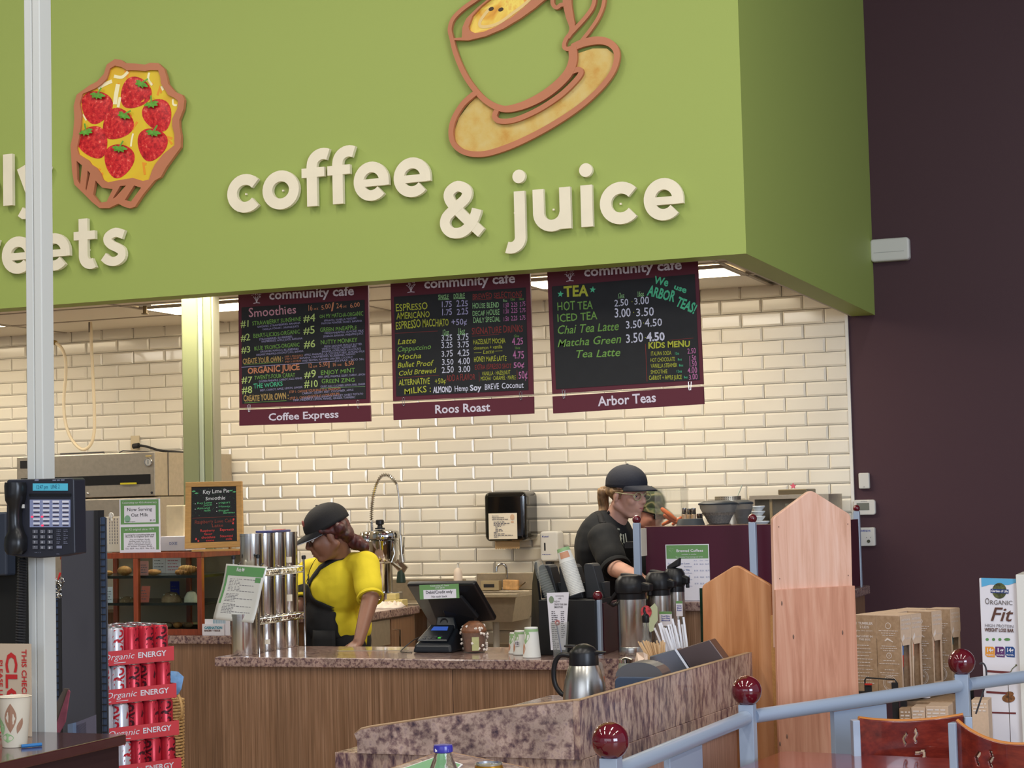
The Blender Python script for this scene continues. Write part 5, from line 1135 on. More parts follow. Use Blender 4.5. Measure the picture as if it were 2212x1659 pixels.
for k,nm in enumerate(('bottom','middle','top')):
    for i in range(4):
        canister(xc,y_f + .06 + i * .117,tiers[k],hs[k],rC,('nearest','second','third','farthest')[i] + ' steel canister on the %s tier of the wire rack' % nm,{(0,1): .25,(1,3): .3,(2,3): .1}.get((k,i)))
q = AZ(532,1414,CZ); canister(q.x - .005,q.y - .005,CZ + .0008,AY(532,1330,q.y).z - CZ + .01,.0625,'separate wide steel canister standing in front of the wire rack')
t = thing('flat_package','flat colourful package lying on the top tier canisters','package',(xc,y_f + .3,tiers[2] + hs[2])); zz = tiers[2] + hs[2] + .0006
MB().obox((xc,y_f + .28,zz + .006),.09,.24,.012,Euler((0,0,.1))).build('body',mat('navy_pack',(60,62,110),.4),t,bevel=.004)
MB().obox((xc + .01,y_f + .32,zz + .0135),.05,.1,.003,Euler((0,0,.3))).build('label',mat('coral_pack',(210,110,100),.4),t)
# laminated menu sheet hung in front
P4 = [AY(460,1338,7.74),AY(548,1346,7.70),AY(577,1224,7.74),AY(490,1218,7.78)]
t = thing('menu_sheet','glossy laminated white and green menu sheet tilted in front of the canisters','menu',tuple((P4[0] + P4[1]) / 2))
n4 = (P4[1] - P4[0]).cross(P4[3] - P4[0]).normalized()
L4 = lambda f,g,d=0: (P4[0].lerp(P4[1],f)).lerp(P4[3].lerp(P4[2],f),g) + n4 * d
LAM = mat('laminated_paper',(206,206,200),.1,coat=1)
m = MB()
nu,nv = 10,16
bw = lambda f,g: .0035 * math.sin(g * 7 + f * 3) + .003 * math.sin(f * 8 - g * 4)
m.grid(lambda f,g: L4(f,g,bw(f,g)),nu,nv); sh = m.build('sheet',LAM,t,solid=.0012)
def lamq(mm,f0,g0,f1,g1,k=5,kk=3):
    mm.grid(lambda f,g: L4(f0 + (f1 - f0) * f,g0 + (g1 - g0) * g,bw(f0 + (f1 - f0) * f,g0 + (g1 - g0) * g) + .0012),k,kk)
m = MB(); lamq(m,.04,.80,.96,.97,8,5); lamq(m,.04,.3,.09,.8,2,8); lamq(m,.8,.70,.93,.79,3,3); m.build('green_print',mat('laminated_green',(96,146,92),.12,coat=1),sh,kind='stuff')
m = MB(); rg = random.Random(2)
for i in range(22):
    g = .74 - i * .026 - (.03 if i > 8 else 0) - (.03 if i > 14 else 0); f = .16
    while f < (.42 if i % 4 else .8):
        l = rg.uniform(.03,.08); m.grid(lambda a_,b_: L4(f + l * a_,g + .009 * b_,bw(f,g) + .0015),1,1); f += l + .015
m.build('print',INKG,sh,kind='stuff')
m = MB(); e1_ = (P4[1] - P4[0]).normalized(); e2_ = n4.cross(e1_); m.text('Kids Menu',L4(.3,.88,.005),e1_,e2_,.018,width=.07,wt=.01); m.build('title',PAPER,sh,kind='stuff')
for f in (.3,.85):
    q = L4(f,1.0,.002); m = MB(); m.tube([q,q + Vector((0,.02,.012))],.004,8); m.build('clip',BLACK,t)
# ------------------------------------------------------------------ papers, till, card reader, treat tub
t = thing('paper_sheet','clear flat sheet lying on the front counter left of the card reader','sheet',tuple(AZ(810,1402,CZ)))
pp = [AZ(u,v,CZ + .0007) for u,v in ((728,1406),(884,1405),(884,1398),(768,1397))]
MB().prism(pp,(0,0,.0012)).build('sheet',mat('glossy_sheet',(196,186,166),.08,coat=1),t)
Yt = 8.18
q0 = AZ(1000,1400,CZ)
t = thing('till_screen','black point of sale touch screen seen from behind with green notice','till',(-3.30,8.15,CZ))
# tilted slab, leaning away from the camera towards the kitchen, seen from its back
A = [AY(877,1264,8.0),AY(1024,1262,7.92),AY(1070,1342,8.12),AY(930,1352,8.2)]
nn_ = (A[1] - A[0]).cross(A[3] - A[0]).normalized()
if nn_.y < 0: nn_ = -nn_
MB().prism([A[3],A[2],A[1],A[0]],nn_ * .03).build('screen_back',BLACK,t,bevel=.01,seg=3)
ce_ = (A[0] + A[1] + A[2] + A[3]) / 4
m = MB(); m.prism([A[3].lerp(ce_,.35) ,A[2].lerp(ce_,.35),A[1].lerp(ce_,.5),A[0].lerp(ce_,.5)],-nn_ * .02); m.build('rear_cover',BLACKM,t,bevel=.006)
b0,b1 = AZ(945,1405,CZ),AZ(1052,1402,CZ)
MB().box((b0.x + .06,8.14,CZ + .0006),(b1.x - .06,8.27,CZ + .022)).build('stand_base',BLACK,t,bevel=.006)
MB().hexa([(b0.x + .07,8.16,CZ + .021),(b1.x - .07,8.16,CZ + .021),(b1.x - .07,8.24,CZ + .021),(b0.x + .07,8.24,CZ + .021),(b0.x + .03,8.05,ce_.z),(b1.x - .0,8.05,ce_.z),(b1.x,8.14,ce_.z),(b0.x + .03,8.14,ce_.z)]).build('stand_neck',BLACK,t,bevel=.004)
# notice on top edge
Yn = 7.90; g = [AY(907,1295,Yn),AY(992,1292,Yn),AY(991,1262,Yn),AY(906,1264,Yn)]
e1 = (g[1] - g[0]).normalized(); e2 = Vector((-e1.z,0,e1.x)); W_ = (g[1] - g[0]).length; H_ = (g[3] - g[0]).length
o = MB().prism([g[0],g[0] + e1 * W_,g[0] + e1 * W_ + e2 * H_,g[0] + e2 * H_],(0,.003,0)).build('notice',GRNC,t)
m = MB(); qn = g[0] + Vector((0,-.0006,0)); m.add([qn + e1 * W_ * .1 + e2 * H_ * .02,qn + e1 * W_ * .93 + e2 * H_ * .02,qn + e1 * W_ * .93 + e2 * H_ * .64,qn + e1 * W_ * .1 + e2 * H_ * .64],[(0,1,2,3)]); m.build('white_panel',PAPER,o)
m = MB(); m.text('Debit/Credit only',qn + e1 * W_ * .5 + e2 * H_ * .38 + Vector((0,-.0005,0)),e1,e2,H_ * .2,width=W_ * .68,align='C',wt=.01); m.text('No cash back',qn + e1 * W_ * .5 + e2 * H_ * .1 + Vector((0,-.0005,0)),e1,e2,H_ * .14,width=W_ * .4,align='C'); m.build('lettering',INK,o,kind='stuff')
m = MB(); m.text('Celebrating 45 Years',qn + e1 * W_ * .52 + e2 * H_ * .86 + Vector((0,-.0005,0)),e1,e2,H_ * .11,width=W_ * .48,align='C'); m.text('1979-2019',qn + e1 * W_ * .52 + e2 * H_ * .7 + Vector((0,-.0005,0)),e1,e2,H_ * .11,width=W_ * .25,align='C'); m.build('white_lettering',PAPER,o,kind='stuff')
# card reader
c = AZ(935,1410,CZ); s = S(935,1400,c.y)
t = thing('card_reader','black card payment terminal with blue screen on the counter','card reader',tuple(c))
DK = mat('reader_black',(26,30,36),.3)
m = MB(); x0,x1 = c.x - 45 * s,c.x + 48 * s; y0 = c.y - .02; y1 = c.y + .13
m.hexa([(x0 - .0,y0,CZ + .001),(x1,y0,CZ + .001),(x1,y1,CZ + .001),(x0,y1,CZ + .001),(x0 + .01,y0 + .01,CZ + .04),(x1 - .01,y0 + .01,CZ + .04),(x1 - .02,y1 - .01,CZ + .11),(x0 + .03,y1 - .01,CZ + .11)]); m.build('body',DK,t,bevel=.012,seg=3)
m = MB(); m.hexa([(x0 + .015,y0 + .02,CZ + .052),(x1 - .03,y0 + .02,CZ + .052),(x1 - .035,y1 - .02,CZ + .112),(x0 + .04,y1 - .02,CZ + .112),(x0 + .02,y0 + .025,CZ + .062),(x1 - .035,y0 + .025,CZ + .062),(x1 - .04,y1 - .025,CZ + .125),(x0 + .045,y1 - .025,CZ + .125)]); kp = m.build('terminal',DK,t,bevel=.008)
d1 = Vector((0,(y1 - y0) - .05,.063)).normalized(); nf = EX.cross(d1)
qs = AY(917,1370,y1 - .03)
q = Vector(((x0 + x1) / 2 - .04,y0 + .085,CZ + .099)); MB().prism([q,q + EX * .085,q + EX * .08 + d1 * .03,q + EX * .005 + d1 * .03],nf * .0015).build('screen',mat('blue_screen',(52,82,160),.2,emit=.5),kp)
m = MB()
for i in range(4):
    for j in range(3): p = Vector(((x0 + x1) / 2 - .05 + .026 * i,y0 + .03 + .016 * j,CZ + .0655 + .0076 * j)); m.obox(p,.016,.008,.005,Euler((.45,0,0)))
m.build('keys',mat('key_grey',(52,56,62),.5),kp,kind='stuff')
p = Vector(((x0 + x1) / 2 + .028,y0 + .03,CZ + .068)); MB().obox(p,.014,.007,.005,Euler((.45,0,0))).build('green_key',mat('green_key',(80,210,70),.4,emit=.3),kp)
m = MB(); m.hexa([(x0 + .06,y1 - .02,CZ + .1),(x1 - .035,y1 - .02,CZ + .1),(x1 - .03,y1 + .012,CZ + .1),(x0 + .06,y1 + .012,CZ + .1),(x0 + .065,y1 - .0,CZ + .16),(x1 - .05,y1 - .0,CZ + .16),(x1 - .05,y1 + .014,CZ + .16),(x0 + .065,y1 + .014,CZ + .16)]); hd = m.build('contactless_pad',DK,t,bevel=.01,seg=3)
m = MB(); q = Vector(((x0 + x1) / 2 + .004,y1 - .006,CZ + .133)); m.tube([q + Vector((.018 * math.cos(k * PI / 8),0,.018 * math.sin(k * PI / 8))) for k in range(16)],.004,6,closed=True); m.build('ring',BLACK,hd)
m = MB(); m.tube(spline([Vector((x0 + .01,y0 + .08,CZ + .07)),Vector((x0 - .03,y0 + .07,CZ + .05)),Vector((x0 - .07,y0 + .04,CZ + .012)),Vector((x0 - .06,y0 + .01,CZ + .004)),Vector((x0 + .0,y0 + .0,CZ + .0035))],6),.0025,6); m.build('cable',BLACK,t)
# treat tub
c = AZ(1016,1411,CZ); s = S(1016,1411,c.y); r0,r1 = 23 * s,28 * s; h = 42 * s
t = thing('treat_tub','clear tub piled with chocolate and mini marshmallows beside the card reader','tub',tuple(c))
c = c + Vector((0,r0,0)); z0 = CZ + .0006
MB().lathe([(0,z0),(r0,z0),(r1,z0 + h),(r1 * 1.03,z0 + h),(r1 * 1.03,z0 + h + .002),(r1 - .003,z0 + h + .002),(r0 - .003,z0 + .003),(0,z0 + .003)],(c.x,c.y,0),24).build('tub',PLAS,t)
CH = mat('chocolate',(128,84,58),.5,noise=.25,nscale=60)
m = MB(); m.lathe([(0,z0 + .004),(r0 * .93,z0 + .004),(r1 * .93,z0 + h * .98),(r1 * 1.0,z0 + h * 1.12),(r1 * .8,z0 + h * 1.42),(r1 * .4,z0 + h * 1.6),(0,z0 + h * 1.62)],(c.x,c.y,0),24); m.build('chocolate',CH,t)
m = MB(); rg = random.Random(4)
for i in range(46):
    a = rg.uniform(0,2 * PI); f = rg.uniform(.05,1.5); rr = r1 * (1.0 if f > 1 else (.86 + .12 * f)) * (1.08 - .9 * max(0,f - 1.05)); q = Vector((c.x + rr * math.cos(a),c.y + rr * math.sin(a),z0 + h * f))
    d = Vector((rg.uniform(-1,1),rg.uniform(-1,1),rg.uniform(-1,1))).normalized() * .0055; m.tube([q - d,q + d],.0055,7)
m.build('marshmallows',mat('marshmallow',(230,220,210),.7),t,kind='stuff')
q = AY(1031,1403,c.y - r1); MB().lathe([(r1 + .0015,z0 + h * .12),(r1 + .0015,z0 + h * .82)],(c.x,c.y,0),6,a0=-1.35,a1=-.8).build('label',mat('lime_label',(186,186,130),.6,noise=.1),t)
# ------------------------------------------------------------------ upside-down paper cups
CUPW = mat('cup_paper',(226,226,220),.6); CG = mat('cup_green',(150,186,132),.6); CT = mat('cup_tan',(204,150,118),.6)
def leaf(mb,cx,cy,cz,r_at,z0,z1,a_c,wd,ph=0):   # leaf shape wrapped on a cone
    n = 8; L_,R_ = [],[]
    for i in range(n + 1):
        f = i / n; z = z0 + (z1 - z0) * f; w_ = wd * math.sin(PI * min(1,max(0,f))) ; r = r_at(z) + .0006; c0 = a_c + ph * f
        L_.append((cx + r * math.cos(c0 - w_),cy + r * math.sin(c0 - w_),z)); R_.append((cx + r * math.cos(c0 + w_),cy + r * math.sin(c0 + w_),z))
    mid = [(cx + (r_at(z0 + (z1 - z0) * i / n) + .0009) * math.cos(a_c + ph * i / n),cy + (r_at(z0 + (z1 - z0) * i / n) + .0009) * math.sin(a_c + ph * i / n),z0 + (z1 - z0) * i / n) for i in range(n + 1)]
    vs = L_ + mid + R_; k = n + 1
    mb.add(vs,[(i,i + k,i + k + 1,i + 1) for i in range(n)] + [(i + k,i + 2 * k,i + 2 * k + 1,i + k + 1) for i in range(n)])
def down_cup(u,vb,vt,wb,wt,lab,num=None):
    c = AZ(u,vb,CZ); s = S(u,vb,c.y); r0,r1 = wb / 2 * s,wt / 2 * s; h = (vb - vt) * s; c = c + Vector((0,r0,0)); z0 = CZ + .0006
    t = thing('paper_cup',lab,'cup',tuple(c))
    MB().lathe([(r0 - .003,z0),(r0,z0),(r0 + .0015,z0 + .003),(r0,z0 + .006),(r1,z0 + h),(r1 - .004,z0 + h),(r1 - .006,z0 + h - .006),(0,z0 + h - .006)],(c.x,c.y,0),28).build('cup',CUPW,t)
    ra = lambda z: r0 + (r1 - r0) * (z - z0) / h
    m = MB(); leaf(m,c.x,c.y,0,ra,z0 + h * .45,z0 + h * .95,-2.1,.5,.3); m.lathe([(ra(z0 + h * .86) + .0006,z0 + h * .86),(ra(z0 + h * .95) + .0006,z0 + h * .95)],(c.x,c.y,0),28); m.build('leaf_print',CG,t,kind='stuff')
    m = MB(); leaf(m,c.x,c.y,0,ra,z0 + h * .1,z0 + h * .5,-2.4,.35); m.build('petal_print',CT,t)
    if num:
        q = Vector((c.x - r0 * .1,c.y - r0 - .002,z0 + h * .5)); m = MB(); m.box(q + Vector((-.010,0,-.012)),q + Vector((.010,.001,.012))); g_ = m.build('size_tag',PAPER,t)
        m = MB(); m.text(num,q + Vector((0,-.0006,-.006)),EX,EZ,.012,align='C',wt=.03); m.build('number',INK,g_)
down_cup(1108,1413,1368,30,23,'smallest upturned paper cup behind the other two',None)
down_cup(1124,1414,1363,36,28,'middle upturned paper cup marked 12','12') if False else down_cup(1119,1415.5,1364,32,25,'middle upturned paper cup marked 12','12')
down_cup(1142,1422,1357,39,29,'tallest upturned white paper cup in front')
# ------------------------------------------------------------------ cup organiser
sO = S(1228,1418,7.84); Yo = 7.86; X_ = lambda u,v=1400: AY(u,v,Yo).x; Z_ = lambda v,u=1228: AY(u,v,Yo).z
t = thing('cup_organiser','black counter organiser holding tilted stacks of cups','organiser',(X_(1228),Yo + .1,CZ))
ORG = mat('organiser_black',(20,20,22),.45); ORG2 = mat('organiser_charcoal',(44,46,50),.5)
xa,xb,zf = X_(1165),X_(1288),Z_(1296)
MB().box((xa,Yo,CZ + .0006),(xb,Yo + .24,zf)).build('front_box',ORG,t,bevel=.003)
# left wing
MB().prism([Vector((X_(1125),Yo + .12,CZ + .0006)),Vector((xa - .002,Yo + .02,CZ + .0006)),Vector((xa - .002,Yo + .02,zf)),Vector((X_(1150),Yo + .06,Z_(1214))),Vector((X_(1136),Yo + .1,Z_(1262)))],(0,.03,0)).build('side_wing',ORG,t,bevel=.003)
# slanted deck with three fins and rounded tops
zd = Z_(1240); zt = Z_(1222)
for u0,u1,vt in ((1148,1172,1222),(1192,1226,1222),(1246,1267,1220)):
    xx0,xx1 = X_(u0),X_(u1); pz = Z_(vt)
    m = MB(); pts = [Vector((xx0 + .01,Yo + .12,zf + .0005)),Vector((xx1 + .04,Yo + .12,zf + .0005)),Vector((xx1 + .004,Yo + .12,pz - .012)),Vector((xx1 - .008,Yo + .12,pz)),Vector((xx0 + .008,Yo + .12,pz)),Vector((xx0,Yo + .12,pz - .012))]
    m.prism(pts,(0,.1,0)); m.build('divider',ORG2,t,bevel=.004)
MB().box((xa + .005,Yo + .16,zf + .0005),(xb - .005,Yo + .235,Z_(1262))).build('rear_wall',ORG2,t)
# tilted stacks: clear cups and white rimmed cups, one cup after the other
def stack(name,cat,lab,ua,va,ub,vb,r0,r1,n,m_cup,first=None,rimm=None,LB=None):
    A,B = AY(ua,va,Yo + .05),AY(ub,vb,Yo + .05); d = (B - A).normalized(); q = d.to_track_quat('Z','Y').to_matrix(); L_ = (B - A).length
    proto = None
    for i in range(n):
        f = i / max(1,n - 1); p = A + d * (L_ * (.3 + .7 * f))
        if proto is None:
            t = thing(name,lab % ('one of the' if not LB else LB[min(i,len(LB) - 1)]),cat,tuple(p)); hh = L_ * .3
            prof = [(0,-hh),(r0,-hh),(r1,-.002),(r1 * 1.05,-.002),(r1 * 1.05,.0015),(r1 - .001,.0015)]
            MB().lathe(prof,p,24,q).build('cup',m_cup,t)
            proto = t; fd = (p,q,hh)
        else:
            o = thing(name,lab % ('one of the' if not LB else LB[min(i,len(LB) - 1)]),cat,tuple(p))
            MB().lathe([(r0 + (r1 - r0) * .75,-hh * .28),(r1,-.002),(r1 * 1.05,-.002),(r1 * 1.05,.0015),(r1 * .97,.0015)],p,24,q).build('cup',m_cup,o)
            t = o
        t['group'] = 'stack of ' + cat + 's ' + lab.split('stack ')[-1]
    return fd
CLR = mat('clear_cup',(222,226,220),.12,trans=.8,ior=1.1,alpha=.5)
sO = S(1228,1250,Yo)
stack('plastic_cup','clear cup','%s clear plastic cups nested in the tilted stack in the black organiser',1160,1211,1190,1290,10 * sO,13 * sO,12,CLR)
fd = stack('paper_cup','paper cup','%s white paper cups nested in the tilted stack in the black organiser',1216,1184,1247,1282,13.5 * sO,17 * sO,22,CUPW)
p,q,hh = fd
for o in [o for o in bpy.data.objects if o.get('group') == 'stack of paper cups in the black organiser'][:1]:
    o['label'] = 'outermost white paper cup with green and tan leaf print topping the tilted stack'; del o['group']
    r0,r1 = 13.5 * sO,17 * sO
    MB().lathe([(r0 + .0006,-hh),(r0 + (r1 - r0) * .25 + .0006,-hh * .75)],p,24,q).build('green_band',CG,o)
    MB().lathe([(r0 + (r1 - r0) * .3 + .0006,-hh * .7),(r0 + (r1 - r0) * .75 + .0006,-hh * .25)],p,8,q,a0=2.2,a1=3.6).build('tan_leaf',CT,o)
# ------------------------------------------------------------------ menu card in a clear vase
c = AZ(1206,1421,CZ); s = S(1206,1400,c.y); c.y += .03
t = thing('menu_holder','clear plastic cup holding a tall narrow printed menu and a flower straw','menu holder',tuple(c)); z0 = CZ + .0006
MB().lathe([(0,z0),(14 * s,z0),(15 * s,z0 + .01),(20 * s,z0 + 76 * s),(19.3 * s,z0 + 76 * s),(14.3 * s,z0 + .004),(0,z0 + .004)],(c.x,c.y,0),24).build('cup',CLR,t)
g = [AY(1190,1404,c.y - .012),AY(1221,1404,c.y - .012),AY(1229,1279,c.y - .012),AY(1181,1281,c.y - .012)]
o = MB().prism(g,(0,.0015,0)).build('menu_card',PAPER,t)
m = MB(); W_ = (g[1] - g[0]).length
o_ = g[3] + Vector((.012,-.0008,-.03)); m.text('community',g[3] + Vector((W_ * .9,-.0008,-.016)),EX,EZ,.007,align='C',width=W_ * .6); m.text('cafe',g[3] + Vector((W_ * .9,-.0008,-.027)),EX,EZ,.007,align='C')
m.text('NEW:',g[3] + Vector((W_ * .5,-.0008,-.042)),EX,EZ,.008); m.text('CREATE YOUR OWN',g[3] + Vector((W_ * .5,-.0008,-.055)),EX,EZ,.008,width=W_ * .9,wt=.02); m.text('SMOOTHIE',g[3] + Vector((W_ * .5,-.0008,-.067)),EX,EZ,.008,width=W_ * .6,wt=.02)
for i in range(24): sc_txt(m,g[3] + Vector((W_ * (.3 if i < 16 else .35),-.0008,-.085 - i * .0088)),EX,EZ,W_ * .42,1,.0035,.01); 
for i in range(14): sc_txt(m,g[3] + Vector((W_ * .95,-.0008,-.085 - i * .0088)),EX,EZ,W_ * .25,1,.0035,.01)
m.build('print',INKG,o,kind='stuff')
m = MB(); q = g[3] + Vector((.022,-.001,-.03)); m.prism([q + EX * .012 * math.cos(k * PI / 8) + EZ * .016 * math.sin(k * PI / 8) for k in range(16)],(0,-.0004,0)); m.build('seal',mat('seal_olive',(126,142,116),.6),o)
m = MB(); m.tube([AY(1214,1416,c.y - .03),AY(1203,1352,c.y - .03)],.003,8); m.build('straw',mat('steel_blue',(120,124,150),.4),t)
m = MB(); q = AY(1204,1345,c.y - .033)
for k in range(7): m.sph(q + Vector((.009 * math.cos(k * .9),0,.009 * math.sin(k * .9))),.005,8,5)
m.build('flower',mat('pink_beads',(180,120,120),.4,noise=.4,nscale=100),t,kind='stuff')
# straws in holder behind low screen
# ------------------------------------------------------------------ airpots
def airpot(u,vb,w_,v_top,lab,Yc_,tagt=None,handle_up=False):
    c = AY(u,vb,Yc_); c.z = CZ; s = S(u,vb,Yc_); r = w_ / 2 * s; z0 = CZ + .0008
    t = thing('airpot',lab,'airpot',tuple(c)); zb = AY(u,v_top + 52,c.y).z
    MB().lathe([(0,z0),(r * .97,z0),(r,z0 + .004),(r,z0 + .035),(r * .985,z0 + .037),(r,z0 + .039),(r,zb),(0,zb)],(c.x,c.y,0),36).build('body',STEEL,t)
    hd = MB(); k = r / .08
    hd.lathe([(r * .98,zb + .0005),(r * .99,zb + .025),(r * 1.08,zb + .03),(r * 1.12,zb + .05),(r * 1.05,zb + .085),(r * .8,zb + .105),(0,zb + .112)],(c.x,c.y,0),30); h = hd.build('head',BLACK,t)
    d = Vector((.985,-.17,0)); n_ = Vector((-d.y,d.x,0))
    def Q(a,b,z): return Vector((c.x,c.y,zb)) + d * a * k + n_ * b * k + EZ * z
    m = MB(); m.hexa([Q(.02,-.035,.032),Q(.125,-.025,.034),Q(.125,.025,.034),Q(.02,.035,.032),Q(-.02,-.04,.10),Q(.13,-.026,.066),Q(.13,.026,.066),Q(-.02,.04,.10)]); m.build('spout',BLACK,h,bevel=.008,seg=3)
    m = MB(); m.tube([Q(.115,0,.036),Q(.115,0,.018)],.008,10); m.build('nozzle',BLACK,h)
    m = MB(); lift = .05 if handle_up else 0
    m.hexa([Q(-.05,-.03,.098),Q(.05,-.03,.09 + lift * .6),Q(.05,.03,.09 + lift * .6),Q(-.05,.03,.098),Q(-.05,-.03,.118),Q(.06,-.02,.108 + lift),Q(.06,.02,.108 + lift),Q(-.05,.03,.118)]); m.build('pump_lever',BLACKM,h,bevel=.006,seg=3)
    m = MB(); m.tube([Q(-.06,-.065,.03),Q(-.105,-.07,-.015),Q(-.115,0,-.03),Q(-.105,.07,-.015),Q(-.06,.065,.03)],.008,8); m.build('carry_handle',BLACK,h)
    return t,c,r,zb
airpot(1461,1398,44,1226,'farthest steel airpot with black pump head under the raised lever',8.2,handle_up=True)
airpot(1426,1402,52,1234,'middle steel airpot between the near and the far one',8.07)
airpot(1367,1414,63,1242,'nearest and largest steel airpot beside the low burgundy screen',7.93)
# cards propped at the airpots
def prop(lab,u0,v0,u1,v1,Y,col,title,z0=CZ + .0006,mt=PAPER):
    a,b = AY(u0,v1,Y),AY(u1,v0,Y); t = thing('table_card',lab,'card',((a.x + b.x) / 2,Y,a.z)); o = paper('card',t,a,EX,EZ,b.x - a.x,b.z - a.z,mt,th=.002)
    m = MB(); m.box((a.x,Y - .0006,b.z - (b.z - a.z) * .17),(b.x,Y - .0002,b.z)); m.build('header',col,o)
    m = MB(); h_ = (b.z - a.z)
    for i,l_ in enumerate(title): m.text(l_,((a.x + b.x) / 2,Y - .0008,b.z - h_ * (.36 + .15 * i)),EX,EZ,h_ * .1,width=(b.x - a.x) * .7,align='C',wt=.02)
    m.build('lettering',mat('blue_ink'),o,kind='stuff'); 
    if v1 < 1385:
        m = MB(); m.tube([((a.x + b.x) / 2,Y + .004,b.z - .01),((a.x + b.x) / 2,Y + .004,z0)],.002,6); m.build('stem',CHROME,t); t.location.z = z0; PINV[t.name] = Matrix.Translation(t.location).inverted()
        for ch in t.children: ch.matrix_parent_inverse = PINV[t.name]
    return t
prop('small white card with green header hanging at the middle airpot',1425,1321,1451,1352,7.84,GRNC,('Decaf Ethio','Peruvi Ribak','Blend'))
prop('small white card with green header at the farthest airpot',1461,1298,1474,1331,7.98,GRNC,('Full City','Blend','Roast'))
Yq = 7.80; t = thing('map_cutout','pale green and red cut-out card standing before the middle airpot','card',tuple(AZ(1404,1400,CZ)))
q = lambda u,v: AY(u,v,Yq)
m = MB(); m.prism([q(*p) for p in ((1404,1312),(1414,1303),(1420,1312),(1421,1340),(1414,1350),(1412,1362),(1404,1366),(1398,1350),(1400,1330))],(0,.002,0)); m.build('green_card',mat('pale_green_card',(196,206,170),.6),t)
m = MB(); m.prism([q(1396 + 12 * math.cos(k * PI / 10),1322 - 14 * math.sin(k * PI / 10)) + Vector((0,-.003,0)) for k in range(20)],(0,.002,0)); m.build('red_roundel',mat('red_white_card',(196,70,78),.5,noise=.6,nscale=70),t)
m = MB(); m.tube([q(1405,1360) + Vector((0,.005,0)),Vector((q(1405,1360).x,Yq + .005,CZ + .0006))],.002,6); m.build('stem',CHROME,t)
# Brewed Coffees sign, on the tall counter against the burgundy screen
Yb = 8.379; a,b = AY(1441,1301,Yb),AY(1531,1175,Yb); zb = 1.1158
t = thing('brewed_coffees_sign','white and green sign card headed Brewed Coffees against the burgundy screen','sign',((a.x + b.x) / 2,Yb,zb)); W_ = b.x - a.x; H_ = b.z - zb
o = paper('board',t,(a.x,Yb,zb),EX,EZ,W_,H_,PAPER,th=.004); o_ = Vector((a.x,Yb,zb))
m = MB(); K = dict(W=W_,H_=H_); R4(m,o_,.02,.745,.98,.985,**K); m.build('green_header',GRNC,o)
m = MB(); T = lambda s_,x,y,h,w0,al='C',wt=0: m.text(s_,o_ + EX * (W_ * x) + EZ * (H_ * y) + Vector((0,-.0012,0)),EX,EZ,h * H_,width=w0 * W_,align=al,wt=wt)
T('Brewed Coffees',.56,.865,.045,.62,wt=.02); T('available in carafes',.54,.81,.022,.34); T("Try a sampler! Four tastings per order.",.55,.765,.02,.64); m.build('white_lettering',PAPER,o,kind='stuff')
m = MB()
for i,(s_,s2) in enumerate((('Lonely Butter Love','RoosRoast'),("Portland in the '90s",'RoosRoast'),('House Blend','Coffee Express'),('Decaf Blend','Coffee Express'))):
    y = .645 - .115 * i; T(s_,.05,y,.03,.5,'L',.01); T(s2,.42,y - .05,.02,.18,'L')
    for k,pz in enumerate(('$1.50','$2.25','$2.75')): T(pz,.65 + .13 * k,y - .01,.022,.09,'L')
for k in range(3): T(('8 oz','12 oz','16 oz')[k],.65 + .13 * k,.7,.018,.07,'L')
m.build('lettering',mat('blue_grey_ink'),o,kind='stuff')
m = MB(); cx_ = o_ + EX * W_ * .12 + EZ * H_ * .86
for k in range(14): q = cx_ + EX * R.uniform(-.012,.012) + EZ * R.uniform(0,.02) + Vector((0,-.001,0)); m.add([q,q + EX * .003,q + EX * .003 + EZ * .002,q + EZ * .002],[(0,1,2,3)])
m.build('tree_emblem',mat('pale_green_ink',(150,180,140),.6),o,kind='stuff')
# small red lid and cup beyond the screen post, bag beside gable
q = AY(1645,1252,8.4 - .05); t = thing('red_lid','small red and white lid on the tall counter right of the post','lid',(q.x,8.34,1.1158))
MB().lathe([(0,1.1158),(.022,1.1158),(.024,1.125),(.02,1.13),(0,1.131)],(q.x,8.345,0),20).build('lid',mat('red_plastic',(180,40,46),.3),t)
q = AY(1512,1320,8.1)
t = thing('coffee_bag','dark green foil bag partly hidden by the orange gabled panel','bag',(q.x,8.05,CZ))
m = MB(); zt_ = AY(1512,1271,8.05).z; bx_ = AY(1522,1330,8.05).x
m.grid(lambda a_,b_: (bx_ - .02 + .1 * a_,8.05 - .03 * math.sin(PI * a_) * (1 - b_ ** 3),CZ + .001 + (zt_ - CZ) * b_),10,12); m.grid(lambda a_,b_: (bx_ - .02 + .1 * (1 - a_),8.05 + .03 * math.sin(PI * a_) * (1 - b_ ** 3),CZ + .001 + (zt_ - CZ) * b_),10,12)
m.build('pouch',mat('green_foil',(26,52,36),.25,metal=.3),t)
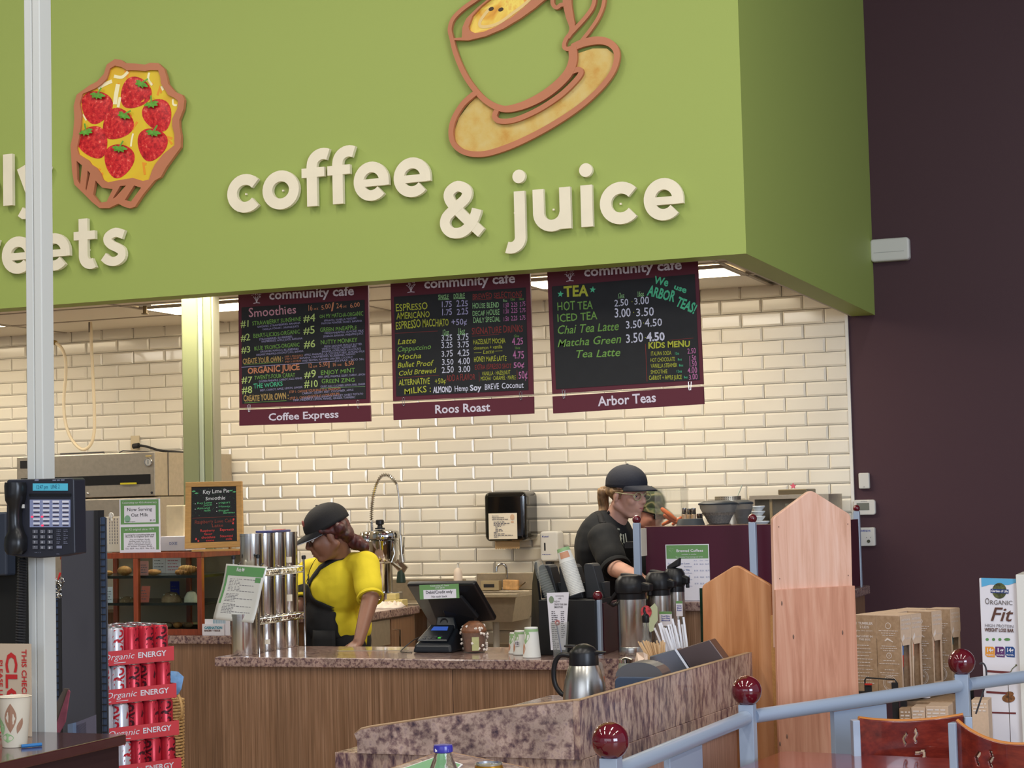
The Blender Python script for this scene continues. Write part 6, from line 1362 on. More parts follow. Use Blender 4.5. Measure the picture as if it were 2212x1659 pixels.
# ------------------------------------------------------------------ people
SKIN_D = mat('skin_brown',(132,92,74),.45,noise=.06,nscale=12,subs=.08)
SKIN_L = mat('skin_fair',(206,158,138),.45,noise=.06,nscale=12,subs=.08)
SKIN_R = mat('skin_ruddy',(204,142,120),.45,noise=.08,nscale=12,subs=.08)
def blobmesh(prims,voxel,m,smooth=6,fac=.5):
    b = MB()
    for p in prims:
        if p[0] == 'c':
            _,a,c,r0,r1 = p; a,c = Vector(a),Vector(c); d = (c - a); L_ = d.length
            if L_ < 1e-5: b.sph(a,r0,16,10); continue
            q = d.normalized().to_track_quat('Z','Y').to_matrix(); prof = []
            for i in range(7): t_ = PI / 2 * i / 6; prof.append((r0 * math.sin(t_),-r0 * math.cos(t_)))
            for i in range(7): t_ = PI / 2 * i / 6; prof.append((r1 * math.cos(t_),L_ + r1 * math.sin(t_)))
            prof[0] = (1e-5,prof[0][1]); prof[-1] = (1e-5,prof[-1][1]); b.lathe(prof,a,16,q)
        else:
            _,c,sc_,mt = p; b.sph(c,1,20,14,mt,sc_)
    me = b.mesh('tmp',m); o = bpy.data.objects.new('tmp',me); COL.objects.link(o)
    bm = bmesh.new(); bm.from_mesh(me); bmesh.ops.remove_doubles(bm,verts=bm.verts,dist=1e-6); bmesh.ops.recalc_face_normals(bm,faces=bm.faces); bm.to_mesh(me); bm.free()
    r = o.modifiers.new('r','REMESH'); r.mode = 'VOXEL'; r.voxel_size = voxel; r.use_smooth_shade = True
    s_ = o.modifiers.new('s','SMOOTH'); s_.factor = fac; s_.iterations = smooth
    dg = bpy.context.evaluated_depsgraph_get(); me2 = bpy.data.meshes.new_from_object(o.evaluated_get(dg)); bpy.data.objects.remove(o)
    me2.materials.clear(); me2.materials.append(m)
    for pl in me2.polygons: pl.use_smooth = True
    return me2
def frame(fwd,up=(0,0,1),roll=0):
    f = Vector(fwd).normalized(); l = Vector(up).cross(f).normalized(); u = f.cross(l)
    m = Matrix((f,l,u)).transposed()
    return m @ Matrix.Rotation(roll,3,'X') if roll else m
class Head:
    def __init__(s,c,fwd,k=1.0,roll=0): s.c = Vector(c); s.m = frame(fwd,roll=roll); s.k = k
    def p(s,x,y,z): return s.c + s.m @ (Vector((x,y,z)) * s.k)
    def ell(s,x,y,z,a,b,c_): return ('e',s.p(x,y,z),Vector((a,b,c_)) * s.k,s.m)
    def cap(s,a,b,r0,r1): return ('c',s.p(*a),s.p(*b),r0 * s.k,r1 * s.k)
    def prims(s,neck,full=1.0,beard=False):
        e,c = s.ell,s.cap
        L_ = [e(-.012,0,.035,.098,.077,.09),e(.03,0,-.035,.062,.06 * full,.075),e(.066,0,-.098,.024,.028,.02),
              e(.02,0,-.075,.055,.052 * full,.045),
              c((.078,-.03,.02),(.078,.03,.02),.015,.015),c((.088,0,.012),(.110,0,-.026),.009,.0125),e(.098,.011,-.031,.011,.009,.008),e(.098,-.011,-.031,.011,.009,.008),
              e(.062,.036,-.028,.026,.024 * full,.026),e(.062,-.036,-.028,.026,.024 * full,.026),e(.083,0,-.05,.02,.026,.018),
              c((.086,-.018,-.063),(.093,0,-.061),.007,.009),c((.086,.018,-.063),(.093,0,-.061),.007,.009),c((.084,-.015,-.073),(.091,0,-.074),.007,.010),c((.084,.015,-.073),(.091,0,-.074),.007,.010)]
        for sg in (-1,1):
            L_ += [c((.05,sg * .022,-.1),(-.015,sg * .058 * full,-.055),.016,.022),e(-.006,sg * .079,-.012,.018,.009,.03),c((-.008,sg * .082,-.038),(.002,sg * .078,-.03),.006,.008)]
        L_ += [('c',s.p(-.025,0,-.05),Vector(neck),.055 * s.k,.058 * s.k)]
        return L_
    def features(s,parent,iris=(60,40,30),lips=(150,90,84),lid=None,brow=(60,40,30)):
        m = MB()
        for sg in (-1,1): m.sph(s.p(.076,sg * .031,.001),.0125 * s.k,14,9)
        m.build('eyes',mat('eye_white',(220,214,206),.25),parent,kind='stuff'); m = MB()
        for sg in (-1,1): m.sph(s.p(.0835,sg * .031,-.001),.0062 * s.k,10,7)
        m.build('irises',mat('iris_%d' % iris[0],iris,.2),parent,kind='stuff'); m = MB()
        for sg in (-1,1): m.sph(s.p(.0775,sg * .031,.0045),.0135 * s.k,14,9,s.m,(1,1.05,.72))
        m.build('eyelids',lid,parent,kind='stuff'); m = MB()
        for sg in (-1,1): m.tube([s.p(.092,sg * .014,.024),s.p(.092,sg * .03,.03),s.p(.08,sg * .048,.026)],[.002 * s.k,.003 * s.k,.0015 * s.k],6)
        m.build('eyebrows',mat('brow_%d' % brow[0],brow,.8),parent,kind='stuff'); m = MB()
        m.tube([s.p(.088,-.021,-.0625),s.p(.0975,-.008,-.0595),s.p(.1,0,-.061),s.p(.0975,.008,-.0595),s.p(.088,.021,-.0625)],[.001,.0038,.0042,.0038,.001],8)
        m.tube([s.p(.087,-.019,-.067),s.p(.097,0,-.073),s.p(.087,.019,-.067)],[.001,.0055,.001],8)
        m.build('lips',mat('lips_%d' % lips[0],lips,.4),parent)
    def capwear(s,parent,m_,brimc=None,rim=None,tilt=0,button=True):
        prof = []; n = 14; t_ = MB(); C = s.p(-.014,0,.052)
        R_ = s.m @ Matrix.Rotation(tilt,3,'Y')
        vs = []; fs = []
        for i in range(n + 1):
            a = PI / 2 * i / n * 1.12
            for j in range(36):
                b_ = 2 * PI * j / 36; x = math.sin(a) * math.cos(b_) * .112; y = math.sin(a) * math.sin(b_) * .089; z = math.cos(a) * (.088 if a < PI / 2 else .088)
                if a > PI / 2: z = -(a - PI / 2) * .12; x = .112 * math.cos(b_); y = .089 * math.sin(b_)
                if abs(math.sin(b_ * 3)) < .12: x *= .992; y *= .992
                vs.append(C + R_ @ (Vector((x,y,z)) * s.k))
        for i in range(n):
            for j in range(36): fs.append((i * 36 + j,(i + 1) * 36 + j,(i + 1) * 36 + (j + 1) % 36,i * 36 + (j + 1) % 36))
        t_.add(vs,fs,True); cp = t_.build('cap',m_,parent,solid=.003)
        b = MB(); 
        def br(u,v,off=0):
            an = (u - .5) * 2 * 1.12; r0 = Vector((.108 * math.cos(an),.087 * math.sin(an),-.008)); ext = .080 * (1 - abs((u - .5) * 2) ** 2.6)
            q = r0 + Vector((ext * v,0,-.018 * v * v * 1.0)); q.z -= 2.3 * q.y * q.y * (.35 + .65 * v) ; q.z += off
            return C + R_ @ (q * s.k)
        b.grid(br,20,8); bo = b.build('brim',brimc or m_,cp,solid=.0035)
        if rim: MB().tube([br(i / 24,1) for i in range(25)],.0022 * s.k,6,caps=True).build('brim_piping',rim,bo)
        if button: MB().sph(C + R_ @ Vector((0,0,.089 * s.k)),.008 * s.k,10,6,None,(1,1,.6)).build('button',m_,cp)
        return cp
def finger(base_,d,n_,L_,r,curl):
    pts = [Vector(base_)]; dd = Vector(d).normalized(); ax = dd.cross(Vector(n_)).normalized()
    for i,f in enumerate((.45,.31,.24)): pts.append(pts[-1] + dd * L_ * f); dd = Matrix.Rotation(-curl,3,ax) @ dd
    return [('c',pts[i],pts[i + 1],r * (1 - .1 * i),r * (.9 - .1 * i)) for i in range(3)]
def hand(wrist,d,n_,side,k=1.0,curl=.45):   # d: along the fingers, n_: back-of-hand normal, side: towards the thumb
    wrist = Vector(wrist); d = Vector(d).normalized(); n_ = Vector(n_).normalized(); sd = Vector(side).normalized(); pr = []
    pc = wrist + d * .05 * k
    for o in (-.027,-.009,.009,.027): pr.append(('c',wrist + d * .012 * k + sd * o * .7 * k,wrist + d * .088 * k + sd * o * k,.015 * k,.0115 * k))
    for o,l in ((.028,.072),(.0095,.08),(-.0095,.074),(-.028,.058)): pr += finger(wrist + d * .088 * k + sd * o * k,d,n_,l * k,.0088 * k,curl)
    pr += finger(wrist + d * .025 * k + sd * .03 * k,d * .62 + sd * .75 - n_ * .25,n_,.066 * k,.0105 * k,curl * .6)
    return pr
def limb(pts,rs): return [('c',pts[i],pts[i + 1],rs[i],rs[i + 1]) for i in range(len(pts) - 1)]
def bvh(me): return BVHTree.FromPolygons([v.co[:] for v in me.vertices],[tuple(p.vertices) for p in me.polygons])
def strap(tree,pts,w_,m_,name,parent,side,off=.004,out=None):
    g = []
    for i,p in enumerate(pts):
        h = tree.find_nearest(p); g.append((h[0],h[1]))
    vs = []; fs = []
    for i,(q,nn) in enumerate(g):
        tg = (g[min(i + 1,len(g) - 1)][0] - g[max(i - 1,0)][0]).normalized(); sd = tg.cross(nn).normalized()
        for f in (-1,0,1):
            e = q + sd * f * w_ / 2; h = tree.find_nearest(e); vs.append(h[0] + h[1] * off)
    for i in range(len(g) - 1):
        for j in range(2): a = i * 3 + j; fs.append((a,a + 1,a + 4,a + 3))
    return MB().add(vs,fs,True).build(name,m_,parent,solid=.003)

# ---------- person in the yellow shirt
t = thing('person','person in yellow shirt, black apron and black cap looking down behind the canisters','person',(-4.42,8.78,0))
fw = Vector((-.72,-.66,0)).normalized(); lf = Vector((-fw.y,fw.x,0))   # lf: her left, towards the camera's right
hc = AY(707,1153,8.66); HD = Head(hc,(-.78,-.48,-.36),1.12)
nk = AY(738,1208,8.78); shL = AY(789,1222,8.70); shR = AY(672,1236,8.96)
ch = AY(728,1262,8.80); wa = AY(722,1335,8.84); hp = Vector((wa.x + .02,wa.y + .03,.92))
elL = AY(800,1292,8.58); wrL = AY(775,1386,8.40); elR = AY(655,1300,8.80); wrR = elR + Vector((-.05,-.22,-.14))
pb = HD.prims(nk + Vector((0,0,-.03)),1.16)
body = pb + [('e',ch,(.13,.17,.18),frame(fw)),('e',wa,(.13,.165,.18),frame(fw)),('e',hp,(.15,.19,.16),frame(fw))]
body += limb([shL,elL,wrL],[.056,.046,.029]) + limb([shR,elR,wrR],[.056,.044,.028])
body += limb([hp + lf * .09,hp + lf * .1 + Vector((0,0,-.43)),hp + lf * .1 + Vector((0,0,-.86))],[.095,.065,.042]) + limb([hp - lf * .09,hp - lf * .1 + Vector((0,0,-.43)),hp - lf * .1 + Vector((0,0,-.86))],[.095,.065,.042])
dL = (wrL - elL).normalized(); hz = Vector((-.35,-.8,-.12))
body += hand(wrL,Vector((-.25,-.55,-.42)),Vector((.3,-.3,.9)),Vector((-.9,.3,.1)),1.0,.25) + hand(wrR,Vector((-.3,-.9,-.2)),Vector((0,0,1)),Vector((.9,-.3,0)),1.0,.5)
for sg in (-1,1): body.append(('c',hp + lf * .1 * sg + Vector((0,0,-.875)),hp + lf * .1 * sg + fw * .14 + Vector((0,0,-.885)),.04,.033))
bd = base('body',blobmesh(body,.0065,SKIN_D,5),t)
HD.features(bd,lips=(120,72,72),lid=SKIN_D,brow=(34,22,20))
YEL = mat('yellow_cotton',(216,196,40),.85,bump=.15,bscale=60)
sL = elL.lerp(shL,.28); sR = elR.lerp(shR,.25)
shirt = [('e',ch,(.155,.192,.19),frame(fw)),('e',wa,(.152,.188,.2),frame(fw)),('e',hp + Vector((0,0,.03)),(.165,.205,.15),frame(fw)),('c',shL,shR,.078,.078),('c',nk + Vector((.0,0,-.045)),nk + Vector((.02,.03,-.09)),.078,.10),
         ('c',shL,sL,.078,.071),('c',shR,sR,.076,.070),('c',ch + fw * .09 + lf * .07 + Vector((0,0,-.01)),ch + fw * .09 + lf * .06 + Vector((0,0,-.05)),.066,.062),('c',ch + fw * .09 - lf * .07 + Vector((0,0,-.01)),ch + fw * .09 - lf * .06 + Vector((0,0,-.05)),.066,.062)]
sm = blobmesh(shirt,.008,YEL,7)
for v in sm.vertices:   # soft folds
    v.co += v.normal * (.006 * mnoise.noise(v.co * 9) + .003 * mnoise.noise(v.co * 22))
so = base('shirt',sm,t); tr = bvh(sm)
# sleeve hem ring
for s0,e0,r in ((sL,elL,.074),(sR,elR,.073)):
    d = (e0 - s0).normalized(); MB().lathe([(r - .008,.045),(r - .003,.052),(r - .004,.064),(r - .014,.064)],s0,24,d.to_track_quat('Z','Y').to_matrix()).build('sleeve_hem',YEL,so)
APR = mat('apron_black',(26,26,27),.8,bump=.15,bscale=50)
def front(fx,z,tree,off,fw_=fw,lf_=lf,c_=None):
    c_ = c_ or wa; o_ = Vector((c_.x,c_.y,z)) + lf_ * fx + fw_ * .8
    h = tree.ray_cast(o_,-fw_); return (h[0] + fw_ * off + h[1] * off * .3) if h[0] is not None else None
m = MB(); nx,nz = 26,34; idx = {}; zt_,zb_ = ch.z + .005,hp.z - .02
for j in range(nz + 1):
    z = zb_ + (zt_ - zb_) * j / nz; f = j / nz
    wd = .235 - (0 if f < .5 else (.16 * ((f - .5) / .5) ** .8))
    for i in range(nx + 1):
        x = -wd + 2 * wd * i / nx; p = front(x,z,tr,.007)
        if p is None: p = None
        idx[(i,j)] = p
        if p is not None: idx[(i,j,'n')] = len(m.v); m.v.append(tuple(p + fw * .003 * math.sin(i * .9 + j * .25)))
for j in range(nz):
    for i in range(nx):
        q = [(i,j),(i + 1,j),(i + 1,j + 1),(i,j + 1)]
        if all(idx[k] is not None for k in q): m.f.append(tuple(idx[k + ('n',)] for k in q)); m.sm.append(True)
ap = m.build('apron',APR,t,solid=.003)
# apron skirt down to the knees
m = MB(); m.grid(lambda a,b: Vector((hp.x,hp.y,hp.z + .03 - b * .5)) + lf * (-.22 + .44 * a) + fw * (.185 * math.sqrt(max(0,1 - ((a - .5) * 1.7) ** 2)) + .01 * math.sin(a * 18)),24,10); m.build('apron_skirt',APR,ap,solid=.003)
for fx,sgn in ((.075,1),(-.075,-1)):
    top_ = nk + lf * sgn * .07 + Vector((0,0,-.01)) - fw * .03; a_ = front(fx,zt_,tr,.006)
    strap(tr,[a_.lerp(top_,i / 10) + fw * .05 * math.sin(PI * i / 10) for i in range(11)],.034,APR,'neck_strap',ap,lf)
m = MB(); p_ = front(.245 - .02,zb_ + .16,tr,.004) or hp
TR = mat('trousers_black',(24,24,27),.85)
legs = [('e',hp + Vector((0,0,-.04)),(.165,.205,.15),frame(fw))]
for sg in (-1,1): legs += limb([hp + lf * .09 * sg,hp + lf * .1 * sg + Vector((0,0,-.43)),hp + lf * .1 * sg + Vector((0,0,-.84))],[.11,.085,.07])
base('trousers',blobmesh(legs,.014,TR,5),t)
m = MB()
for sg in (-1,1):
    q = hp + lf * .1 * sg; m.tube([Vector((q.x,q.y,.05)) - fw * .05,Vector((q.x,q.y,.052)) + fw * .06,Vector((q.x,q.y,.04)) + fw * .16],[.05,.052,.04],14)
m.build('shoes',BLACKM,t,kind='stuff')
# white print on the shirt
m = MB(); q = []
for k in range(12):
    a = PI * k / 11; p = front(.0 + .062 * math.cos(a) - .005,zt_ + .004 + .045 * math.sin(a),tr,.003); q.append(p)
if all(p is not None for p in q):
    c_ = sum(q,Vector()) / len(q); m.add(q + [c_],[(i,i + 1,12) for i in range(11)],True); pr = m.build('shirt_print',mat('print_white',(226,222,208),.7),so); MB().tube([p + fw * .002 for p in q],.0035,6).build('print_outline',INK,pr)
# yellow sash tail of the shirt at her side
m = MB(); m.grid(lambda a,b: hp + lf * (.17 + .02 * math.sin(b * 4)) + Vector((.02 * a,0,.2 - .26 * b)) + fw * (-.10 + .05 * a + .012 * math.sin(a * 9)),6,14); m.build('shirt_tail',YEL,so,solid=.003)
CAPB = mat('cap_black',(28,28,30),.8,bump=.2,bscale=90)
cp = HD.capwear(t,CAPB,rim=mat('piping_silver',(170,176,188),.4),tilt=.10)
m = MB(); C = HD.p(-.012,0,.036)
pts = [HD.p(.094,.002,.075),HD.p(.085,.012,.10),HD.p(.078,.006,.108),HD.p(.08,-.006,.108),HD.p(.086,-.014,.096),HD.p(.094,-.014,.08),HD.p(.098,-.004,.068)]
m.sph(HD.p(.086,.012,.082),.024,12,8,HD.m,(.35,.8,1)); m.build('cap_emblem',mat('emblem_rust',(150,84,74),.8),cp)
HAIRR = ramp_mat('hair_auburn',[(.3,(40,20,22)),(.55,(78,34,34)),(.75,(110,50,46))],30,4,.5,stretch=(1,1,.4),bump=.4)
hr = [HD.ell(-.03,0,.012,.088,.084,.07),HD.ell(-.075,0,-.03,.045,.07,.05)]
for sg in (-1,1): hr += [HD.cap((.03,sg * .074,.028),(-.03,sg * .082,.0),.012,.016),HD.cap((-.02,sg * .082,.01),(-.075,sg * .06,-.035),.016,.02)]
pt = AY(770,1172,8.74); hr += [('c',AY(738,1150,8.70),AY(752,1166,8.74),.05,.045),('c',AY(738,1150,8.70),AY(733,1140,8.60),.045,.03)]
hr += [('c',AY(752,1164,8.74),pt,.04,.042),('c',pt,AY(786,1180,8.72),.04,.03),('c',AY(786,1180,8.74),AY(787,1198,8.76),.026,.015)]
hm = blobmesh(hr,.005,HAIRR,4)
for v in hm.vertices: v.co += v.normal * .004 * mnoise.noise(Vector((v.co.x * 60,v.co.y * 60,v.co.z * 25)))
base('hair',hm,t)
def glasses(H_,parent,m_,lens,r=.024,w_=.002,dz=-.002):
    g = MB()
    for sg in (-1,1):
        g.tube([H_.p(.098,sg * .033 + r * 1.12 * math.cos(k * PI / 10),dz + r * .82 * math.sin(k * PI / 10)) for k in range(20)],w_,6,closed=True)
        g.tube([H_.p(.098,sg * (.033 + r * 1.1),dz + .008),H_.p(.06,sg * .073,.006),H_.p(-.005,sg * .086,.006)],w_,6)
    g.tube([H_.p(.098,-.008,dz + .006),H_.p(.104,0,dz + .009),H_.p(.098,.008,dz + .006)],w_,6); o = g.build('glasses',m_,parent)
    g = MB()
    for sg in (-1,1): g.prism([H_.p(.0985,sg * .033 + r * 1.08 * math.cos(k * PI / 10),dz + r * .78 * math.sin(k * PI / 10)) for k in range(20)],H_.m @ Vector((.001,0,0)))
    g.build('lenses',lens,o,kind='stuff')
glasses(HD,t,mat('frame_dark',(30,26,30),.3),mat('lens_tint',(120,120,120),.05,trans=.9,ior=1.05,alpha=.5),.027,.0026)

# ---------- person in black with the ponytail, in profile to the right
t = thing('person','ponytailed person in black shirt and navy cap, in profile behind the airpots','person',(-3.0,9.0,0))
fw2 = Vector((.90,-.42,0)).normalized(); lf2 = Vector((-fw2.y,fw2.x,0))
HP = Head(AY(1356,1066,9.0),(.87,-.40,-.14),1.05); kx = .98
nk2 = AY(1318,1128,9.04); ch2 = AY(1308,1190,9.04); wa2 = AY(1312,1270,9.06); hp2 = Vector((wa2.x,wa2.y,.98))
sN = AY(1303,1165,8.86); sF = AY(1322,1160,9.2); eN = AY(1330,1228,8.74); wN = AY(1378,1246,8.52); eF = sF + Vector((.1,-.05,-.26)); wF = eF + Vector((.2,-.15,-.04))
body = HP.prims(nk2 + Vector((0,0,-.05)),1.0) + [('e',ch2,(.12,.16,.2),frame(fw2)),('e',wa2,(.115,.15,.2),frame(fw2)),('e',hp2,(.13,.17,.15),frame(fw2))]
body += limb([sN,eN,wN],[.055,.046,.031]) + limb([sF,eF,wF],[.055,.044,.03])
for sg in (-1,1):
    q = hp2 + lf2 * .09 * sg; body += limb([q,q + Vector((0,0,-.46)),q + Vector((0,0,-.92))],[.09,.062,.04]); body.append(('c',q + Vector((0,0,-.935)),q + fw2 * .14 + Vector((0,0,-.945)),.038,.032))
body += hand(wN,Vector((.8,-.4,-.35)),Vector((.1,-.3,.9)),Vector((.4,.8,.1)),.98,.6) + hand(wF,Vector((.8,-.5,-.2)),Vector((0,0,1)),Vector((-.4,-.8,0)),.98,.6)
bd = base('body',blobmesh(body,.0065,SKIN_L,5),t)
HP.features(bd,iris=(84,110,120),lips=(186,110,108),lid=SKIN_L,brow=(120,90,60))
BLK = mat('black_cotton',(24,26,28),.85,bump=.15,bscale=60)
sN2 = sN.lerp(eN,.95); sh2 = [('e',ch2 + Vector((0,0,.01)),(.145,.185,.205),frame(fw2)),('e',wa2,(.145,.175,.23),frame(fw2)),('e',hp2 + Vector((0,0,.02)),(.15,.19,.16),frame(fw2)),('c',sN,sF,.08,.08),('c',nk2 + Vector((-.01,0,-.045)),nk2 + Vector((-.02,0,-.1)),.066,.1),
     ('c',sN,sN.lerp(eN,.72),.082,.076),('c',sF,sF.lerp(eF,.7),.08,.074),('c',ch2 - fw2 * .04 + Vector((0,0,.07)),ch2 - fw2 * .06 + Vector((0,0,-.06)),.1,.1)]
sm = blobmesh(sh2,.008,BLK,7)
for v in sm.vertices: v.co += v.normal * (.006 * mnoise.noise(v.co * 9) + .003 * mnoise.noise(v.co * 22))
so = base('shirt',sm,t); tr = bvh(sm)
s0 = sN.lerp(eN,.72); d = (eN - sN).normalized(); MB().lathe([(.079,.045),(.081,.055),(.0795,.068),(.066,.068)],s0,24,d.to_track_quat('Z','Y').to_matrix()).build('sleeve_hem',BLK,so)
# chest lettering
fxs = lambda fx,z,off: front(fx,z,tr,off,fw2,lf2,ch2)
m = MB()
for (a,za,b,zb_,w_) in ((-.115,ch2.z + .055,-.075,ch2.z + .075,.016),(-.11,ch2.z + .03,-.06,ch2.z + .052,.016),(-.05,ch2.z + .05,-.05,ch2.z + .09,.008),(-.05,ch2.z + .088,-.025,ch2.z + .08,.008),(-.05,ch2.z + .068,-.028,ch2.z + .062,.008),(-.015,ch2.z + .04,-.012,ch2.z + .085,.008),(.005,ch2.z + .045,.005,ch2.z + .09,.008),(-.07,ch2.z + .115,-.03,ch2.z + .11,.008)):
    p,q = fxs(a,za,.004),fxs(b,zb_,.004)
    if p and q: m.ribbon([p,p.lerp(q,.5) ,q],w_,fw2 * .001)
if m.v: m.build('shirt_lettering',mat('print_cream',(206,208,186),.7),so,kind='stuff')
ap = MB(); m = MB(); idx = {}; nx,nz = 20,26; zt2,zb2 = ch2.z - .04,hp2.z
for j in range(nz + 1):
    for i in range(nx + 1):
        p = fxs(-.15 + .3 * i / nx,zb2 + (zt2 - zb2) * j / nz,.006)
        if p: idx[(i,j)] = len(m.v); m.v.append(tuple(p))
for j in range(nz):
    for i in range(nx):
        q = [(i,j),(i + 1,j),(i + 1,j + 1),(i,j + 1)]
        if all(k in idx for k in q): m.f.append(tuple(idx[k] for k in q)); m.sm.append(True)
ap = m.build('apron',APR,t,solid=.003)
a_ = fxs(-.1,zt2,.006) or ch2; top_ = nk2 - lf2 * .06 - fw2 * .02 + Vector((0,0,.01))
strap(tr,[a_.lerp(top_,i / 10) + (fw2 * .04 - lf2 * .03) * math.sin(PI * i / 10) for i in range(11)],.028,APR,'neck_strap',ap,lf2)
MB().tube([top_ ,HP.p(-.06,-.058,-.10),HP.p(-.085,-.02,-.09)],.009,8).build('neck_loop',APR,ap)
legs = [('e',hp2 + Vector((0,0,-.04)),(.15,.19,.15),frame(fw2))]
for sg in (-1,1): q = hp2 + lf2 * .09 * sg; legs += limb([q,q + Vector((0,0,-.46)),q + Vector((0,0,-.9))],[.105,.08,.066])
base('trousers',blobmesh(legs,.014,TR,5),t)
m = MB()
for sg in (-1,1): q = hp2 + lf2 * .09 * sg; m.tube([Vector((q.x,q.y,.05)) - fw2 * .05,Vector((q.x,q.y,.052)) + fw2 * .06,Vector((q.x,q.y,.04)) + fw2 * .16],[.05,.052,.04],14)
m.build('shoes',BLACKM,t,kind='stuff')
HP.capwear(t,mat('cap_navy',(34,37,48),.8,bump=.2,bscale=90),tilt=-.06)
HB = ramp_mat('hair_light_brown',[(.3,(84,62,40)),(.5,(128,98,64)),(.72,(168,134,90))],50,4,.5,stretch=(1,1,.25),bump=.4)
hr = [HP.ell(-.03,0,.012,.086,.081,.062)]
for sg in (-1,1): hr += [HP.cap((.035,sg * .072,.018),(-.03,sg * .08,.006),.010,.014),HP.cap((.022,sg * .074,.01),(.02,sg * .073,-.022),.007,.004),HP.cap((-.03,sg * .076,.01),(-.085,sg * .04,.0),.016,.02)]
k0,k1,k2,k3 = HP.p(-.118,0,.012),AY(1302,1064,9.02),AY(1304,1092,9.04),AY(1296,1110,9.0)
hr += [('c',k0,k1,.02,.03),('c',k1,k2,.031,.028),('c',k2,AY(1308,1105,9.03),.03,.016),('c',k2,k3,.024,.008)]
hm = blobmesh(hr,.0045,HB,3)
for v in hm.vertices: v.co += v.normal * .005 * mnoise.noise(Vector((v.co.x * 90,v.co.y * 90,v.co.z * 12)))
base('hair',hm,t)
glasses(HP,t,mat('frame_clear_yellow',(206,200,150),.25),mat('lens_clear',(235,235,235),.03,trans=1,ior=1.02),.023,.0022)

# ---------- person behind, camouflage cap
t = thing('person','person with camouflage cap and sunglasses, mostly hidden behind the ponytailed person','person',(-2.95,9.6,0))
fw3 = Vector((.92,-.38,0)).normalized(); lf3 = Vector((-fw3.y,fw3.x,0))
HC = Head(AY(1400,1104,9.58),(.88,-.36,-.26),.95)
nk3 = AY(1384,1150,9.62); ch3 = nk3 + Vector((-.03,.0,-.22)); wa3 = ch3 + Vector((0,0,-.24)); hp3 = Vector((wa3.x,wa3.y,.88))
body = HC.prims(nk3 + Vector((0,0,-.04)),1.12) + [('e',ch3,(.12,.165,.19),frame(fw3)),('e',wa3,(.12,.155,.2),frame(fw3)),('e',hp3,(.13,.17,.15),frame(fw3))]
for sg in (-1,1):
    s_ = ch3 + lf3 * .17 * sg + Vector((0,0,.12)); e_ = s_ + Vector((.02,0,-.27)); w_ = e_ + fw3 * .2 + Vector((0,0,-.06)); body += limb([s_,e_,w_],[.055,.044,.03]) + hand(w_,fw3,Vector((0,0,1)),-lf3 * sg,.95,.5)
    q = hp3 + lf3 * .09 * sg; body += limb([q,q + Vector((0,0,-.4)),q + Vector((0,0,-.83))],[.09,.062,.04]); body.append(('c',q + Vector((0,0,-.84)),q + fw3 * .13 + Vector((0,0,-.845)),.038,.032))
bd = base('body',blobmesh(body,.0075,SKIN_R,5),t)
HC.features(bd,lips=(190,120,110),lid=SKIN_R,brow=(90,60,40))
sh3 = [('e',ch3,(.14,.185,.2),frame(fw3)),('e',wa3,(.14,.175,.22),frame(fw3)),('e',hp3,(.15,.19,.16),frame(fw3)),('c',ch3 + lf3 * .17 + Vector((0,0,.12)),ch3 - lf3 * .17 + Vector((0,0,.12)),.075,.075)]
for sg in (-1,1): s_ = ch3 + lf3 * .17 * sg + Vector((0,0,.12)); sh3.append(('c',s_,s_ + Vector((.015,0,-.17)),.078,.074))
base('shirt',blobmesh(sh3,.01,BLK,6),t)
legs = [('e',hp3 + Vector((0,0,-.04)),(.15,.19,.15),frame(fw3))]
for sg in (-1,1): q = hp3 + lf3 * .09 * sg; legs += limb([q,q + Vector((0,0,-.4)),q + Vector((0,0,-.8))],[.105,.08,.066])
base('trousers',blobmesh(legs,.014,TR,5),t)
CAMO = ramp_mat('camouflage',[(.38,(40,44,34)),(.46,(84,92,56)),(.52,(150,140,96)),(.58,(66,78,46)),(.7,(36,38,30))],14,1,.8)
HC.capwear(t,CAMO,tilt=.05)
HS = ramp_mat('hair_short_brown',[(.3,(60,42,30)),(.6,(96,70,50))],60,3,.7)
base('hair',blobmesh([HC.ell(-.03,0,.012,.086,.081,.06)] + [HC.cap((.0,sg * .076,.01),(-.05,sg * .066,-.02),.01,.016) for sg in (-1,1)],.006,HS,3),t)
glasses(HC,t,mat('frame_black',(22,22,26),.25),mat('lens_black',(18,18,22),.06,coat=.6),.026,.0026)
# ------------------------------------------------------------------ condiment station
Z8 = .84; A_,B_,C1 = Vector((-2.62,5.13,0)),Vector((-1.80,5.13,0)),Vector((-1.70,6.80,0))
t = thing('condiment_station','speckled laminate condiment counter with splash panels behind the railing','counter',(-2.15,5.9,0))
def P3(p,z): return Vector((p[0],p[1],z))
top = [A_,B_,C1,Vector((-2.52,6.80,0))]
MB().prism([P3(p,Z8 - .05) for p in top],(0,0,.05)).build('worktop',GRANV,t,bevel=.002)
MB().prism([P3((-2.56,5.19),0),P3((-1.86,5.19),0),P3((-1.765,6.76),0),P3((-2.47,6.76),0)],(0,0,Z8 - .052)).build('base',mat('pinkish_wood_laminate',(190,142,120),.45) if False else ramp_mat('pinkish_striped_laminate',[(.3,(150,110,92)),(.5,(182,138,118)),(.7,(204,162,142))],210,4,.4,stretch=(1,1,.012)),t)
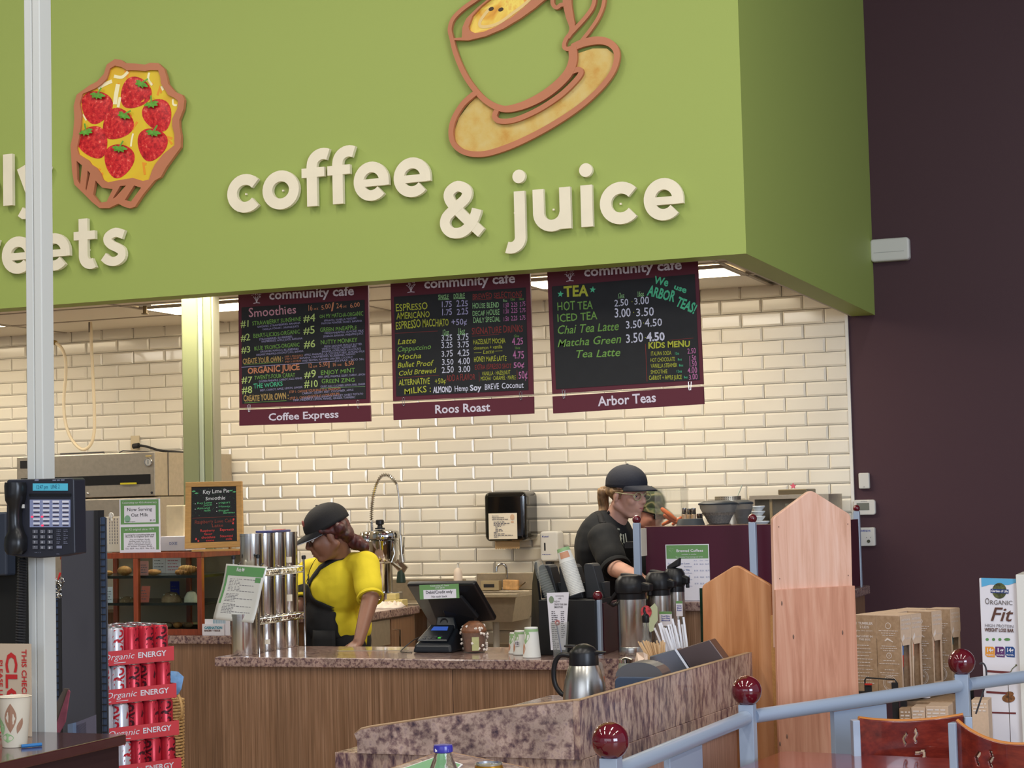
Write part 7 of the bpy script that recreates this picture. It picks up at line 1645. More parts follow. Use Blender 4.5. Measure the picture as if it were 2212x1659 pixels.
# left splash panel, its top sloping up to the seam
Yl = 5.115; pt = lambda u,v: AY(u,v,Yl)
pl = [P3((-2.535,Yl),Z8 + .001),P3((-2.535,Yl),pt(757,1600).z),pt(765,1586),pt(778,1577),pt(800,1572),pt(950,1550),pt(1100,1530),P3((-1.808,Yl),1.012),P3((-1.808,Yl),Z8 + .001)]
MB().prism(pl,(0,.02,0)).build('splash_panel',GRANITE if False else ramp_mat('granite_laminate_large',[(.30,(64,50,62)),(.41,(116,92,92)),(.49,(150,126,118)),(.57,(178,154,142)),(.66,(158,134,130)),(.78,(100,82,98))],40,9,.25,sub=(9,.26),coat=.25),t)
MB().tube([p + Vector((0,.01,.001)) for p in pl[1:-1]],.006,4).build('edge_strip',EDGE,t)
q0,q1 = Vector((-1.806,5.112,0)),Vector((-1.704,6.79,0)); dn = (q1 - q0).normalized(); nn = Vector((-dn.y,dn.x,0))
MB().prism([P3(q0,Z8 + .001),P3(q1,Z8 + .001),P3(q1,1.012),P3(q0,1.012)],nn * .02).build('splash_panel',GRANV,t)
MB().prism([P3(q0,1.0125),P3(q1,1.0125),P3(q1 + nn * .02,1.0125),P3(q0 + nn * .02,1.0125)],(0,0,.0015)).build('edge_strip',EDGE,t)
MB().box((-2.40,6.785,Z8 + .001),(-1.73,6.805,.985)).build('rear_splash',GRANITE,t)
# carafe
c = Vector((-2.225,6.36,Z8)); s = S(1257,1500,6.36); z0 = Z8 + .0008; CH_ = lambda v: z0 + (1541 - v) * s
t = thing('carafe','steel vacuum carafe with black handle and lid on the condiment station','carafe',tuple(c))
MB().lathe([(0,z0),(46 * s,z0),(48 * s,z0 + .004),(47 * s,CH_(1510)),(43 * s,CH_(1480)),(37 * s,CH_(1458)),(32.5 * s,CH_(1447)),(0,CH_(1447))],tuple((c.x,c.y,0)),40).build('body',STEEL,t)
ld = MB().lathe([(32.5 * s,CH_(1446.8)),(32.5 * s,CH_(1440)),(31 * s,CH_(1422)),(30 * s,CH_(1417)),(22 * s,CH_(1408)),(10 * s,CH_(1402)),(0,CH_(1401))],(c.x,c.y,0),36).build('lid',BLACK,t)
m = MB(); m.hexa([(c.x + 20 * s,c.y - .02,CH_(1428)),(c.x + 50 * s,c.y - .006,CH_(1421)),(c.x + 50 * s,c.y + .006,CH_(1421)),(c.x + 20 * s,c.y + .02,CH_(1428)),(c.x + 20 * s,c.y - .024,CH_(1416)),(c.x + 52 * s,c.y - .007,CH_(1418)),(c.x + 52 * s,c.y + .007,CH_(1418)),(c.x + 20 * s,c.y + .024,CH_(1416))]); m.build('spout',BLACK,ld,bevel=.004)
m = MB(); X = lambda u: c.x + (u - 1257) * s
m.tube(spline([Vector((X(1228),c.y,CH_(1428))),Vector((X(1205),c.y,CH_(1426))),Vector((X(1192),c.y,CH_(1440))),Vector((X(1187),c.y,CH_(1465))),Vector((X(1190),c.y,CH_(1490))),Vector((X(1202),c.y,CH_(1508))),Vector((X(1214),c.y,CH_(1512)))],6),.0095,10); m.build('handle',BLACK,t)
m = MB(); m.tube([Vector((X(1240),c.y,CH_(1408))),Vector((X(1228),c.y,CH_(1406))),Vector((X(1213),c.y,CH_(1407)))],[.008,.006,.004],8); m.build('thumb_lever',BLACK,ld)
# honey bottle
c = AZ(1296,1528,Z8); s = S(1296,1500,6.5)
c = Vector((AY(1297,1480,6.5).x,6.5,Z8)); z0 = Z8 + .0008; zt = AY(1297,1425,6.5).z; zm = AY(1297,1458,6.5).z
t = thing('honey_bottle','clear plastic bottle with orange syrup just right of the carafe','bottle',tuple(c))
MB().lathe([(0,z0),(.018,z0),(.019,z0 + .01),(.018,zm),(.012,zt - .02),(.007,zt - .01),(0,zt - .008)],(c.x,c.y,0),20).build('bottle',CLR,t)
MB().lathe([(0,z0 + .003),(.0165,z0 + .003),(.017,zm - .005),(0,zm - .005)],(c.x,c.y,0),18).build('syrup',mat('orange_syrup',(200,86,30),.2),t)
MB().lathe([(.0195,zm + .004),(.0195,zm + .012)],(c.x,c.y,0),8,a0=-2.2,a1=-1.0).build('label',PAPER,t)
# glass jar with chrome lid
c = Vector((AY(1353,1460,6.62).x,6.62,Z8)); zt = AY(1353,1419,6.62).z; r = 17 * S(1353,1440,6.62)
t = thing('glass_jar','small ribbed glass jar with chrome lid behind the blue napkin box','jar',tuple(c))
MB().lathe([(0,z0),(r,z0),(r,zt - .03),(r * .9,zt - .022),(0,zt - .022)],(c.x,c.y,0),24).build('jar',mat('jar_glass',(190,196,180),.1,trans=.5),t)
MB().lathe([(r * .92,zt - .0215),(r * .95,zt - .008),(r * .5,zt - .003),(0,zt)],(c.x,c.y,0),24).build('lid',CHROME,t)
# blue-grey napkin dispenser, steel caddies, napkin
def quadbox(t,name,pts,off,m_,bevel=.004): return MB().prism(pts,off).build(name,m_,t,bevel=bevel,seg=3)
Yn = 6.08; a = AY(1328,1487,Yn); b = AY(1432,1445,Yn)
t = thing('napkin_dispenser','dark blue-grey napkin dispenser with a curved grey top behind the splash panel','dispenser',((a.x + b.x) / 2,Yn + .05,Z8))
BG = mat('blue_grey_plastic',(62,76,98),.4)
zf = AY(1375,1463,Yn).z
MB().rrect((a.x,Yn,Z8 + .001),EX,EZ,(0,.11,0),0,0,b.x - a.x,zf - Z8,.02,6).build('body',BG,t,bevel=.004)
MB().rrect((a.x + (b.x - a.x) * .28,Yn - .001,Z8 + .05),EX,EZ,(0,.002,0),0,0,(b.x - a.x) * .5,zf - Z8 - .09,.008,4).build('opening',mat('deep_blue_slot',(28,34,48),.5),t)
w_ = b.x - a.x; zc0 = zf + .001
m = MB(); m.prism([Vector((a.x + w_ * (.5 - .5 * math.cos(PI * k / 12)) * .98 + .002,Yn + .004,zc0 + .05 * math.sin(PI * k / 12))) for k in range(13)],(0,.1,0)); m.build('hood',mat('grey_metal_hood',(122,124,128),.25,metal=.6),t)
Yk = 6.5; pts = [AY(u,v,Yk) for u,v in ((1404,1456),(1487,1444),(1459,1402),(1403,1418))]
t = thing('steel_caddy','slanted stainless caddy with folded white edge holding sticks and straws','caddy',(pts[0].x,Yk,Z8))
zb = Z8 + .001; P0,P1,P2,P3_ = pts
quadbox(t,'front_bin',[Vector((P0.x,Yk,zb)),Vector((P1.x + .012,Yk,zb)),P1,P2,P3_],(0,.08,0),mat('satin_steel',(150,156,168),.25,metal=.85))
m = MB(); m.ribbon([P2 + Vector((0,-.0015,0)),P1 + Vector((0,-.0015,0)),Vector((P1.x + .012,Yk - .0015,zb + .05))],.008,(0,-.001,0)); m.build('folded_edge',mat('bright_edge',(214,220,232),.3),t)
pts2 = [AY(u,v,Yk + .02) for u,v in ((1463,1404),(1533,1382),(1565,1425))]
quadbox(t,'rear_bin',[Vector((P1.x + .014,Yk + .02,zb)),Vector((pts2[2].x,Yk + .02,zb)),pts2[2],pts2[1],pts2[0],P1 + Vector((.001,.02,.0))],(0,.08,0),mat('brown_tinted_steel',(116,100,98),.3,metal=.75))
# coffee stirrers, each of them, standing in the caddy
STK = mat('birch_stick',(214,176,130),.6,noise=.1,nscale=30)
def fan(name,cat,label,group,n,uL,uR,vb,f_top,Y,wd,th,m_,tube=False,seed=1):
    rg = random.Random(seed); proto = None
    for i in range(n):
        f = (i + .5) / n + rg.uniform(-.01,.01); a = AY(uL + (uR - uL) * f,vb,Y + rg.uniform(0,.05)); tu,tv = f_top(f,rg); b = AY(tu,tv,a.y)
        t = thing(name,label,cat,tuple(a),group=group); mb = MB()
        (mb.tube([a,b],wd,6) if tube else mb.bar(a,b,wd,th,(0,1,0))); mb.build('stick' if not tube else 'paper_sleeve',m_,t)
fan('coffee_stirrer','coffee stirrer','thin wooden coffee stirrer in the fanned bunch beside the white straws','wooden stirrers in the caddy',26,1400,1436,1424,lambda f,r: (1377 + 62 * f + r.uniform(-2,2),1387 + r.uniform(-4,6)),6.61,.0055,.002,STK)
fan('wrapped_straw','straw','white paper wrapped straw in the fanned bunch behind the caddy','wrapped straws in the caddy',14,1436,1488,1412,lambda f,r: (1414 + 66 * f + r.uniform(-3,3),1352 - 14 * f + r.uniform(-8,10)),6.63,.0075,.002,mat('straw_paper',(232,232,238),.6),tube=False,seed=8)
fan('wrapped_straw','straw','white wrapped straw tip behind the short post beside the low burgundy screen','straws behind the short post',6,1303,1315,1302,lambda f,r: (1300 + 20 * f,1287 + r.uniform(-2,3)),8.14,.004,.002,mat('straw_paper'),tube=True,seed=3)
q = AY(1309,1300,8.14); t = thing('straw_cup','dark cup holding straws behind the low burgundy screen','cup',(q.x,8.15,CZ)); MB().lathe([(0,CZ + .001),(.024,CZ + .001),(.028,q.z - .005),(.026,q.z - .005),(.022,CZ + .004),(0,CZ + .004)],(q.x,8.15,0),18).build('cup',BLACKM,t)
t = thing('crumpled_napkin','crumpled beige napkin lying over the front of the caddy','napkin',tuple(AY(1388,1450,6.44)))
n0 = [AY(u,v,6.46) for u,v in ((1372,1452),(1384,1456),(1402,1440),(1400,1416),(1392,1409),(1374,1412),(1371,1430))]
cc = sum(n0,Vector()) / 7
m = MB(); rg = random.Random(6); K_ = len(n0); vs = [cc + Vector((0,-.03,0))]
for r_ in (.5,1):
    for p in n0: vs.append(cc.lerp(p,r_) + Vector((rg.uniform(-.004,.004),rg.uniform(-.02,.015),rg.uniform(-.004,.004))))
m.add(vs,[(0,1 + i,1 + (i + 1) % K_) for i in range(K_)] + [(1 + i,1 + K_ + i,1 + K_ + (i + 1) % K_,1 + (i + 1) % K_) for i in range(K_)])
m.prism([AY(u,v,6.47) for u,v in ((1398,1432),(1422,1428),(1408,1436),(1402,1448))],(0,.002,0)); m.build('napkin',mat('beige_napkin',(222,196,174),.85),t,solid=.0015)
# oil-style syrup bottle
Yq = 6.73; c = AY(1397,1420,Yq); s = S(1397,1400,Yq)
t = thing('syrup_bottle','slim glass syrup bottle with black pouring spout before the near airpot','bottle',(c.x,Yq,Z8)); z = lambda v: AY(1397,v,Yq).z
MB().lathe([(0,Z8 + .001),(17 * s,Z8 + .001),(18 * s,z(1405)),(12 * s,z(1388)),(7.5 * s,z(1375)),(7 * s,z(1345)),(0,z(1345))],(c.x,Yq,0),22).build('bottle',CLR,t)
m = MB(); m.lathe([(7.2 * s,z(1345)),(8 * s,z(1343)),(8 * s,z(1330)),(4 * s,z(1326)),(0,z(1326))],(c.x,Yq,0),16); m.tube([(c.x,Yq,z(1328)),(c.x - 3 * s,Yq,z(1318)),(c.x - 1 * s,Yq,z(1312))],[.006,.0045,.004],8); m.build('pourer',BLACK,t)
# ------------------------------------------------------------------ railing
r1,r2,r3 = Vector((-1.577,4.705,.955)),Vector((-1.525,5.99,.955)),Vector((-.973,7.10,.955)); RZ = .868; rB = .0505
rail = thing('railing','grey tube railing with square posts topped by glossy burgundy balls','railing',(-1.4,6,0))
e4 = AZ(2240,1458,RZ)
for p in (r1,r2,r3):
    po = MB().box((p.x - .025,p.y - .025,0),(p.x + .025,p.y + .025,p.z - rB * .88)).build('post',GREYP,rail,bevel=.002)
    MB().sph(p,rB,40,28).build('ball',REDB,po)
rt = lambda a,b: MB().tube([Vector((a.x,a.y,RZ)),Vector((b.x,b.y,RZ))],.024,20)
d12 = (r2 - r1).normalized() * .026; d23 = (r3 - r2).normalized() * .03
r0 = Vector((-1.62,3.6,.955))
rt(r1 + d12,r2 - d12).build('tube',GREYP,rail); rt(r2 + d23,r3 - d23).build('tube',GREYP,rail); e5 = r3 + (e4 - r3) * 2.5; rt(r3 + (e4 - r3).normalized() * .03,Vector((e5.x,e5.y,0))).build('tube',GREYP,rail)
MB().box((e5.x - .025,e5.y - .025,0),(e5.x + .025,e5.y + .025,.9)).build('post',GREYP,rail)
def plate(a,b,f0,f1):
    p,q = a.lerp(b,f0),a.lerp(b,f1); d = (q - p).normalized(); n_ = Vector((-d.y,d.x,0)) * .02
    MB().prism([Vector((p.x,p.y,0)),Vector((q.x,q.y,0)),Vector((q.x,q.y,RZ - .026)),Vector((p.x,p.y,RZ - .026))],n_).build('panel',GREYP,rail,bevel=.002)
def fr(a,b,u,Z=.85):   # fraction along a-b that projects to column u
    lo,hi = 0,1
    for _ in range(30):
        mid = (lo + hi) / 2; p = a.lerp(b,mid); lo,hi = (mid,hi) if PX((p.x,p.y,Z))[0] < u else (lo,mid)
    return lo
plate(r1,r2,fr(r1,r2,1447),fr(r1,r2,1517)); plate(r2,r3,fr(r2,r3,1802),fr(r2,r3,1915))
# ------------------------------------------------------------------ gabled plywood racks
def gable(name_t,label,px,D,yaw,mats,thick=.018):
    pass
def gpanel(parent,name,poly,Pc,yaw,m_,th=.018,off=0,bev=.003,n=None):
    # poly in px, on a vertical plane through Pc turned by yaw (degrees) from facing the camera wall
    a = math.radians(yaw); nrm = Vector((math.sin(a),-math.cos(a),0)); P_ = []
    for u,v in poly:
        d = ray(u,v); t_ = (Pc - CO).dot(nrm) / d.dot(nrm); P_.append(CO + d * t_)
    return MB().prism([p + nrm * off for p in P_],-nrm * th).build(name,m_,parent,bevel=bev),nrm,P_
Pg = AZ(1750,1640,0) if False else Vector((-1.48,6.90,0))
def rounded(poly,r=6):   # round the corners of a pixel outline
    out = []; n = len(poly)
    for i,(p,rr) in enumerate(poly):
        if rr == 0: out.append(p); continue
        a = Vector((*poly[i - 1][0],0)); b = Vector((*p,0)); c = Vector((*poly[(i + 1) % n][0],0)); u_ = (a - b).normalized() * rr; v_ = (c - b).normalized() * rr
        for k in range(5):
            f = k / 4; q = (b + u_) * (1 - f) ** 2 + b * 2 * f * (1 - f) + (b + v_) * f ** 2; out.append((q.x,q.y))
    return out
def zb_px(poly_bottom_u,Pc,yaw):   # the two floor corners under given columns
    a = math.radians(yaw); nrm = Vector((math.sin(a),-math.cos(a),0)); out = []
    for u in poly_bottom_u:
        v = 2400
        for _ in range(3):
            lo,hi = 1200.,6000.
            for _ in range(40):
                v = (lo + hi) / 2; d = ray(u + .033 * (v - 1600),v); t_ = (Pc - CO).dot(nrm) / d.dot(nrm); z = (CO + d * t_).z
                if z > 0: lo = v
                else: hi = v
        out.append((u + .033 * (v - 1600),v - 2))
    return out
bl_,br_ = zb_px((1679,1850),Pg,50)
t = thing('display_rack','tall gabled display rack of pale pink plywood standing behind the railing','rack',(-1.48,6.95,0))
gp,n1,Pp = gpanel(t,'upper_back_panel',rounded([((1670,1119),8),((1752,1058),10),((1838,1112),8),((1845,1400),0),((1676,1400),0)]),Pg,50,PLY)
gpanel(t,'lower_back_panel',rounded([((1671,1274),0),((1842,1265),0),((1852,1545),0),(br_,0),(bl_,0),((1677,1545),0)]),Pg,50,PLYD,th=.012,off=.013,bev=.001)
m = MB()
for u,v in ((1682,1138),(1831,1132),(1684,1250),(1832,1243),(1684,1303),(1709,1375),(1815,1366),(1695,1590),(1680,1606)):
    d = ray(u,v); q = CO + d * ((Pg - CO).dot(n1) / d.dot(n1)) + n1 * (.014 if v > 1270 else .001); m.sph(q,.0022 if v < 1300 else .003,6,4,None,(1,1,1 if v < 1300 else 3))
m.build('nail_heads',mat('nail',(120,96,84),.5),t,kind='stuff')
Pe = Pp; ex_ = Vector((math.cos(math.radians(50)),math.sin(math.radians(50)),0)); wR = (Pp[-2] - Pp[-1]).length
xl_,xr_ = Pp[-1].copy(),Pp[-2].copy(); xl_.z = xr_.z = 0
def side(pos,hgt,nm,m_=PLYE):
    q = pos.copy(); d = -n1 * .24
    MB().prism([Vector((q.x,q.y,0)) - n1 * .019,Vector((q.x,q.y,hgt)) - n1 * .019,Vector((q.x,q.y,hgt - .05)) + d,Vector((q.x,q.y,0)) + d],ex_ * .018).build(nm,m_,t,bevel=.003)
side(xl_ + ex_ * .03,1.16,'side_panel'); side(xr_ - ex_ * .03,1.16,'side_panel')
for z in (.3,.62,.94): MB().prism([xl_ + ex_ * .05 - n1 * .02 + EZ * z,xr_ - ex_ * .05 - n1 * .02 + EZ * z,xr_ - ex_ * .05 - n1 * .23 + EZ * z,xl_ + ex_ * .05 - n1 * .23 + EZ * z],(0,0,.015)).build('shelf',PLYE,t)
Pg2 = Vector((-1.70,6.83,0)); bl2,br2 = zb_px((1524,1672),Pg2,-8)
t = thing('display_rack','lower gabled display rack of orange plywood left of the tall pink one','rack',(-1.70,6.72,0))
g2,n2,P2_ = gpanel(t,'gable_panel',rounded([((1516,1265),7),((1590,1219),12),((1666,1264),7),((1672,1500),0),(br2,0),(bl2,0),((1520,1500),0)]),Pg2,-8,PLYO,th=.02,bev=.005)
# ------------------------------------------------------------------ tumbler gift boxes on a wire shelf, poster stand
zc7 = 7.55; cB = CO + ray(1943,1331) * zc7; ang = math.radians(-18); e1 = Vector((.951,-.309,0)); e2 = Vector((.309,.951,0)); Hb = .315; wb_ = .108; db_ = .093
zt7 = cB.z; zb7 = zt7 - Hb
WI = mat('white_print',(222,208,198),.7)
def gift(i,j,lab,tum=None,dz=0,front_=True):
    o_ = cB + e1 * (wb_ * 1.02 * i) + e2 * (db_ * 1.02 * j); o_.z = zb7 + dz    # near bottom corner (corner between the side and the front)
    t = thing('gift_box',lab,'box',tuple(o_ - e1 * wb_ / 2 + e2 * db_ / 2),group=None)
    a = o_ - e1 * wb_; w1 = .004
    MB().prism([a,o_,o_ + EZ * Hb,a + EZ * Hb],e2 * w1).build('side_panel',KRAFT,t)
    MB().prism([a + e2 * (db_ - w1),o_ + e2 * (db_ - w1),o_ + e2 * (db_ - w1) + EZ * Hb,a + e2 * (db_ - w1) + EZ * Hb],e2 * w1).build('side_panel',KRAFT,t)
    MB().prism([a + e2 * w1,a + e2 * (db_ - w1),a + e2 * (db_ - w1) + EZ * Hb,a + e2 * w1 + EZ * Hb],e1 * w1).build('back_panel',KRAFT,t)
    MB().prism([a + EZ * Hb,o_ + EZ * Hb,o_ + e2 * db_ + EZ * Hb,a + e2 * db_ + EZ * Hb],(0,0,.002)).build('lid_panel',KRAFTL,t)
    f = MB(); F_ = lambda y,z: o_ + e2 * (db_ * y) + EZ * (Hb * z) - e1 * w1
    holed(f,[F_(.05,0),F_(.95,0),F_(.95,.998),F_(.05,.998)],[[F_(.16,.06),F_(.86,.06),F_(.86,.66),F_(.78,.62),F_(.24,.62),F_(.16,.66)]],e1 * w1); fo = f.build('window_front',KRAFTL,t)
    if not front_: return t
    fp = MB(); F2 = lambda y,z: o_ + e2 * (db_ * y) + EZ * (Hb * z) + e1 * .001
    fp.prism([F2(.0,1),F2(1,1),F2(1,.7),F2(.86,.61),F2(.2,.61),F2(.0,.7)],e1 * .0015); fl_ = fp.build('hanging_flap',KRAFTL,t)
    m = MB()
    for k in range(3): m.text(('ARTISAN','2 LID TUMBLER','with leaf slide')[k],F2(.08,.93 - .055 * k) + e1 * .0018,e2,EZ,.008,width=db_ * (.8,.9,.7)[k],wt=.02)
    m.prism([F2(.1,.70) + e1 * .0017,F2(.3,.76) + e1 * .0017,F2(.34,.70) + e1 * .0017,F2(.12,.66) + e1 * .0017],e1 * .0003); m.text('reusable',F2(.4,.69) + e1 * .0018,e2,EZ,.008,width=db_ * .45); m.build('print',WI,fl_,kind='stuff')
    m = MB(); G = lambda x,z: a + e1 * (wb_ * x) + EZ * (Hb * z) - e2 * .0006
    if i == -1:
        m.text('1 TUMBLER',G(.12,.88),e1,EZ,.010,width=wb_ * .75,wt=.03); m.text('2 LIDS',G(.3,.83),e1,EZ,.010,width=wb_ * .4,wt=.03); m.text('plus two straws',G(.15,.79),e1,EZ,.006,width=wb_ * .7); m.text('INCLUDED IN',G(.15,.71),e1,EZ,.008,width=wb_ * .7,wt=.03); m.text('THIS BOX:',G(.25,.67),e1,EZ,.008,width=wb_ * .5,wt=.03)
        for k in range(12): sc_txt(m,G(.15,.6 - .045 * k),e1,EZ,wb_ * .7,1,.0028,.01)
    else:
        def ringp(x,z,r_,w_): m.ribbon([G(x,z) + e1 * r_ * math.cos(k * PI / 10) + EZ * r_ * math.sin(k * PI / 10) for k in range(20)],w_,-e2 * .0003,True)
        ringp(.5,.87,.012,.0022); ringp(.5,.48,.011,.0025); ringp(.5,.12,.03,.0025); ringp(.5,.12,.024,.0012); m.text('100%',G(.5,.12),e1,EZ,.009,align='C',wt=.03); m.text('$',G(.5,.468),e1,EZ,.008,align='C')
        m.ribbon([G(.34,.67),G(.45,.7),G(.55,.685),G(.68,.66)],[.004,.007,.006,.003],-e2 * .0003)
        for z_,w_ in ((.80,.8),(.77,.6),(.74,.5),(.60,.6),(.57,.7),(.54,.5),(.41,.5),(.37,.85),(.29,.4),(.25,.8),(.22,.7)): sc_txt(m,G(.5 - w_ / 2,z_),e1,EZ,wb_ * w_,1,.0028,.01,(.98,1))
    m.build('print',WI,t,kind='stuff')
    if tum:
        c = o_ - e1 * (wb_ * .45) + e2 * db_ / 2; prof = [(0,.012),(.026,.012),(.036,.23),(.037,.25),(0,.25)]
        tb = MB().lathe([(r_,z_ + o_.z) for r_,z_ in prof],(c.x,c.y,0),24).build('tumbler',tum[0],t)
        for k,(z0_,z1_,mm_) in enumerate(tum[1:]): MB().lathe([(.026 + .01 * (z0_ - .012) / .218 + .0006,z0_ + o_.z),(.026 + .01 * (z1_ - .012) / .218 + .0006,z1_ + o_.z)],(c.x,c.y,0),24).build('band',mm_,tb)
    return t
TB = lambda n_,c_: mat('tumbler_' + n_,c_,.3)
gift(0,0,'kraft gift box with blue and red tumbler in its window',(TB('blue',(92,146,220)),(.10,.15,TB('red',(222,62,60))),(.07,.10,TB('navy',(52,52,110))),(.012,.07,TB('wine',(140,54,76)))))
gift(0,1,'kraft gift box with peach and cream tumbler in its window',(TB('peach',(244,176,140)),(.012,.14,TB('cream',(244,222,196))),(.05,.068,TB('ink',(150,150,172)))))
gift(-1,0,'leftmost kraft gift box headed 1 TUMBLER 2 LIDS')
gift(0,3,'kraft gift box with multicoloured tumbler left of the third burgundy ball',(mat('tumbler_mosaic',(200,150,120),.3,noise=.9,nscale=90),))
gift(0,4.85,'kraft gift box with teal and sand tumbler beside the poster stand',(TB('teal',(60,130,140)),(.012,.16,TB('sand',(214,190,140)))))
for i,j,lab in ((-1,1.02,'kraft gift box in the rear row behind the leftmost one'),(-1,2.04,'third kraft gift box of the rear row, only its top seen'),(-1,3.06,'fourth kraft gift box of the rear row, only its top seen'),(-1,4.2,'last kraft gift box of the rear row near the poster stand')): gift(i,j,lab,front_=False)
zs = zb7 - .001
sh = thing('wire_shelf','black wire shelf unit carrying the kraft gift boxes behind the railing','shelf',tuple(cB + e2 * .2 - EZ * zb7))
sh.location.z = 0; PINV[sh.name] = Matrix.Translation(sh.location).inverted()
s0 = cB - e1 * (wb_ * 2.2) - e2 * .03; s1 = cB + e1 * .02 - e2 * .03; s2 = s1 + e2 * .62; s3 = s0 + e2 * .62
pr = [Vector((p.x,p.y,zs - .012)) for p in (s0,s1,s2,s3)]
MB().prism(pr,(0,0,.0115)).build('deck',BLACKM,sh)
pr2 = [Vector((p.x,p.y,zs - .36)) for p in (s0,s1,s2,s3)]; MB().prism(pr2,(0,0,.011)).build('lower_deck',BLACKM,sh)
for p in (s0,s1,s2,s3): MB().box((p.x - .012,p.y - .012,0),(p.x + .012,p.y + .012,zs + .005)).build('post',BLACKM,sh)
def fence(u0,v0,u1,v1,Y,lab):
    a,b,= AY(u0,v0,Y),AY(u1,v0 + 4,Y); m = MB(); zz_ = zs + .0; m.tube([Vector((a.x,Y,zz_)),Vector((a.x,Y,a.z - .01)),a + EX * .006,b - EX * .006,Vector((b.x,Y,b.z - .01)),Vector((b.x,Y,zz_))],.0035,6); return m
fence(1868,1464,1936,1468,s1.y - .04,'').build('wire_guard',BLACKM,sh)
for u in (1876,1933):
    q = AY(u,1480,s1.y - .04); MB().box((q.x - .012,q.y - .01,0),(q.x + .012,q.y + .01,q.z + (.0 if u < 1900 else .01))).build('front_post',BLACKM,sh)
MB().box(AY(1868,1480,s1.y - .055),AY(1884,1476,s1.y - .053)).build('red_clip',mat('red_clip',(190,50,40),.4),sh)
m = MB(); m.tube(spline([AY(2116,1434,7.3),AY(2124,1433,7.3),AY(2130,1445,7.3),AY(2130,1470,7.3),AY(2122,1500,7.3),AY(2108,1542,7.3)],5),.0035,6); 
wh = m.build('wire_hook',DGREY,sh)
# lower shelf boxes
zl = zs - .348
for k,(u0,u1,vt,D_,lab) in enumerate(((1942,1967,1530,.1,'kraft box at the left of the lower shelf'),(1968,1998,1528,.12,'pale kraft box with print on the lower shelf'),(1999,2048,1525,.14,'wide pale kraft box on the lower shelf behind the railing post'),(2098,2134,1512,.12,'kraft box on the lower shelf right of the railing post'))):
    Y = 7.55 if k < 3 else 7.75; a,b = AY(u0,vt,Y),AY(u1,vt,Y)
    t = thing('carton',lab,'box',((a.x + b.x) / 2,Y + D_ / 2,zl)); MB().box((a.x,Y,zl),(b.x,Y + D_,a.z)).build('carton',KRAFTL if k else KRAFT,t,bevel=.002)
    m = MB()
    for r_ in range(3): sc_txt(m,Vector((a.x + .006,Y - .0006,a.z - .018 - r_ * .014)),EX,EZ,(b.x - a.x) * .8,1,.006,.01,(.9,1))
    m.build('print',WI,t,kind='stuff')
a,b = AY(1950,1520,7.8),AY(2060,1500,7.8)
t = thing('flat_carton','flat open brown carton lying behind the pale boxes on the lower shelf','box',((a.x + b.x) / 2,7.9,zl)); zz_ = AY(2000,1512,7.8).z
MB().box((a.x,7.75,zl),(b.x,8.05,zz_)).build('carton',KRAFT,t,bevel=.003)
q = AY(2000,1508,7.85); MB().sph((q.x,7.85,zz_ + .006),.02,12,6,None,(1,1,.3)).build('paper_tag',PAPER,t)
# poster stand
Yp = 7.95; a = AY(2128,1540,Yp); b = AY(2197,1540,Yp); tl = AY(2115,1249,Yp); tr_ = AY(2195,1251,Yp)
t = thing('poster_stand','white poster stand advertising an organic protein bar','poster stand',((a.x + b.x) / 2,Yp + .1,0))
Wp = tr_.x - tl.x; x0 = tl.x
cor = [Vector((x0,Yp,0)),Vector((x0 + Wp,Yp,0)),Vector((x0 + Wp,Yp,tr_.z)),Vector((x0,Yp,tl.z))]
bd_ = MB().prism(cor,(0,.03,0)).build('board',PAPER,t,bevel=.002)
MB().box((x0 + Wp + .001,Yp - .02,0),(x0 + Wp + .05,Yp + .25,tr_.z + .02)).build('side_wing',WHITE,t,bevel=.002)
K2 = lambda zx,zy,d=.0012: AY(zx / 5.027 + 1960,zy / 5.027 + 1230,Yp) + Vector((0,-d,0))
m = MB(); m.add([K2(803,92),K2(1203,104),K2(1203,135),K2(1100,170),K2(900,165),K2(806,190)],[(0,1,2,3,4,5)]); m.build('sky_band',mat('poster_sky',(90,170,214),.6),bd_)
def disc(m,zx,zy,rx,ry,d=.0016,n=24): m.add([K2(zx + rx * math.cos(2 * PI * k / n),zy + ry * math.sin(2 * PI * k / n),d) for k in range(n)],[tuple(range(n))])
m = MB(); disc(m,1000,232,78,86); m.build('logo_globe',mat('globe_print',(84,88,50),.6,noise=.7,nscale=70),bd_)
m = MB(); m.ribbon([K2(905,232,.0018),K2(1100,240,.0018)],44 / 5.027 * S(2150,1280,Yp),(0,-.0004,0)); m.build('logo_ribbon',mat('navy_print',(34,56,110),.6),bd_)
def tp(m,s_,xa,ya,xb,yb,h,wt=0,sh=0): p,q = K2(xa,ya,.0026),K2(xb,yb,.0026); e_ = (q - p).normalized(); m.text(s_,p,e_,Vector((-e_.z,0,e_.x)),h / 5.027 * S(2150,1300,Yp),width=(q - p).length,wt=wt,shear=sh)
m = MB(); tp(m,'Garden of Life',912,244,1092,250,24,.03); m.build('white_lettering',PAPER,bd_,kind='stuff')
m = MB(); tp(m,'O',845,378,895,379,68); tp(m,'RGANIC',897,380,1145,386,46); m.build('grey_lettering',mat('grey_brown_ink',(96,88,86),.6),bd_,kind='stuff')
m = MB(); tp(m,'Fit',893,556,1125,562,142,.01,.3); tp(m,'WEIGHT LOSS BAR',843,672,1155,682,36,.03); m.build('brown_lettering',mat('brown_ink'),bd_,kind='stuff')
m = MB(); tp(m,'HIGH PROTEIN',843,622,1155,636,32); m.build('small_lettering',INKG,bd_,kind='stuff')
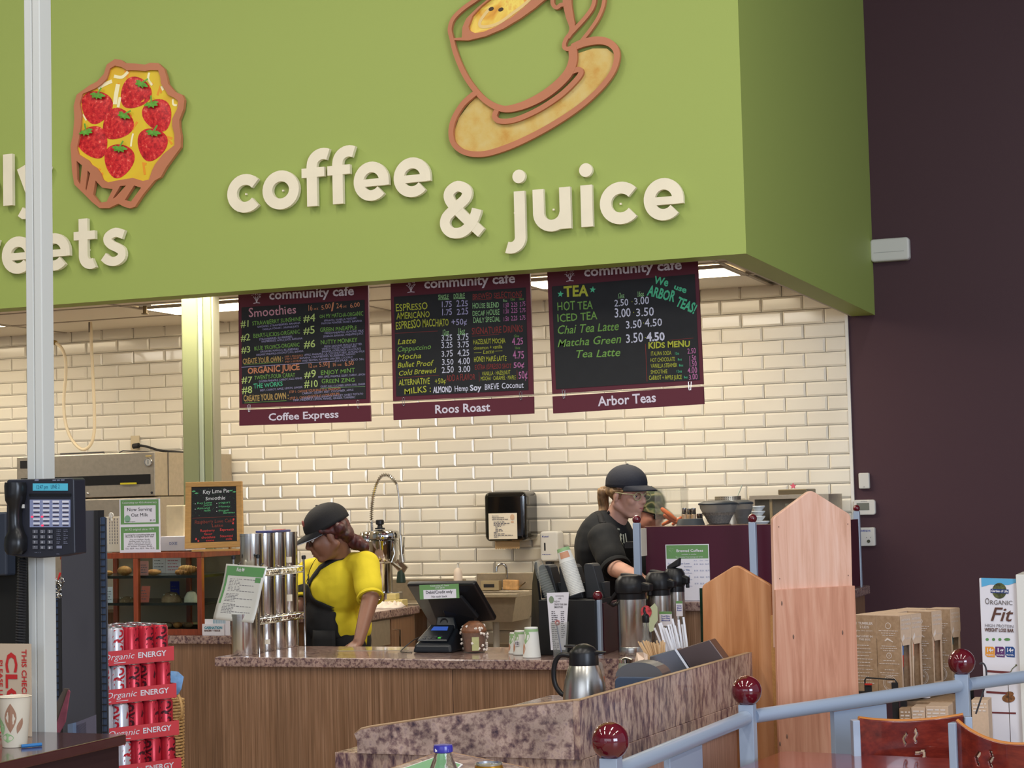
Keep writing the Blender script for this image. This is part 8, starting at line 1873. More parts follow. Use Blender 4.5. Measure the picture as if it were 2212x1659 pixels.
for k,(xx,c_,s1_,s2_) in enumerate(((847,(224,150,50),'14g','PROBIOTIC'),(955,(92,44,104),'1g','SUGAR'),(1064,(34,70,130),'14g','PROTEIN'))):
    m = MB(); m.add([K2(xx,838,.0014),K2(xx + 84,840,.0014),K2(xx + 103,862,.0014),K2(xx + 103,955,.0014),K2(xx + 22,950,.0014),K2(xx,930,.0014)],[(0,1,2,3,4,5)]); o = m.build('claim_badge',mat('badge_%d' % k,c_,.6),bd_)
    m = MB(); tp(m,s1_,xx + 12,895,xx + 88,898,42,.03); tp(m,s2_,xx + 12,935,xx + 92,940,16,.02); m.build('white_lettering',PAPER,o,kind='stuff')
m = MB()
for xx,c_ in ((868,0),(937,0),(1005,0),(1085,0)): disc(m,xx,760,18 if xx < 1050 else 34,16,.0014,10)
m.build('certification_marks',mat('cert_green',(90,140,80),.6,noise=.3),bd_,kind='stuff')
m = MB(); m.ribbon([K2(850,1102,.0014),K2(1120,1122,.0014)],.009,(0,-.0004,0)); m.ribbon([K2(858,1330,.0014),K2(1080,1345,.0014)],.009,(0,-.0004,0)); m.ribbon([K2(863,1552,.0014),K2(1180,1562,.0014)],.007,(0,-.0004,0)); m.build('flavour_ribbons',mat('ribbon_brown',(110,44,44),.6),bd_,kind='stuff')
m = MB(); m.ribbon(spline([K2(1122,1118,.0018),K2(1140,1080,.0018),K2(1180,1045,.0018)],4),.003,(0,-.0004,0)); disc(m,1183,1040,10,10,.002,10); m.build('cherry_stem',mat('stem_dark',(90,90,50),.6),bd_,kind='stuff')
m = MB(); disc(m,1100,1400,70,46); disc(m,1110,1350,46,26,.0018); m.build('bar_picture',mat('bar_print',(120,76,40),.6,noise=.7,nscale=80),bd_,kind='stuff')
# ------------------------------------------------------------------ table and chairs at the right
TZ = .74
tt = [AZ(u,v,TZ) for u,v in ((1690,1622),(2092,1640))]
ex2 = (tt[1] - tt[0]).normalized(); ey2 = Vector((ex2.y,-ex2.x,0))
t = thing('cafe_table','red-brown wooden cafe table top at the bottom right before the chairs','table',tuple((tt[0] + tt[1]) / 2 + ey2 * .35 - EZ * TZ))
W_ = (tt[1] - tt[0]).length
MB().rrect(tt[0] - EZ * .035,ex2,ey2,(0,0,.035),0,0,W_,.7,.03,5).build('table_top',REDW,t,bevel=.004)
cc = (tt[0] + tt[1]) / 2 + ey2 * .35; MB().tube([(cc.x,cc.y,0),(cc.x,cc.y,TZ - .036)],.04,16).build('pedestal',BLACKM,t); MB().cyl((cc.x,cc.y,0),.26,.02,28,bev=.004).build('foot',BLACKM,t)
def chair(lab,pc,yaw,W,Ht,flip,bend,cut,post=True,edge=None):
    a = math.radians(yaw); ex_ = Vector((math.cos(a),math.sin(a),0)); nf = Vector((math.sin(a),-math.cos(a),0))   # nf: towards the viewer side
    t = thing('cafe_chair',lab,'chair',(pc.x,pc.y,0),group='wooden cafe chairs behind the table')
    hb = .42; nx,nz = 150,96
    def P_(f,g): x = (f - .5) * W; return Vector((pc.x,pc.y,0)) + ex_ * x - nf * bend * (1 - (2 * f - 1) ** 2) * flip + EZ * (Ht - hb * (1 - g) + .012 * math.cos((f - .5) * PI) * (0 if g < 1 else 0) - .018 * (1 - (2 * f - 1) ** 2) * g * edge)
    m = MB(); m.v = [tuple(P_(i / nx,j / nz)) for j in range(nz + 1) for i in range(nx + 1)]
    for j in range(nz):
        for i in range(nx):
            x = ((i + .5) / nx - .5) * W; z = (Ht - hb) + hb * (j + .5) / nz
            if not cut(x,z - Ht): m.f.append((j * (nx + 1) + i,j * (nx + 1) + i + 1,(j + 1) * (nx + 1) + i + 1,(j + 1) * (nx + 1) + i)); m.sm.append(True)
    m.build('backrest',REDW,t,solid=.012)
    for sg in (-1,1):
        q = Vector((pc.x,pc.y,0)) + ex_ * (sg * (W / 2 + .012)); MB().bar(q,q + EZ * (Ht - .006),.024,.04,nf).build('frame_post',GREYP,t,bevel=.002)
        q2 = q + nf * (.4 * flip); 
        MB().bar(q2,q2 + EZ * .44,.024,.03,nf).build('leg',GREYP,t); MB().bar(q + EZ * .42,q2 + EZ * .42,.02,.03).build('seat_rail',GREYP,t)
    b = Vector((pc.x,pc.y,.445)); MB().prism([b - ex_ * W / 2 + nf * .02 * flip,b + ex_ * W / 2 + nf * .02 * flip,b + ex_ * W / 2 + nf * .4 * flip,b - ex_ * W / 2 + nf * .4 * flip],(0,0,.02)).build('seat',REDW,t,bevel=.006)
    MB().tube([Vector(P_(i / 20,1)) + EZ * .0 for i in range(21)],.0062,8).build('top_edge',mat('edge_orange',(190,120,54),.4),t)
    return t
def segd(px,pz,a,b):
    ax,az = a; bx,bz = b; dx,dz = bx - ax,bz - az; l = dx * dx + dz * dz; f = max(0,min(1,((px - ax) * dx + (pz - az) * dz) / l)); return math.hypot(px - ax - f * dx,pz - az - f * dz)
CUP = [((-.012,-.045),(-.022,-.062)),((-.022,-.062),(-.016,-.078)),((.02,-.032),(.024,-.045)),((.024,-.045),(.016,-.06)),((.016,-.06),(.02,-.07)),
       ((.02,-.11),(.045,-.105)),((.045,-.105),(.048,-.125)),((.048,-.125),(.022,-.138)),((-.07,-.13),(-.05,-.134)),((-.035,-.132),(.012,-.138)),((-.075,-.14),(-.06,-.19)),((-.06,-.19),(-.02,-.215)),((-.02,-.215),(.02,-.2)),((.02,-.2),(.03,-.15))]
cutf = lambda k,ox=0: (lambda x,z: any(segd((x - ox) / k,z / k,a,b) < .0042 for a,b in CUP))
c1 = AZ(1968,1552,.855); chair('cafe chair with mahogany back and steaming cup cut-out between two grey posts',Vector((c1.x,c1.y,0)),24,.35,.862,1,.03,cutf(1.0),edge=1)
c2 = AZ(2205,1560,.90); c2 = Vector((c2.x,c2.y,0))
chair('cafe chair with orange curved top edge, cut off at the right picture edge',c2 + Vector((.0,.0,0)),-14,.40,.895,-1,.06,cutf(1.25,-.10),edge=3)
# ------------------------------------------------------------------ near table with bottle and can
NZ = .885; n0_,n1_,n2_ = Vector((-2.166,4.931,NZ)),Vector((-2.166,4.5,NZ)),Vector((-1.78,4.646,NZ))
e1_ = (n2_ - n0_).normalized(); e2_ = Vector((e1_.y,-e1_.x,0))
t = thing('high_table','speckled high table with brown wooden rim, its far corner behind the bottle','table',(-1.95,4.3,0))
dl = Vector((-.25,-1,0)).normalized() if False else (n1_ - n0_).normalized()
q = [n0_,n0_ + e1_ * .62,n0_ + e1_ * .62 + dl * .75,n0_ + dl * .75]; ce_ = sum(q,Vector()) / 4
MB().prism([p - EZ * .03 for p in q],(0,0,.03)).build('rim',mat('rim_wood',(168,128,92),.5),t,bevel=.003)
MB().prism([ce_ + (p - ce_) * .955 + EZ * .0002 for p in q],(0,0,.0012)).build('table_top',MATS['granite_laminate_large'],t)
MB().tube([Vector((ce_.x,ce_.y,0)),Vector((ce_.x,ce_.y,NZ - .031))],.035,14).build('pedestal',BLACKM,t); MB().cyl((ce_.x,ce_.y,0),.25,.02,24,bev=.004).build('foot',BLACKM,t)
zz = NZ + .0016
def onz(u,v,z): return AZ(u,v,z)
t = thing('table_menu','green and white menu leaflet lying on the high table beside the bottle','menu',tuple(onz(905,1650,zz)))
g_ = [onz(u,v,zz) for u,v in ((868,1661),(946,1634),(1000,1652),(960,1690),(850,1690))]; MB().prism(g_,(0,0,.0015)).build('leaflet',PAPER,t)
cg = sum(g_,Vector()) / 5; MB().prism([cg + (p - cg) * .93 + EZ * .0016 for p in g_],(0,0,.0004)).build('green_print',mat('menu_green',(120,170,130),.6),t)
dp_ = 4.12; bt = CO + ray(957,1608) * dp_; s = dp_ / F; zt = bt.z
t = thing('glass_bottle','empty clear glass bottle with blue cap on the high table','bottle',(bt.x,bt.y,zz))
r = 21 * s; zb_ = zz + .0003
H = zt - zb_
MB().lathe([(0,zb_),(.034,zb_),(.036,zb_ + .006),(.036,zt - .075),(.032,zt - .055),(.022,zt - .03),(.0185,zt - .018),(.0185,zt - .004),(.0165,zt - .004),(.0165,zt - .02),(.02,zt - .034),(.034,zt - .075),(.034,zb_ + .006),(0,zb_ + .006)],(bt.x,bt.y,0),36).build('bottle',mat('bottle_glass',(236,242,240),.02,trans=1,ior=1.35),t)
cp_ = MB().lathe([(r * .86,zt - .018),(r,zt - .016),(r,zt - .005),(r * .94,zt - .001),(r * .5,zt),(0,zt)],(bt.x,bt.y,0),32).build('cap',mat('blue_cap',(52,48,160),.3,coat=.4),t)
m = MB(); m.text('Be in good spirit',(bt.x - .010,bt.y - r - .0008,zt - .0135),Vector((.93,.36,0)),EZ,.006,width=.03,wt=.04); m.build('cap_lettering',PAPER,cp_,kind='stuff')
dc = 4.1; b_ = CO + ray(1056,1648) * dc; s = dc / F; r = 33 * s; zt = b_.z
t = thing('drink_can','gold drink can with silver lid beside the glass bottle','can',(b_.x,b_.y,zz))
MB().lathe([(0,zb_),(r * .8,zb_),(r,zb_ + .008),(r,zt - .016),(r * .88,zt - .004)],(b_.x,b_.y,0),36).build('body',mat('gold_can',(190,134,44),.25,metal=.7),t)
m = MB(); m.lathe([(r * .88,zt - .0038),(r * .9,zt),(r * .84,zt + .0005),(r * .8,zt - .004),(0,zt - .004)],(b_.x,b_.y,0),32); ldd = m.build('lid',mat('can_lid',(196,196,198),.25,metal=.9),t)
m = MB(); m.obox((b_.x,b_.y - .006,zt - .002),.014,.024,.0012,Euler((0,0,.5))); m.build('tab',MATS['can_lid'],ldd)
# ------------------------------------------------------------------ checkout lane at the left: pole, telephone, rack, energy drinks
Yp = 4.6; c = AY(88,900,Yp); wq = .0285
t = thing('lane_pole','pale grey square pole at the left edge carrying the telephone','pole',(c.x,Yp,0))
for n_,x0,x1 in (('channel',c.x - wq,c.x + .0 - .0008),('channel',c.x + .0008,c.x + wq)): MB().box((x0,Yp - .03,0),(x1,Yp + .03,6.3)).build(n_,mat('pole_paint',(206,208,204),.45),t,bevel=.003)
MB().box((c.x - .0007,Yp - .026,0),(c.x + .0007,Yp + .026,6.3)).build('seam',mat('seam_grey',(150,152,150),.6),t)
a,b = AY(63.5,1017,Yp),AY(69,916,Yp); MB().box((a.x,Yp - .01,a.z),(b.x,Yp + .01,b.z)).build('side_plate',WHITE,t)
# telephone
Yt = 4.5; PH = lambda x,y,d=0: AY(x / 4.88,y / 4.88 + 960,Yt) + Vector((0,-d,0)); ps = S(85,1120,Yt) / 4.88
t = thing('telephone','black multi-line desk telephone with handset mounted on the pale pole','telephone',tuple(PH(420,780)))
PHB = mat('phone_charcoal',(38,40,50),.4)
pts = [PH(*p) for p in ((62,1160),(70,380),(90,370),(760,352),(776,370),(790,1150),(600,1185),(420,1198),(220,1190))]
hb = MB().prism(pts,(0,.06,0)).build('housing',PHB,t,bevel=.005,seg=3)
def hs(): 
    m = MB(); n = 16; prof = [(400,95,275),(440,88,285),(520,92,282),(590,100,270),(650,120,248),(740,128,235),(840,128,238),(920,118,262),(980,95,290),(1060,84,292),(1120,95,285),(1155,130,250)]
    vs = []; fs = []
    for k,(y,xa,xb) in enumerate(prof):
        d0 = .028 + .012 * (1 if y < 600 or y > 950 else .2)
        for j in range(n):
            a = PI * j / (n - 1); xm = (xa + xb) / 2; hw = (xb - xa) / 2; vs.append(PH(xm - hw * math.cos(a),y,.001 + d0 * math.sin(a) ** .7))
    for k in range(len(prof) - 1):
        for j in range(n - 1): a = k * n + j; fs.append((a,a + n,a + n + 1,a + 1))
    m.add(vs,fs,True); m.f.append(tuple(range(n))); m.sm.append(False); m.f.append(tuple(reversed(range(len(vs) - n,len(vs))))); m.sm.append(False); return m
hs().build('handset',mat('phone_black',(22,22,24),.28),t)
def plate_(name,x0,y0,x1,y1,m_,d=.0015,par=None,th=.0012): return MB().prism([PH(x0,y1,d),PH(x1,y1,d),PH(x1,y0,d),PH(x0,y0,d)],(0,-th,0)).build(name,m_,par or t)
sc_ = plate_('display',350,412,718,488,mat('lcd_teal',(70,150,170),.15,emit=.35,emitc=(70,160,190)),.001,hb)
m = MB(); m.text('12:47 pm   LINE 2',PH(385,470,.003),EX,EZ,40 * ps,width=300 * ps); m.build('display_digits',mat('lcd_dark',(40,90,120),.4),sc_,kind='stuff')
plate_('groove',312,518,752,548,mat('groove_black',(16,16,18),.3),.001,hb)
kp = plate_('button_field',318,582,745,872,mat('film_blue_white',(132,140,176),.12,coat=1),.001,hb)
m = MB(); m2 = MB()
for i in range(4):
    for j in range(6):
        x = 355 + i * 102; y = 592 + j * 46; m.add([PH(x,y + 22,.003),PH(x + 72,y + 22,.003),PH(x + 72,y,.003),PH(x,y,.003)],[(0,1,2,3)]); m2.add([PH(x + 6,y + 36,.003),PH(x + 66,y + 36,.003),PH(x + 66,y + 25,.003),PH(x + 6,y + 25,.003)],[(0,1,2,3)])
m.build('line_labels',mat('label_white',(214,214,226),.4),kp,kind='stuff'); m2.build('line_keys',mat('key_dark',(56,50,70),.4),kp,kind='stuff')
m = MB()
for x,y in ((345,763),(450,762),(453,855)): m.sph(PH(x,y,.003),13 * ps,8,6,None,(1.2,.4,.7))
m.build('red_lamps',mat('led_red',(250,30,60),.3,emit=2.5),kp,kind='stuff')
for i in range(3):
    for j in range(4):
        x = 350 + i * 79; y = 900 + j * 56; k_ = MB().prism([PH(x,y + 36,.001),PH(x + 52,y + 36,.001),PH(x + 52,y,.001),PH(x,y,.001)],(0,-.003,0)).build('dial_key',mat('dial_key_grey',(92,94,104),.4),t,bevel=.0008)
        m = MB(); m.text('123456789*0#'[j * 3 + i],PH(x + 26,y + 30,.0045),EX,EZ,22 * ps,align='C',wt=.03); m.build('digit',mat('digit_pale',(196,198,210),.5),k_)
m = MB()
for i in range(2):
    for j in range(4): sc_txt(m,PH(602 + i * 74,905 + j * 42,.002),EX,EZ,52 * ps,2,6 * ps,16 * ps)
sc_txt(m,PH(560,385,.002),EX,EZ,150 * ps,1,12 * ps,1); m.text('CALL',PH(600,1160,.002),EX,EZ,12 * ps); m.text('DIAL  A  B',PH(370,1145,.002),EX,EZ,12 * ps); m.build('key_legends',mat('legend_grey',(120,124,146),.6),hb,kind='stuff')
plate_('volume_key',600,1068,655,1096,mat('legend_grey'),.001,hb); plate_('emblem',370,366,410,386,mat('legend_grey'),.001,hb)
MB().prism([PH(236,672,.001),PH(262,672,.001),PH(262,632,.001),PH(236,632,.001)],(0,-.006,0)).build('hook_clip',WHITE,t)
m = MB(); cpts = []
c0_,c1_ = PH(150,1200,-.01),PH(120,2300,-.01)
for i in range(260): f = i / 259; q = c0_.lerp(c1_,f); a = i * .9; cpts.append(q + Vector((.012 * math.cos(a),.012 * math.sin(a) + .03,0)))
m.tube(cpts,.0035,5); m.build('coiled_cord',BLACKM,t)
# dark till monitor and column at the far left
Ym = 4.75
t = thing('till_monitor','dark blue-grey monitor back at the left edge under the telephone handset','monitor',tuple(AY(10,1250,Ym)))
a,b = AY(-120,1245,Ym),AY(13,1106,Ym); MB().box((a.x,Ym,a.z),(b.x,Ym + .05,b.z)).build('screen_back',mat('monitor_blue_grey',(52,60,76),.4),t,bevel=.006)
a,b = AY(-60,1500,Ym + .06),AY(70,1190,Ym + .06); MB().box((a.x,Ym + .055,.74),(b.x,Ym + .12,b.z)).build('stand',mat('near_black',(22,23,22),.7),t)
# checkout counter, sign, cup
Yk = 3.9; a = AZ(110,1607,.95) if False else None
ct = thing('checkout_counter','dark red-brown checkout counter top at the bottom left corner','counter',tuple(AY(40,1640,4.0)))
zk = AY(40,1608,4.3).z; kL,kR = AY(-300,1620,4.2),AY(112,1620,4.2)
ct.location = (kR.x - .3,4.3,0); PINV[ct.name] = Matrix.Translation(ct.location).inverted()
MB().box((kL.x,3.86,zk - .03),(kR.x,4.56,zk)).build('counter_top',mat('dark_red_laminate',(70,34,34),.18,coat=.5),ct,bevel=.004)
MB().box((kL.x,3.9,0),(kR.x - .02,4.55,zk - .031)).build('base',mat('counter_dark_base',(48,26,28),.5),ct)
Ys = 4.45; sx = AY(66,1500,Ys).x; sx0 = AY(-70,1500,Ys).x; st = AY(66,1391,Ys).z; sb = zk + .001
t = thing('closed_lane_sign','beige lane closed sign with red lettering turned on its side','sign',((sx + sx0) / 2,Ys,sb))
bo = MB().box((sx0,Ys,sb),(sx,Ys + .006,st)).build('board',mat('sign_beige',(196,176,152),.6),t)
CR = mat('sign_red_ink',(190,40,40),.6); m = MB(); s = S(40,1500,Ys)
dn_ = Vector((0,0,-1)); rt_ = EX
q = lambda u,v: AY(u,v,Ys - .001)
m.text('CLOSED',q(13,1408),dn_,rt_,28 * s,width=240 * s,wt=.03); m.text('THIS CHECKOUT LANE',q(47,1403),dn_,rt_,12 * s,width=196 * s,wt=.02); m.text('PLEASE USE NEXT LANE',q(-2,1425),dn_,rt_,9 * s,width=200 * s,wt=.02)
m.build('lettering',CR,bo,kind='stuff')
Yc = 4.08; c = AZ(16,1616,zk); c.y = max(c.y,3.9); s = S(16,1560,c.y)
t = thing('paper_cup','open paper cup with green and brown leaf print at the lower left','cup',tuple(c)); z0 = zk + .0008; h = (1618 - 1512) * s; r0,r1 = 26 * s,35 * s
cx,cy = c.x,c.y + r0
MB().lathe([(0,z0 + .003),(r0,z0),(r0 + .0006,z0 + .004),(r1,z0 + h),(r1 + .0025,z0 + h + .002),(r1 - .001,z0 + h + .003),(r1 - .003,z0 + h),(r0 - .002,z0 + .006),(0,z0 + .006)],(cx,cy,0),36).build('cup',mat('cup_cream',(214,204,184),.6),t)
ra = lambda z: r0 + (r1 - r0) * (z - z0) / h
m = MB(); leaf(m,cx,cy,0,ra,z0 + h * .3,z0 + h * .9,-1.25,.42,.05); leaf(m,cx,cy,0,ra,z0 + h * .28,z0 + h * .6,-.75,.2,.35); m.build('brown_leaves',mat('leaf_brown',(160,120,96),.6),t,kind='stuff')
m = MB(); leaf(m,cx,cy,0,ra,z0 + h * .25,z0 + h * .62,-1.95,.4,-.3); leaf(m,cx,cy,0,ra,z0 + h * .1,z0 + h * .3,-1.5,.5); m.build('green_leaves',CG,t,kind='stuff')
t = thing('blue_pen','bright blue pen lying on the checkout counter beside the cup','pen',tuple(AZ(66,1609,zk + .005))); MB().tube([AZ(46,1612,zk + .0055),AZ(90,1608,zk + .0055)],.005,8).build('barrel',mat('pen_blue',(40,110,170),.3),t)
# rack side panel with wire ladders, grey end panel
Yr = 5.35; X = lambda u,v=1400: AY(u,v,Yr).x; ztop = AY(180,1103,Yr).z
t = thing('wire_rack','dark wire merchandising rack with charcoal end panel beside the drink cans','rack',(X(165),Yr,0))
MB().box((X(134),Yr,.05),(X(209),Yr + .012,ztop)).build('end_panel',mat('charcoal_panel',(70,70,78),.55),t)
MB().box((X(208.5),Yr - .006,0),(X(217),Yr + .03,ztop + .0)).build('post',BLACKM,t); MB().box((X(126),Yr - .0,0),(X(133.5),Yr + .03,AY(130,1255,Yr).z)).build('post',BLACKM,t)
def ladder(u0,u1,v0,z0=.05):
    x0,x1 = X(u0),X(u1); zt_ = AY(u0,v0,Yr).z; m = MB(); m.box((x0,Yr + .004,z0),(x1,Yr + .008,zt_)); lp = m.build('upright_strip',mat('strip_blue_grey',(70,84,108),.3,metal=.4),t)
    g = MB(); n = int((zt_ - z0) / .0235)
    for i in range(n): g.box((x0 + .001,Yr + .001,z0 + i * .0235),(x1 - .001,Yr + .0035,z0 + i * .0235 + .004))
    g.build('slots',BLACKM,lp,kind='stuff')
ladder(219,228,1117); ladder(119,125.5,1262)
m = MB()
for u in (217.5,230): m.tube([(X(u),Yr + .006,.05),(X(u),Yr + .006,AY(u,1118,Yr).z)],.0025,6)
m.tube([(X(95),Yr,.3),(X(92),Yr,AY(92,1325,Yr).z),AY(105,1305,Yr),AY(104,1275,Yr)],.0025,6); m.tube([(X(118),Yr,.3),(X(118),Yr,AY(118,1290,Yr).z)],.0025,6); m.build('wires',DGREY,t,kind='stuff')
# clear pamphlet holder with printed sheets; slanted magazine
Yh = 5.2; t = thing('pamphlet_holder','clear acrylic holder with grey printed price lists on the rack panel','holder',tuple(AY(180,1600,Yh)))
pg = [AY(u,v,Yh) for u,v in ((160,1720),(209,1704),(207,1544),(158,1563))]
o = MB().prism(pg,(0,.002,0)).build('sheet',mat('grey_sheet',(112,108,124),.5),t); m = MB()
e_ = (pg[1] - pg[0]).normalized(); up_ = (pg[3] - pg[0]).normalized()
for b_ in range(5):
    for r_ in range(11): 
        q = pg[3] + e_ * .006 - up_ * (.012 + b_ * .052 + r_ * .0036) + Vector((0,-.0006,0)); 
        for k in range(9): m.add([q + e_ * (.0055 * k),q + e_ * (.0055 * k + .0036),q + e_ * (.0055 * k + .0036) + up_ * .0018,q + e_ * (.0055 * k) + up_ * .0018],[(0,1,2,3)])
m.build('print',mat('print_dark',(64,60,72),.6),o,kind='stuff')
MB().prism([AY(u,v,Yh - .02) for u,v in ((149,1720),(160,1720),(157,1562),(146,1565))],(0,.03,0)).build('acrylic_side',mat('acrylic_blue',(130,150,180),.1,trans=.3,coat=.6),t)
Yg = 5.1; t = thing('magazine','pink covered magazine slanting in the rack above the white tag','magazine',tuple(AY(125,1560,Yg)))
MB().prism([AY(u,v,Yg) for u,v in ((112,1590),(146,1495),(148,1488),(138,1487),(102,1555),(102,1590))],(0,.006,0)).build('spine_edge',mat('magazine_grey',(104,92,84),.5),t)
MB().prism([AY(u,v,Yg - .008) for u,v in ((112,1592),(147,1490),(150,1494),(140,1560),(116,1604))],(0,.006,0)).build('cover',mat('magazine_pink',(150,80,96),.35,noise=.3,nscale=20),t)
t = thing('shelf_tag','small white tag holder at the foot of the pink magazine','tag',tuple(AY(105,1578,Yg - .02))); MB().prism([AY(u,v,Yg - .03) for u,v in ((99,1601),(111,1601),(110,1557),(97,1557))],(0,.01,0)).build('tag',PAPER,t)
m_ = thing('magazine','second pink covered magazine low in the rack beside the acrylic holder','magazine',tuple(AY(140,1640,Yg)))
MB().prism([AY(u,v,Yg) for u,v in ((116,1700),(146,1608),(154,1604),(150,1700))],(0,.006,0)).build('cover',MATS['magazine_pink'],m_)
# keyring bunch
Yj = 5.2; t = thing('keyring_bunch','bunch of shiny keyrings with red tips hanging beside the rack','keyrings',tuple(AY(122,1262,Yj)))
m = MB(); rg = random.Random(9)
for k in range(16):
    q = AY(122 + rg.uniform(-12,14),1266 + rg.uniform(-16,22),Yj + rg.uniform(-.01,.01)); r_ = rg.uniform(.007,.012); ax = Euler((rg.uniform(0,3),rg.uniform(0,3),0)).to_matrix()
    m.tube([q + ax @ Vector((r_ * math.cos(a * PI / 6),r_ * math.sin(a * PI / 6),0)) for a in range(12)],.0018,6,closed=True)
m.build('rings',CHROME,t,kind='stuff')
m = MB(); m.bar(AY(117,1237,Yj),AY(120,1252,Yj),.004); m.bar(AY(130,1237,Yj),AY(126,1252,Yj),.005); m.build('red_tips',mat('red_tip',(210,50,50),.3),t,kind='stuff')
MB().bar(AY(124,1254,Yj),Vector((X(124),Yr + .004,AY(124,1262,Yr).z)),.004).build('hook',CHROME,t)
# ------------------------------------------------------------------ energy drink trays
phi = math.radians(65); E1 = Vector((math.cos(phi),math.sin(phi),0)); NF = Vector((math.sin(phi),-math.cos(phi),0))
PR = CO + ray(375,1393) * 6.62; dC = .0615; hC = .131; trayH = .052; pitch = .1335
lipz = PR.z
TR_W = dC * 6 + .012; TR_D = dC * 4 + .01
CW = mat('can_silver_white',(206,206,214),.3,metal=.35); CRD = mat('can_red',(196,44,60),.3,metal=.3); CRI = mat('can_print_red',(190,30,44),.4); CDK = mat('can_print_dark',(70,18,28),.4); CLD = mat('can_lid'); 
def can_proto(red,rot):
    t = thing('energy_can','x','can',(0,0,0),local=True); r = dC / 2 - .0012
    MB().lathe([(0,.002),(r * .8,0),(r,.006),(r,hC - .012),(r * .84,hC - .003)],(0,0,0),20).build('body',CRD if red else CW,t)
    MB().lathe([(r * .84,hC - .0028),(r * .86,hC),(r * .8,hC),(r * .76,hC - .004),(0,hC - .004)],(0,0,0),18).build('lid',CLD,t)
    m = MB(); x = 0
    for ch_ in 'GURU':
        vs,fs,ad = glyph(ch_,.04); k = .030; out = []
        for vx,vy in vs:
            zz_ = .008 + (x + vx) * .0285; a = rot - (vy * 1.25 - .35) + (.22 * (vx)); rr = r + .0005
            out.append((rr * math.cos(a),rr * math.sin(a),zz_))
        m.add(out,fs); x += ad
    m.build('brand_lettering',CDK if red else CRI,t,kind='stuff')
    m = MB(); a0 = rot + 2.0; n = 8
    pts = [(-.45,.6),(-.3,.78),(0,.9),(.35,.8),(.5,.6),(.2,.68),(-.1,.66),(-.3,.56)]
    m.add([((r + .0006) * math.cos(a0 + p[0] * 1.3),(r + .0006) * math.sin(a0 + p[0] * 1.3),hC * p[1]) for p in pts],[tuple(range(8))]); m.build('figure_print',CDK if red else CRI,t)
    return t
protos = {}
nrow = 0; rg = random.Random(12)
rows = ('top','second','third','fourth','bottom')
for k in range(5):
    z0 = lipz - trayH - k * pitch - .004; sh_ = E1 * (.006 * k) + NF * (.004 * k); O = PR + sh_ - E1 * TR_W; O = Vector((O.x,O.y,z0))
    tr = thing('drink_tray',rows[k] + ' red cardboard tray lettered Organic ENERGY of the drinks stack','tray',tuple(O + E1 * TR_W / 2 - NF * TR_D / 2),group=None)
    th = .002; a = O; b = O + E1 * TR_W; c_ = b - NF * TR_D; d_ = a - NF * TR_D
    MB().prism([a,b,c_,d_],(0,0,.0015)).build('floor',REDI,tr)
    fp = MB().prism([a + EZ * .0016,b + EZ * .0016,b + EZ * trayH,a + EZ * trayH],NF * th).build('front_lip',REDI,tr)
    MB().prism([b + EZ * .0016,c_ + EZ * .0016,c_ + EZ * trayH,b + EZ * trayH],-E1 * th * .9).build('side_lip',REDI,tr); MB().prism([a + EZ * .0016,d_ + EZ * .0016,d_ + EZ * trayH,a + EZ * trayH],E1 * th * .9).build('side_lip',REDI,tr); MB().prism([d_ + EZ * .0016,c_ + EZ * .0016,c_ + EZ * trayH,d_ + EZ * trayH],NF * th).build('rear_lip',REDI,tr)
    m = MB(); q = lambda x,z: a + E1 * x + EZ * (.0016 + z) + NF * (th + .0006); L0 = TR_W
    m.text('Organic',q(L0 * .22,.019),E1,EZ,.021,width=L0 * .34,wt=-.0,shear=.25); m.text('ENERGY',q(L0 * .60,.019),E1,EZ,.0185,width=L0 * .31,wt=.02)
    m.ribbon([q(L0 * .25,.008),q(L0 * .29,.008)],.0022,NF * .0004); m.ribbon([q(L0 * .345,.008),q(L0 * .47,.008)],.0022,NF * .0004); m.build('lettering',PAPER,fp,kind='stuff')
    depth = 4 if k == 0 else 2
    for j in range(depth):
        for i in range(6):
            red = i >= 3; rt0 = math.atan2(NF.y,NF.x) + (rg.choice((-.1,.1)) if (k == 0 and not red) else rg.choice((-.2,.9,1.6,.4,-1.2)))
            key = (red,round(rt0,1) if j == 0 else 9)
            if key not in protos: pr_ = can_proto(red,rt0); protos[key] = pr_; o = pr_
            else: o = dup(protos[key])
            pz = O + E1 * (.006 + dC * (i + .5)) - NF * (.003 + dC * (j + .5)) + EZ * .0022; o.location = pz
            col_ = ('far left','second','third','fourth','fifth','rightmost')[i]; rw = ('front row','second row','third row','rear row')[j]
            o['label'] = '%s can, %s %s of the %s drinks tray' % ('red' if red else 'silver and red',col_,'in the ' + rw,rows[k]); o['group'] = 'energy drink cans in the trays'
# pallet stand below the trays
zb_ = lipz - trayH - 4 * pitch - .006; O = PR + E1 * .026 + NF * .016; 
t = thing('cardboard_stand','red cardboard stand under the stack of energy drink trays','stand',(O.x,O.y,0)); a = O - E1 * TR_W * 1.02
MB().prism([Vector((p.x,p.y,0)) for p in (a,O,O - NF * TR_D,a - NF * TR_D)],(0,0,zb_ - .0)).build('body',REDI,t)
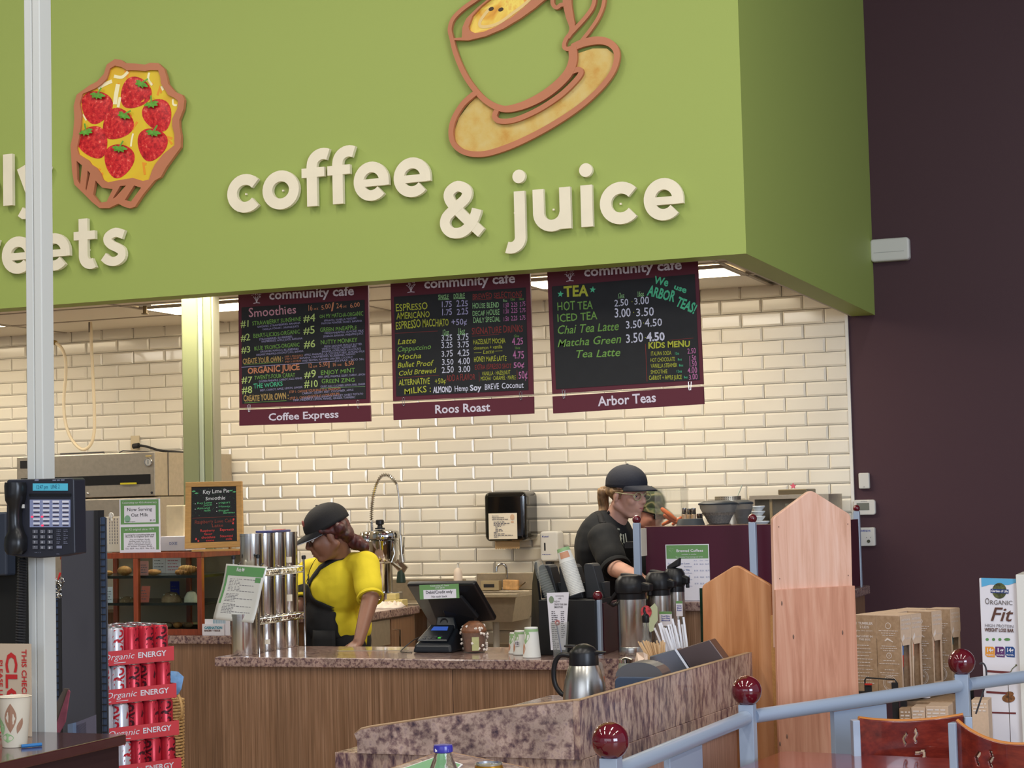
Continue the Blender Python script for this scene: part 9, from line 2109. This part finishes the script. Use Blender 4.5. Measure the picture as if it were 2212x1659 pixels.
# snack bag and basket behind the trays
Yq = 6.65; t = thing('snack_bag','blue and white foil snack bag poking out right of the second tray','bag',tuple(AY(384,1480,Yq)))
q = [AY(u,v,Yq) for u,v in ((362,1505),(385,1500),(392,1488),(397,1462),(385,1451),(370,1449),(355,1470))]; cc = sum(q,Vector()) / 7; m = MB(); m.add(q + [cc + Vector((0,-.03,0)),cc + Vector((0,.03,0))],[(i,(i + 1) % 7,7) for i in range(7)] + [((i + 1) % 7,i,8) for i in range(7)],True); m.build('bag',mat('bag_blue',(110,150,196),.3,noise=.5,nscale=14),t)
t = thing('woven_basket','tan woven basket glimpsed right of the energy drink stack','basket',tuple(AY(384,1560,6.75)))
c = AY(366,1530,6.75); rb_ = AY(391,1530,6.75).x - c.x; BK = mat('wicker_tan',(186,146,92),.7,noise=.2,nscale=60); zt_ = AY(366,1512,6.75).z
t.location = (c.x,6.75,0); PINV[t.name] = Matrix.Translation(t.location).inverted(); m = MB()
for k in range(26):
    z = zt_ - k * .013; n = 28; r_ = rb_ * (1 - .004 * k); m.tube([(c.x + (r_ + .003 * (1 if (i + k) % 2 else -1)) * math.cos(2 * PI * i / n),6.75 + (r_ + .003 * (1 if (i + k) % 2 else -1)) * math.sin(2 * PI * i / n),z) for i in range(n)],.0062,5,closed=True)
m.build('weave',BK,t,kind='stuff')
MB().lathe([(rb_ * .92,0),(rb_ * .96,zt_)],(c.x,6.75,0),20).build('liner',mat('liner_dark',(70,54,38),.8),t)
m = MB(); m.tube(spline([AY(376,1506,6.7),AY(384,1500,6.66),AY(392,1522,6.64),AY(393,1545,6.64),AY(386,1555,6.66)],5),.006,7); m.build('rope_handle',BK,t)
# ------------------------------------------------------------------ devices on the dark wall
Yw = YW + .004
def wbox(name,lab,cat,u0,v0,u1,v1,D,m_,r=.01,bev=.006):
    a,b = AY(u0,v1,Yw - D),AY(u1,v0,Yw - D); t = thing(name,lab,cat,((a.x + b.x) / 2,Yw - D,a.z)); o = MB().rrect((a.x,Yw - D,a.z),EX,EZ,(0,D - .0005,0),0,0,b.x - a.x,b.z - a.z,r,5).build('housing',m_,t,bevel=bev,seg=3); return t,a,b,o
WP = mat('device_white',(206,204,198),.4)
t,a,b,o = wbox('alarm_box','white plastic alarm box high on the dark wall beside the bulkhead','alarm',1880,511,1963,566,.06,WP,.02,.012)
MB().box((a.x + .02,Yw - .0612,a.z + (b.z - a.z) * .38),(b.x - .03,Yw - .0598,a.z + (b.z - a.z) * .40)).build('groove',mat('groove_grey',(160,160,156),.5),o)
t,a,b,o = wbox('motion_sensor','small white sensor at the top of the three wall devices','sensor',1855,1021,1877,1056,.03,WP,.008,.006)
m = MB(); m.text('GE',((a.x + b.x) / 2,Yw - .0306,a.z + .008),EX,EZ,.006,align='C'); m.build('print',INKG,o,kind='stuff')
t,a,b,o = wbox('thermostat','white thermostat with grey screen, middle of the three wall devices','thermostat',1844,1079,1890,1113,.03,WP,.015,.006)
MB().box((AY(1853,1100,Yw).x,Yw - .0315,a.z + .028),(AY(1880,1100,Yw).x,Yw - .0302,b.z - .018)).build('screen',mat('lcd_grey',(110,112,102),.2),o)
m = MB(); m.text('Honeywell',((a.x + b.x) / 2,Yw - .0308,b.z - .012),EX,EZ,.006,align='C'); m.build('print',INKG,o,kind='stuff')
t,a,b,o = wbox('control_box','white control box with blue lettering, lowest of the three wall devices','control box',1855,1139,1889,1180,.04,WP,.008,.006)
m = MB(); m.text('INVENSYS',(a.x + .006,Yw - .0406,b.z - .024),EX,EZ,.009,width=(b.x - a.x) * .68,wt=.03); m.build('lettering',mat('blue_ink'),o,kind='stuff')
m = MB(); q = Vector((a.x + (b.x - a.x) * .62,Yw - .041,a.z + .028)); m.prism([q + EX * .009 * math.cos(k * PI / 8) + EZ * .009 * math.sin(k * PI / 8) for k in range(16)],(0,-.004,0)); m.build('key_switch',mat('switch_dark',(70,72,56),.4),o)
m = MB(); m.sph(Vector((a.x + (b.x - a.x) * .5,Yw - .041,a.z + .05)),.002,6,4); m.sph(Vector((a.x + (b.x - a.x) * .75,Yw - .041,a.z + .05)),.002,6,4); m.build('lamps',INK,o,kind='stuff')
bpy.data.objects.remove(_TO)
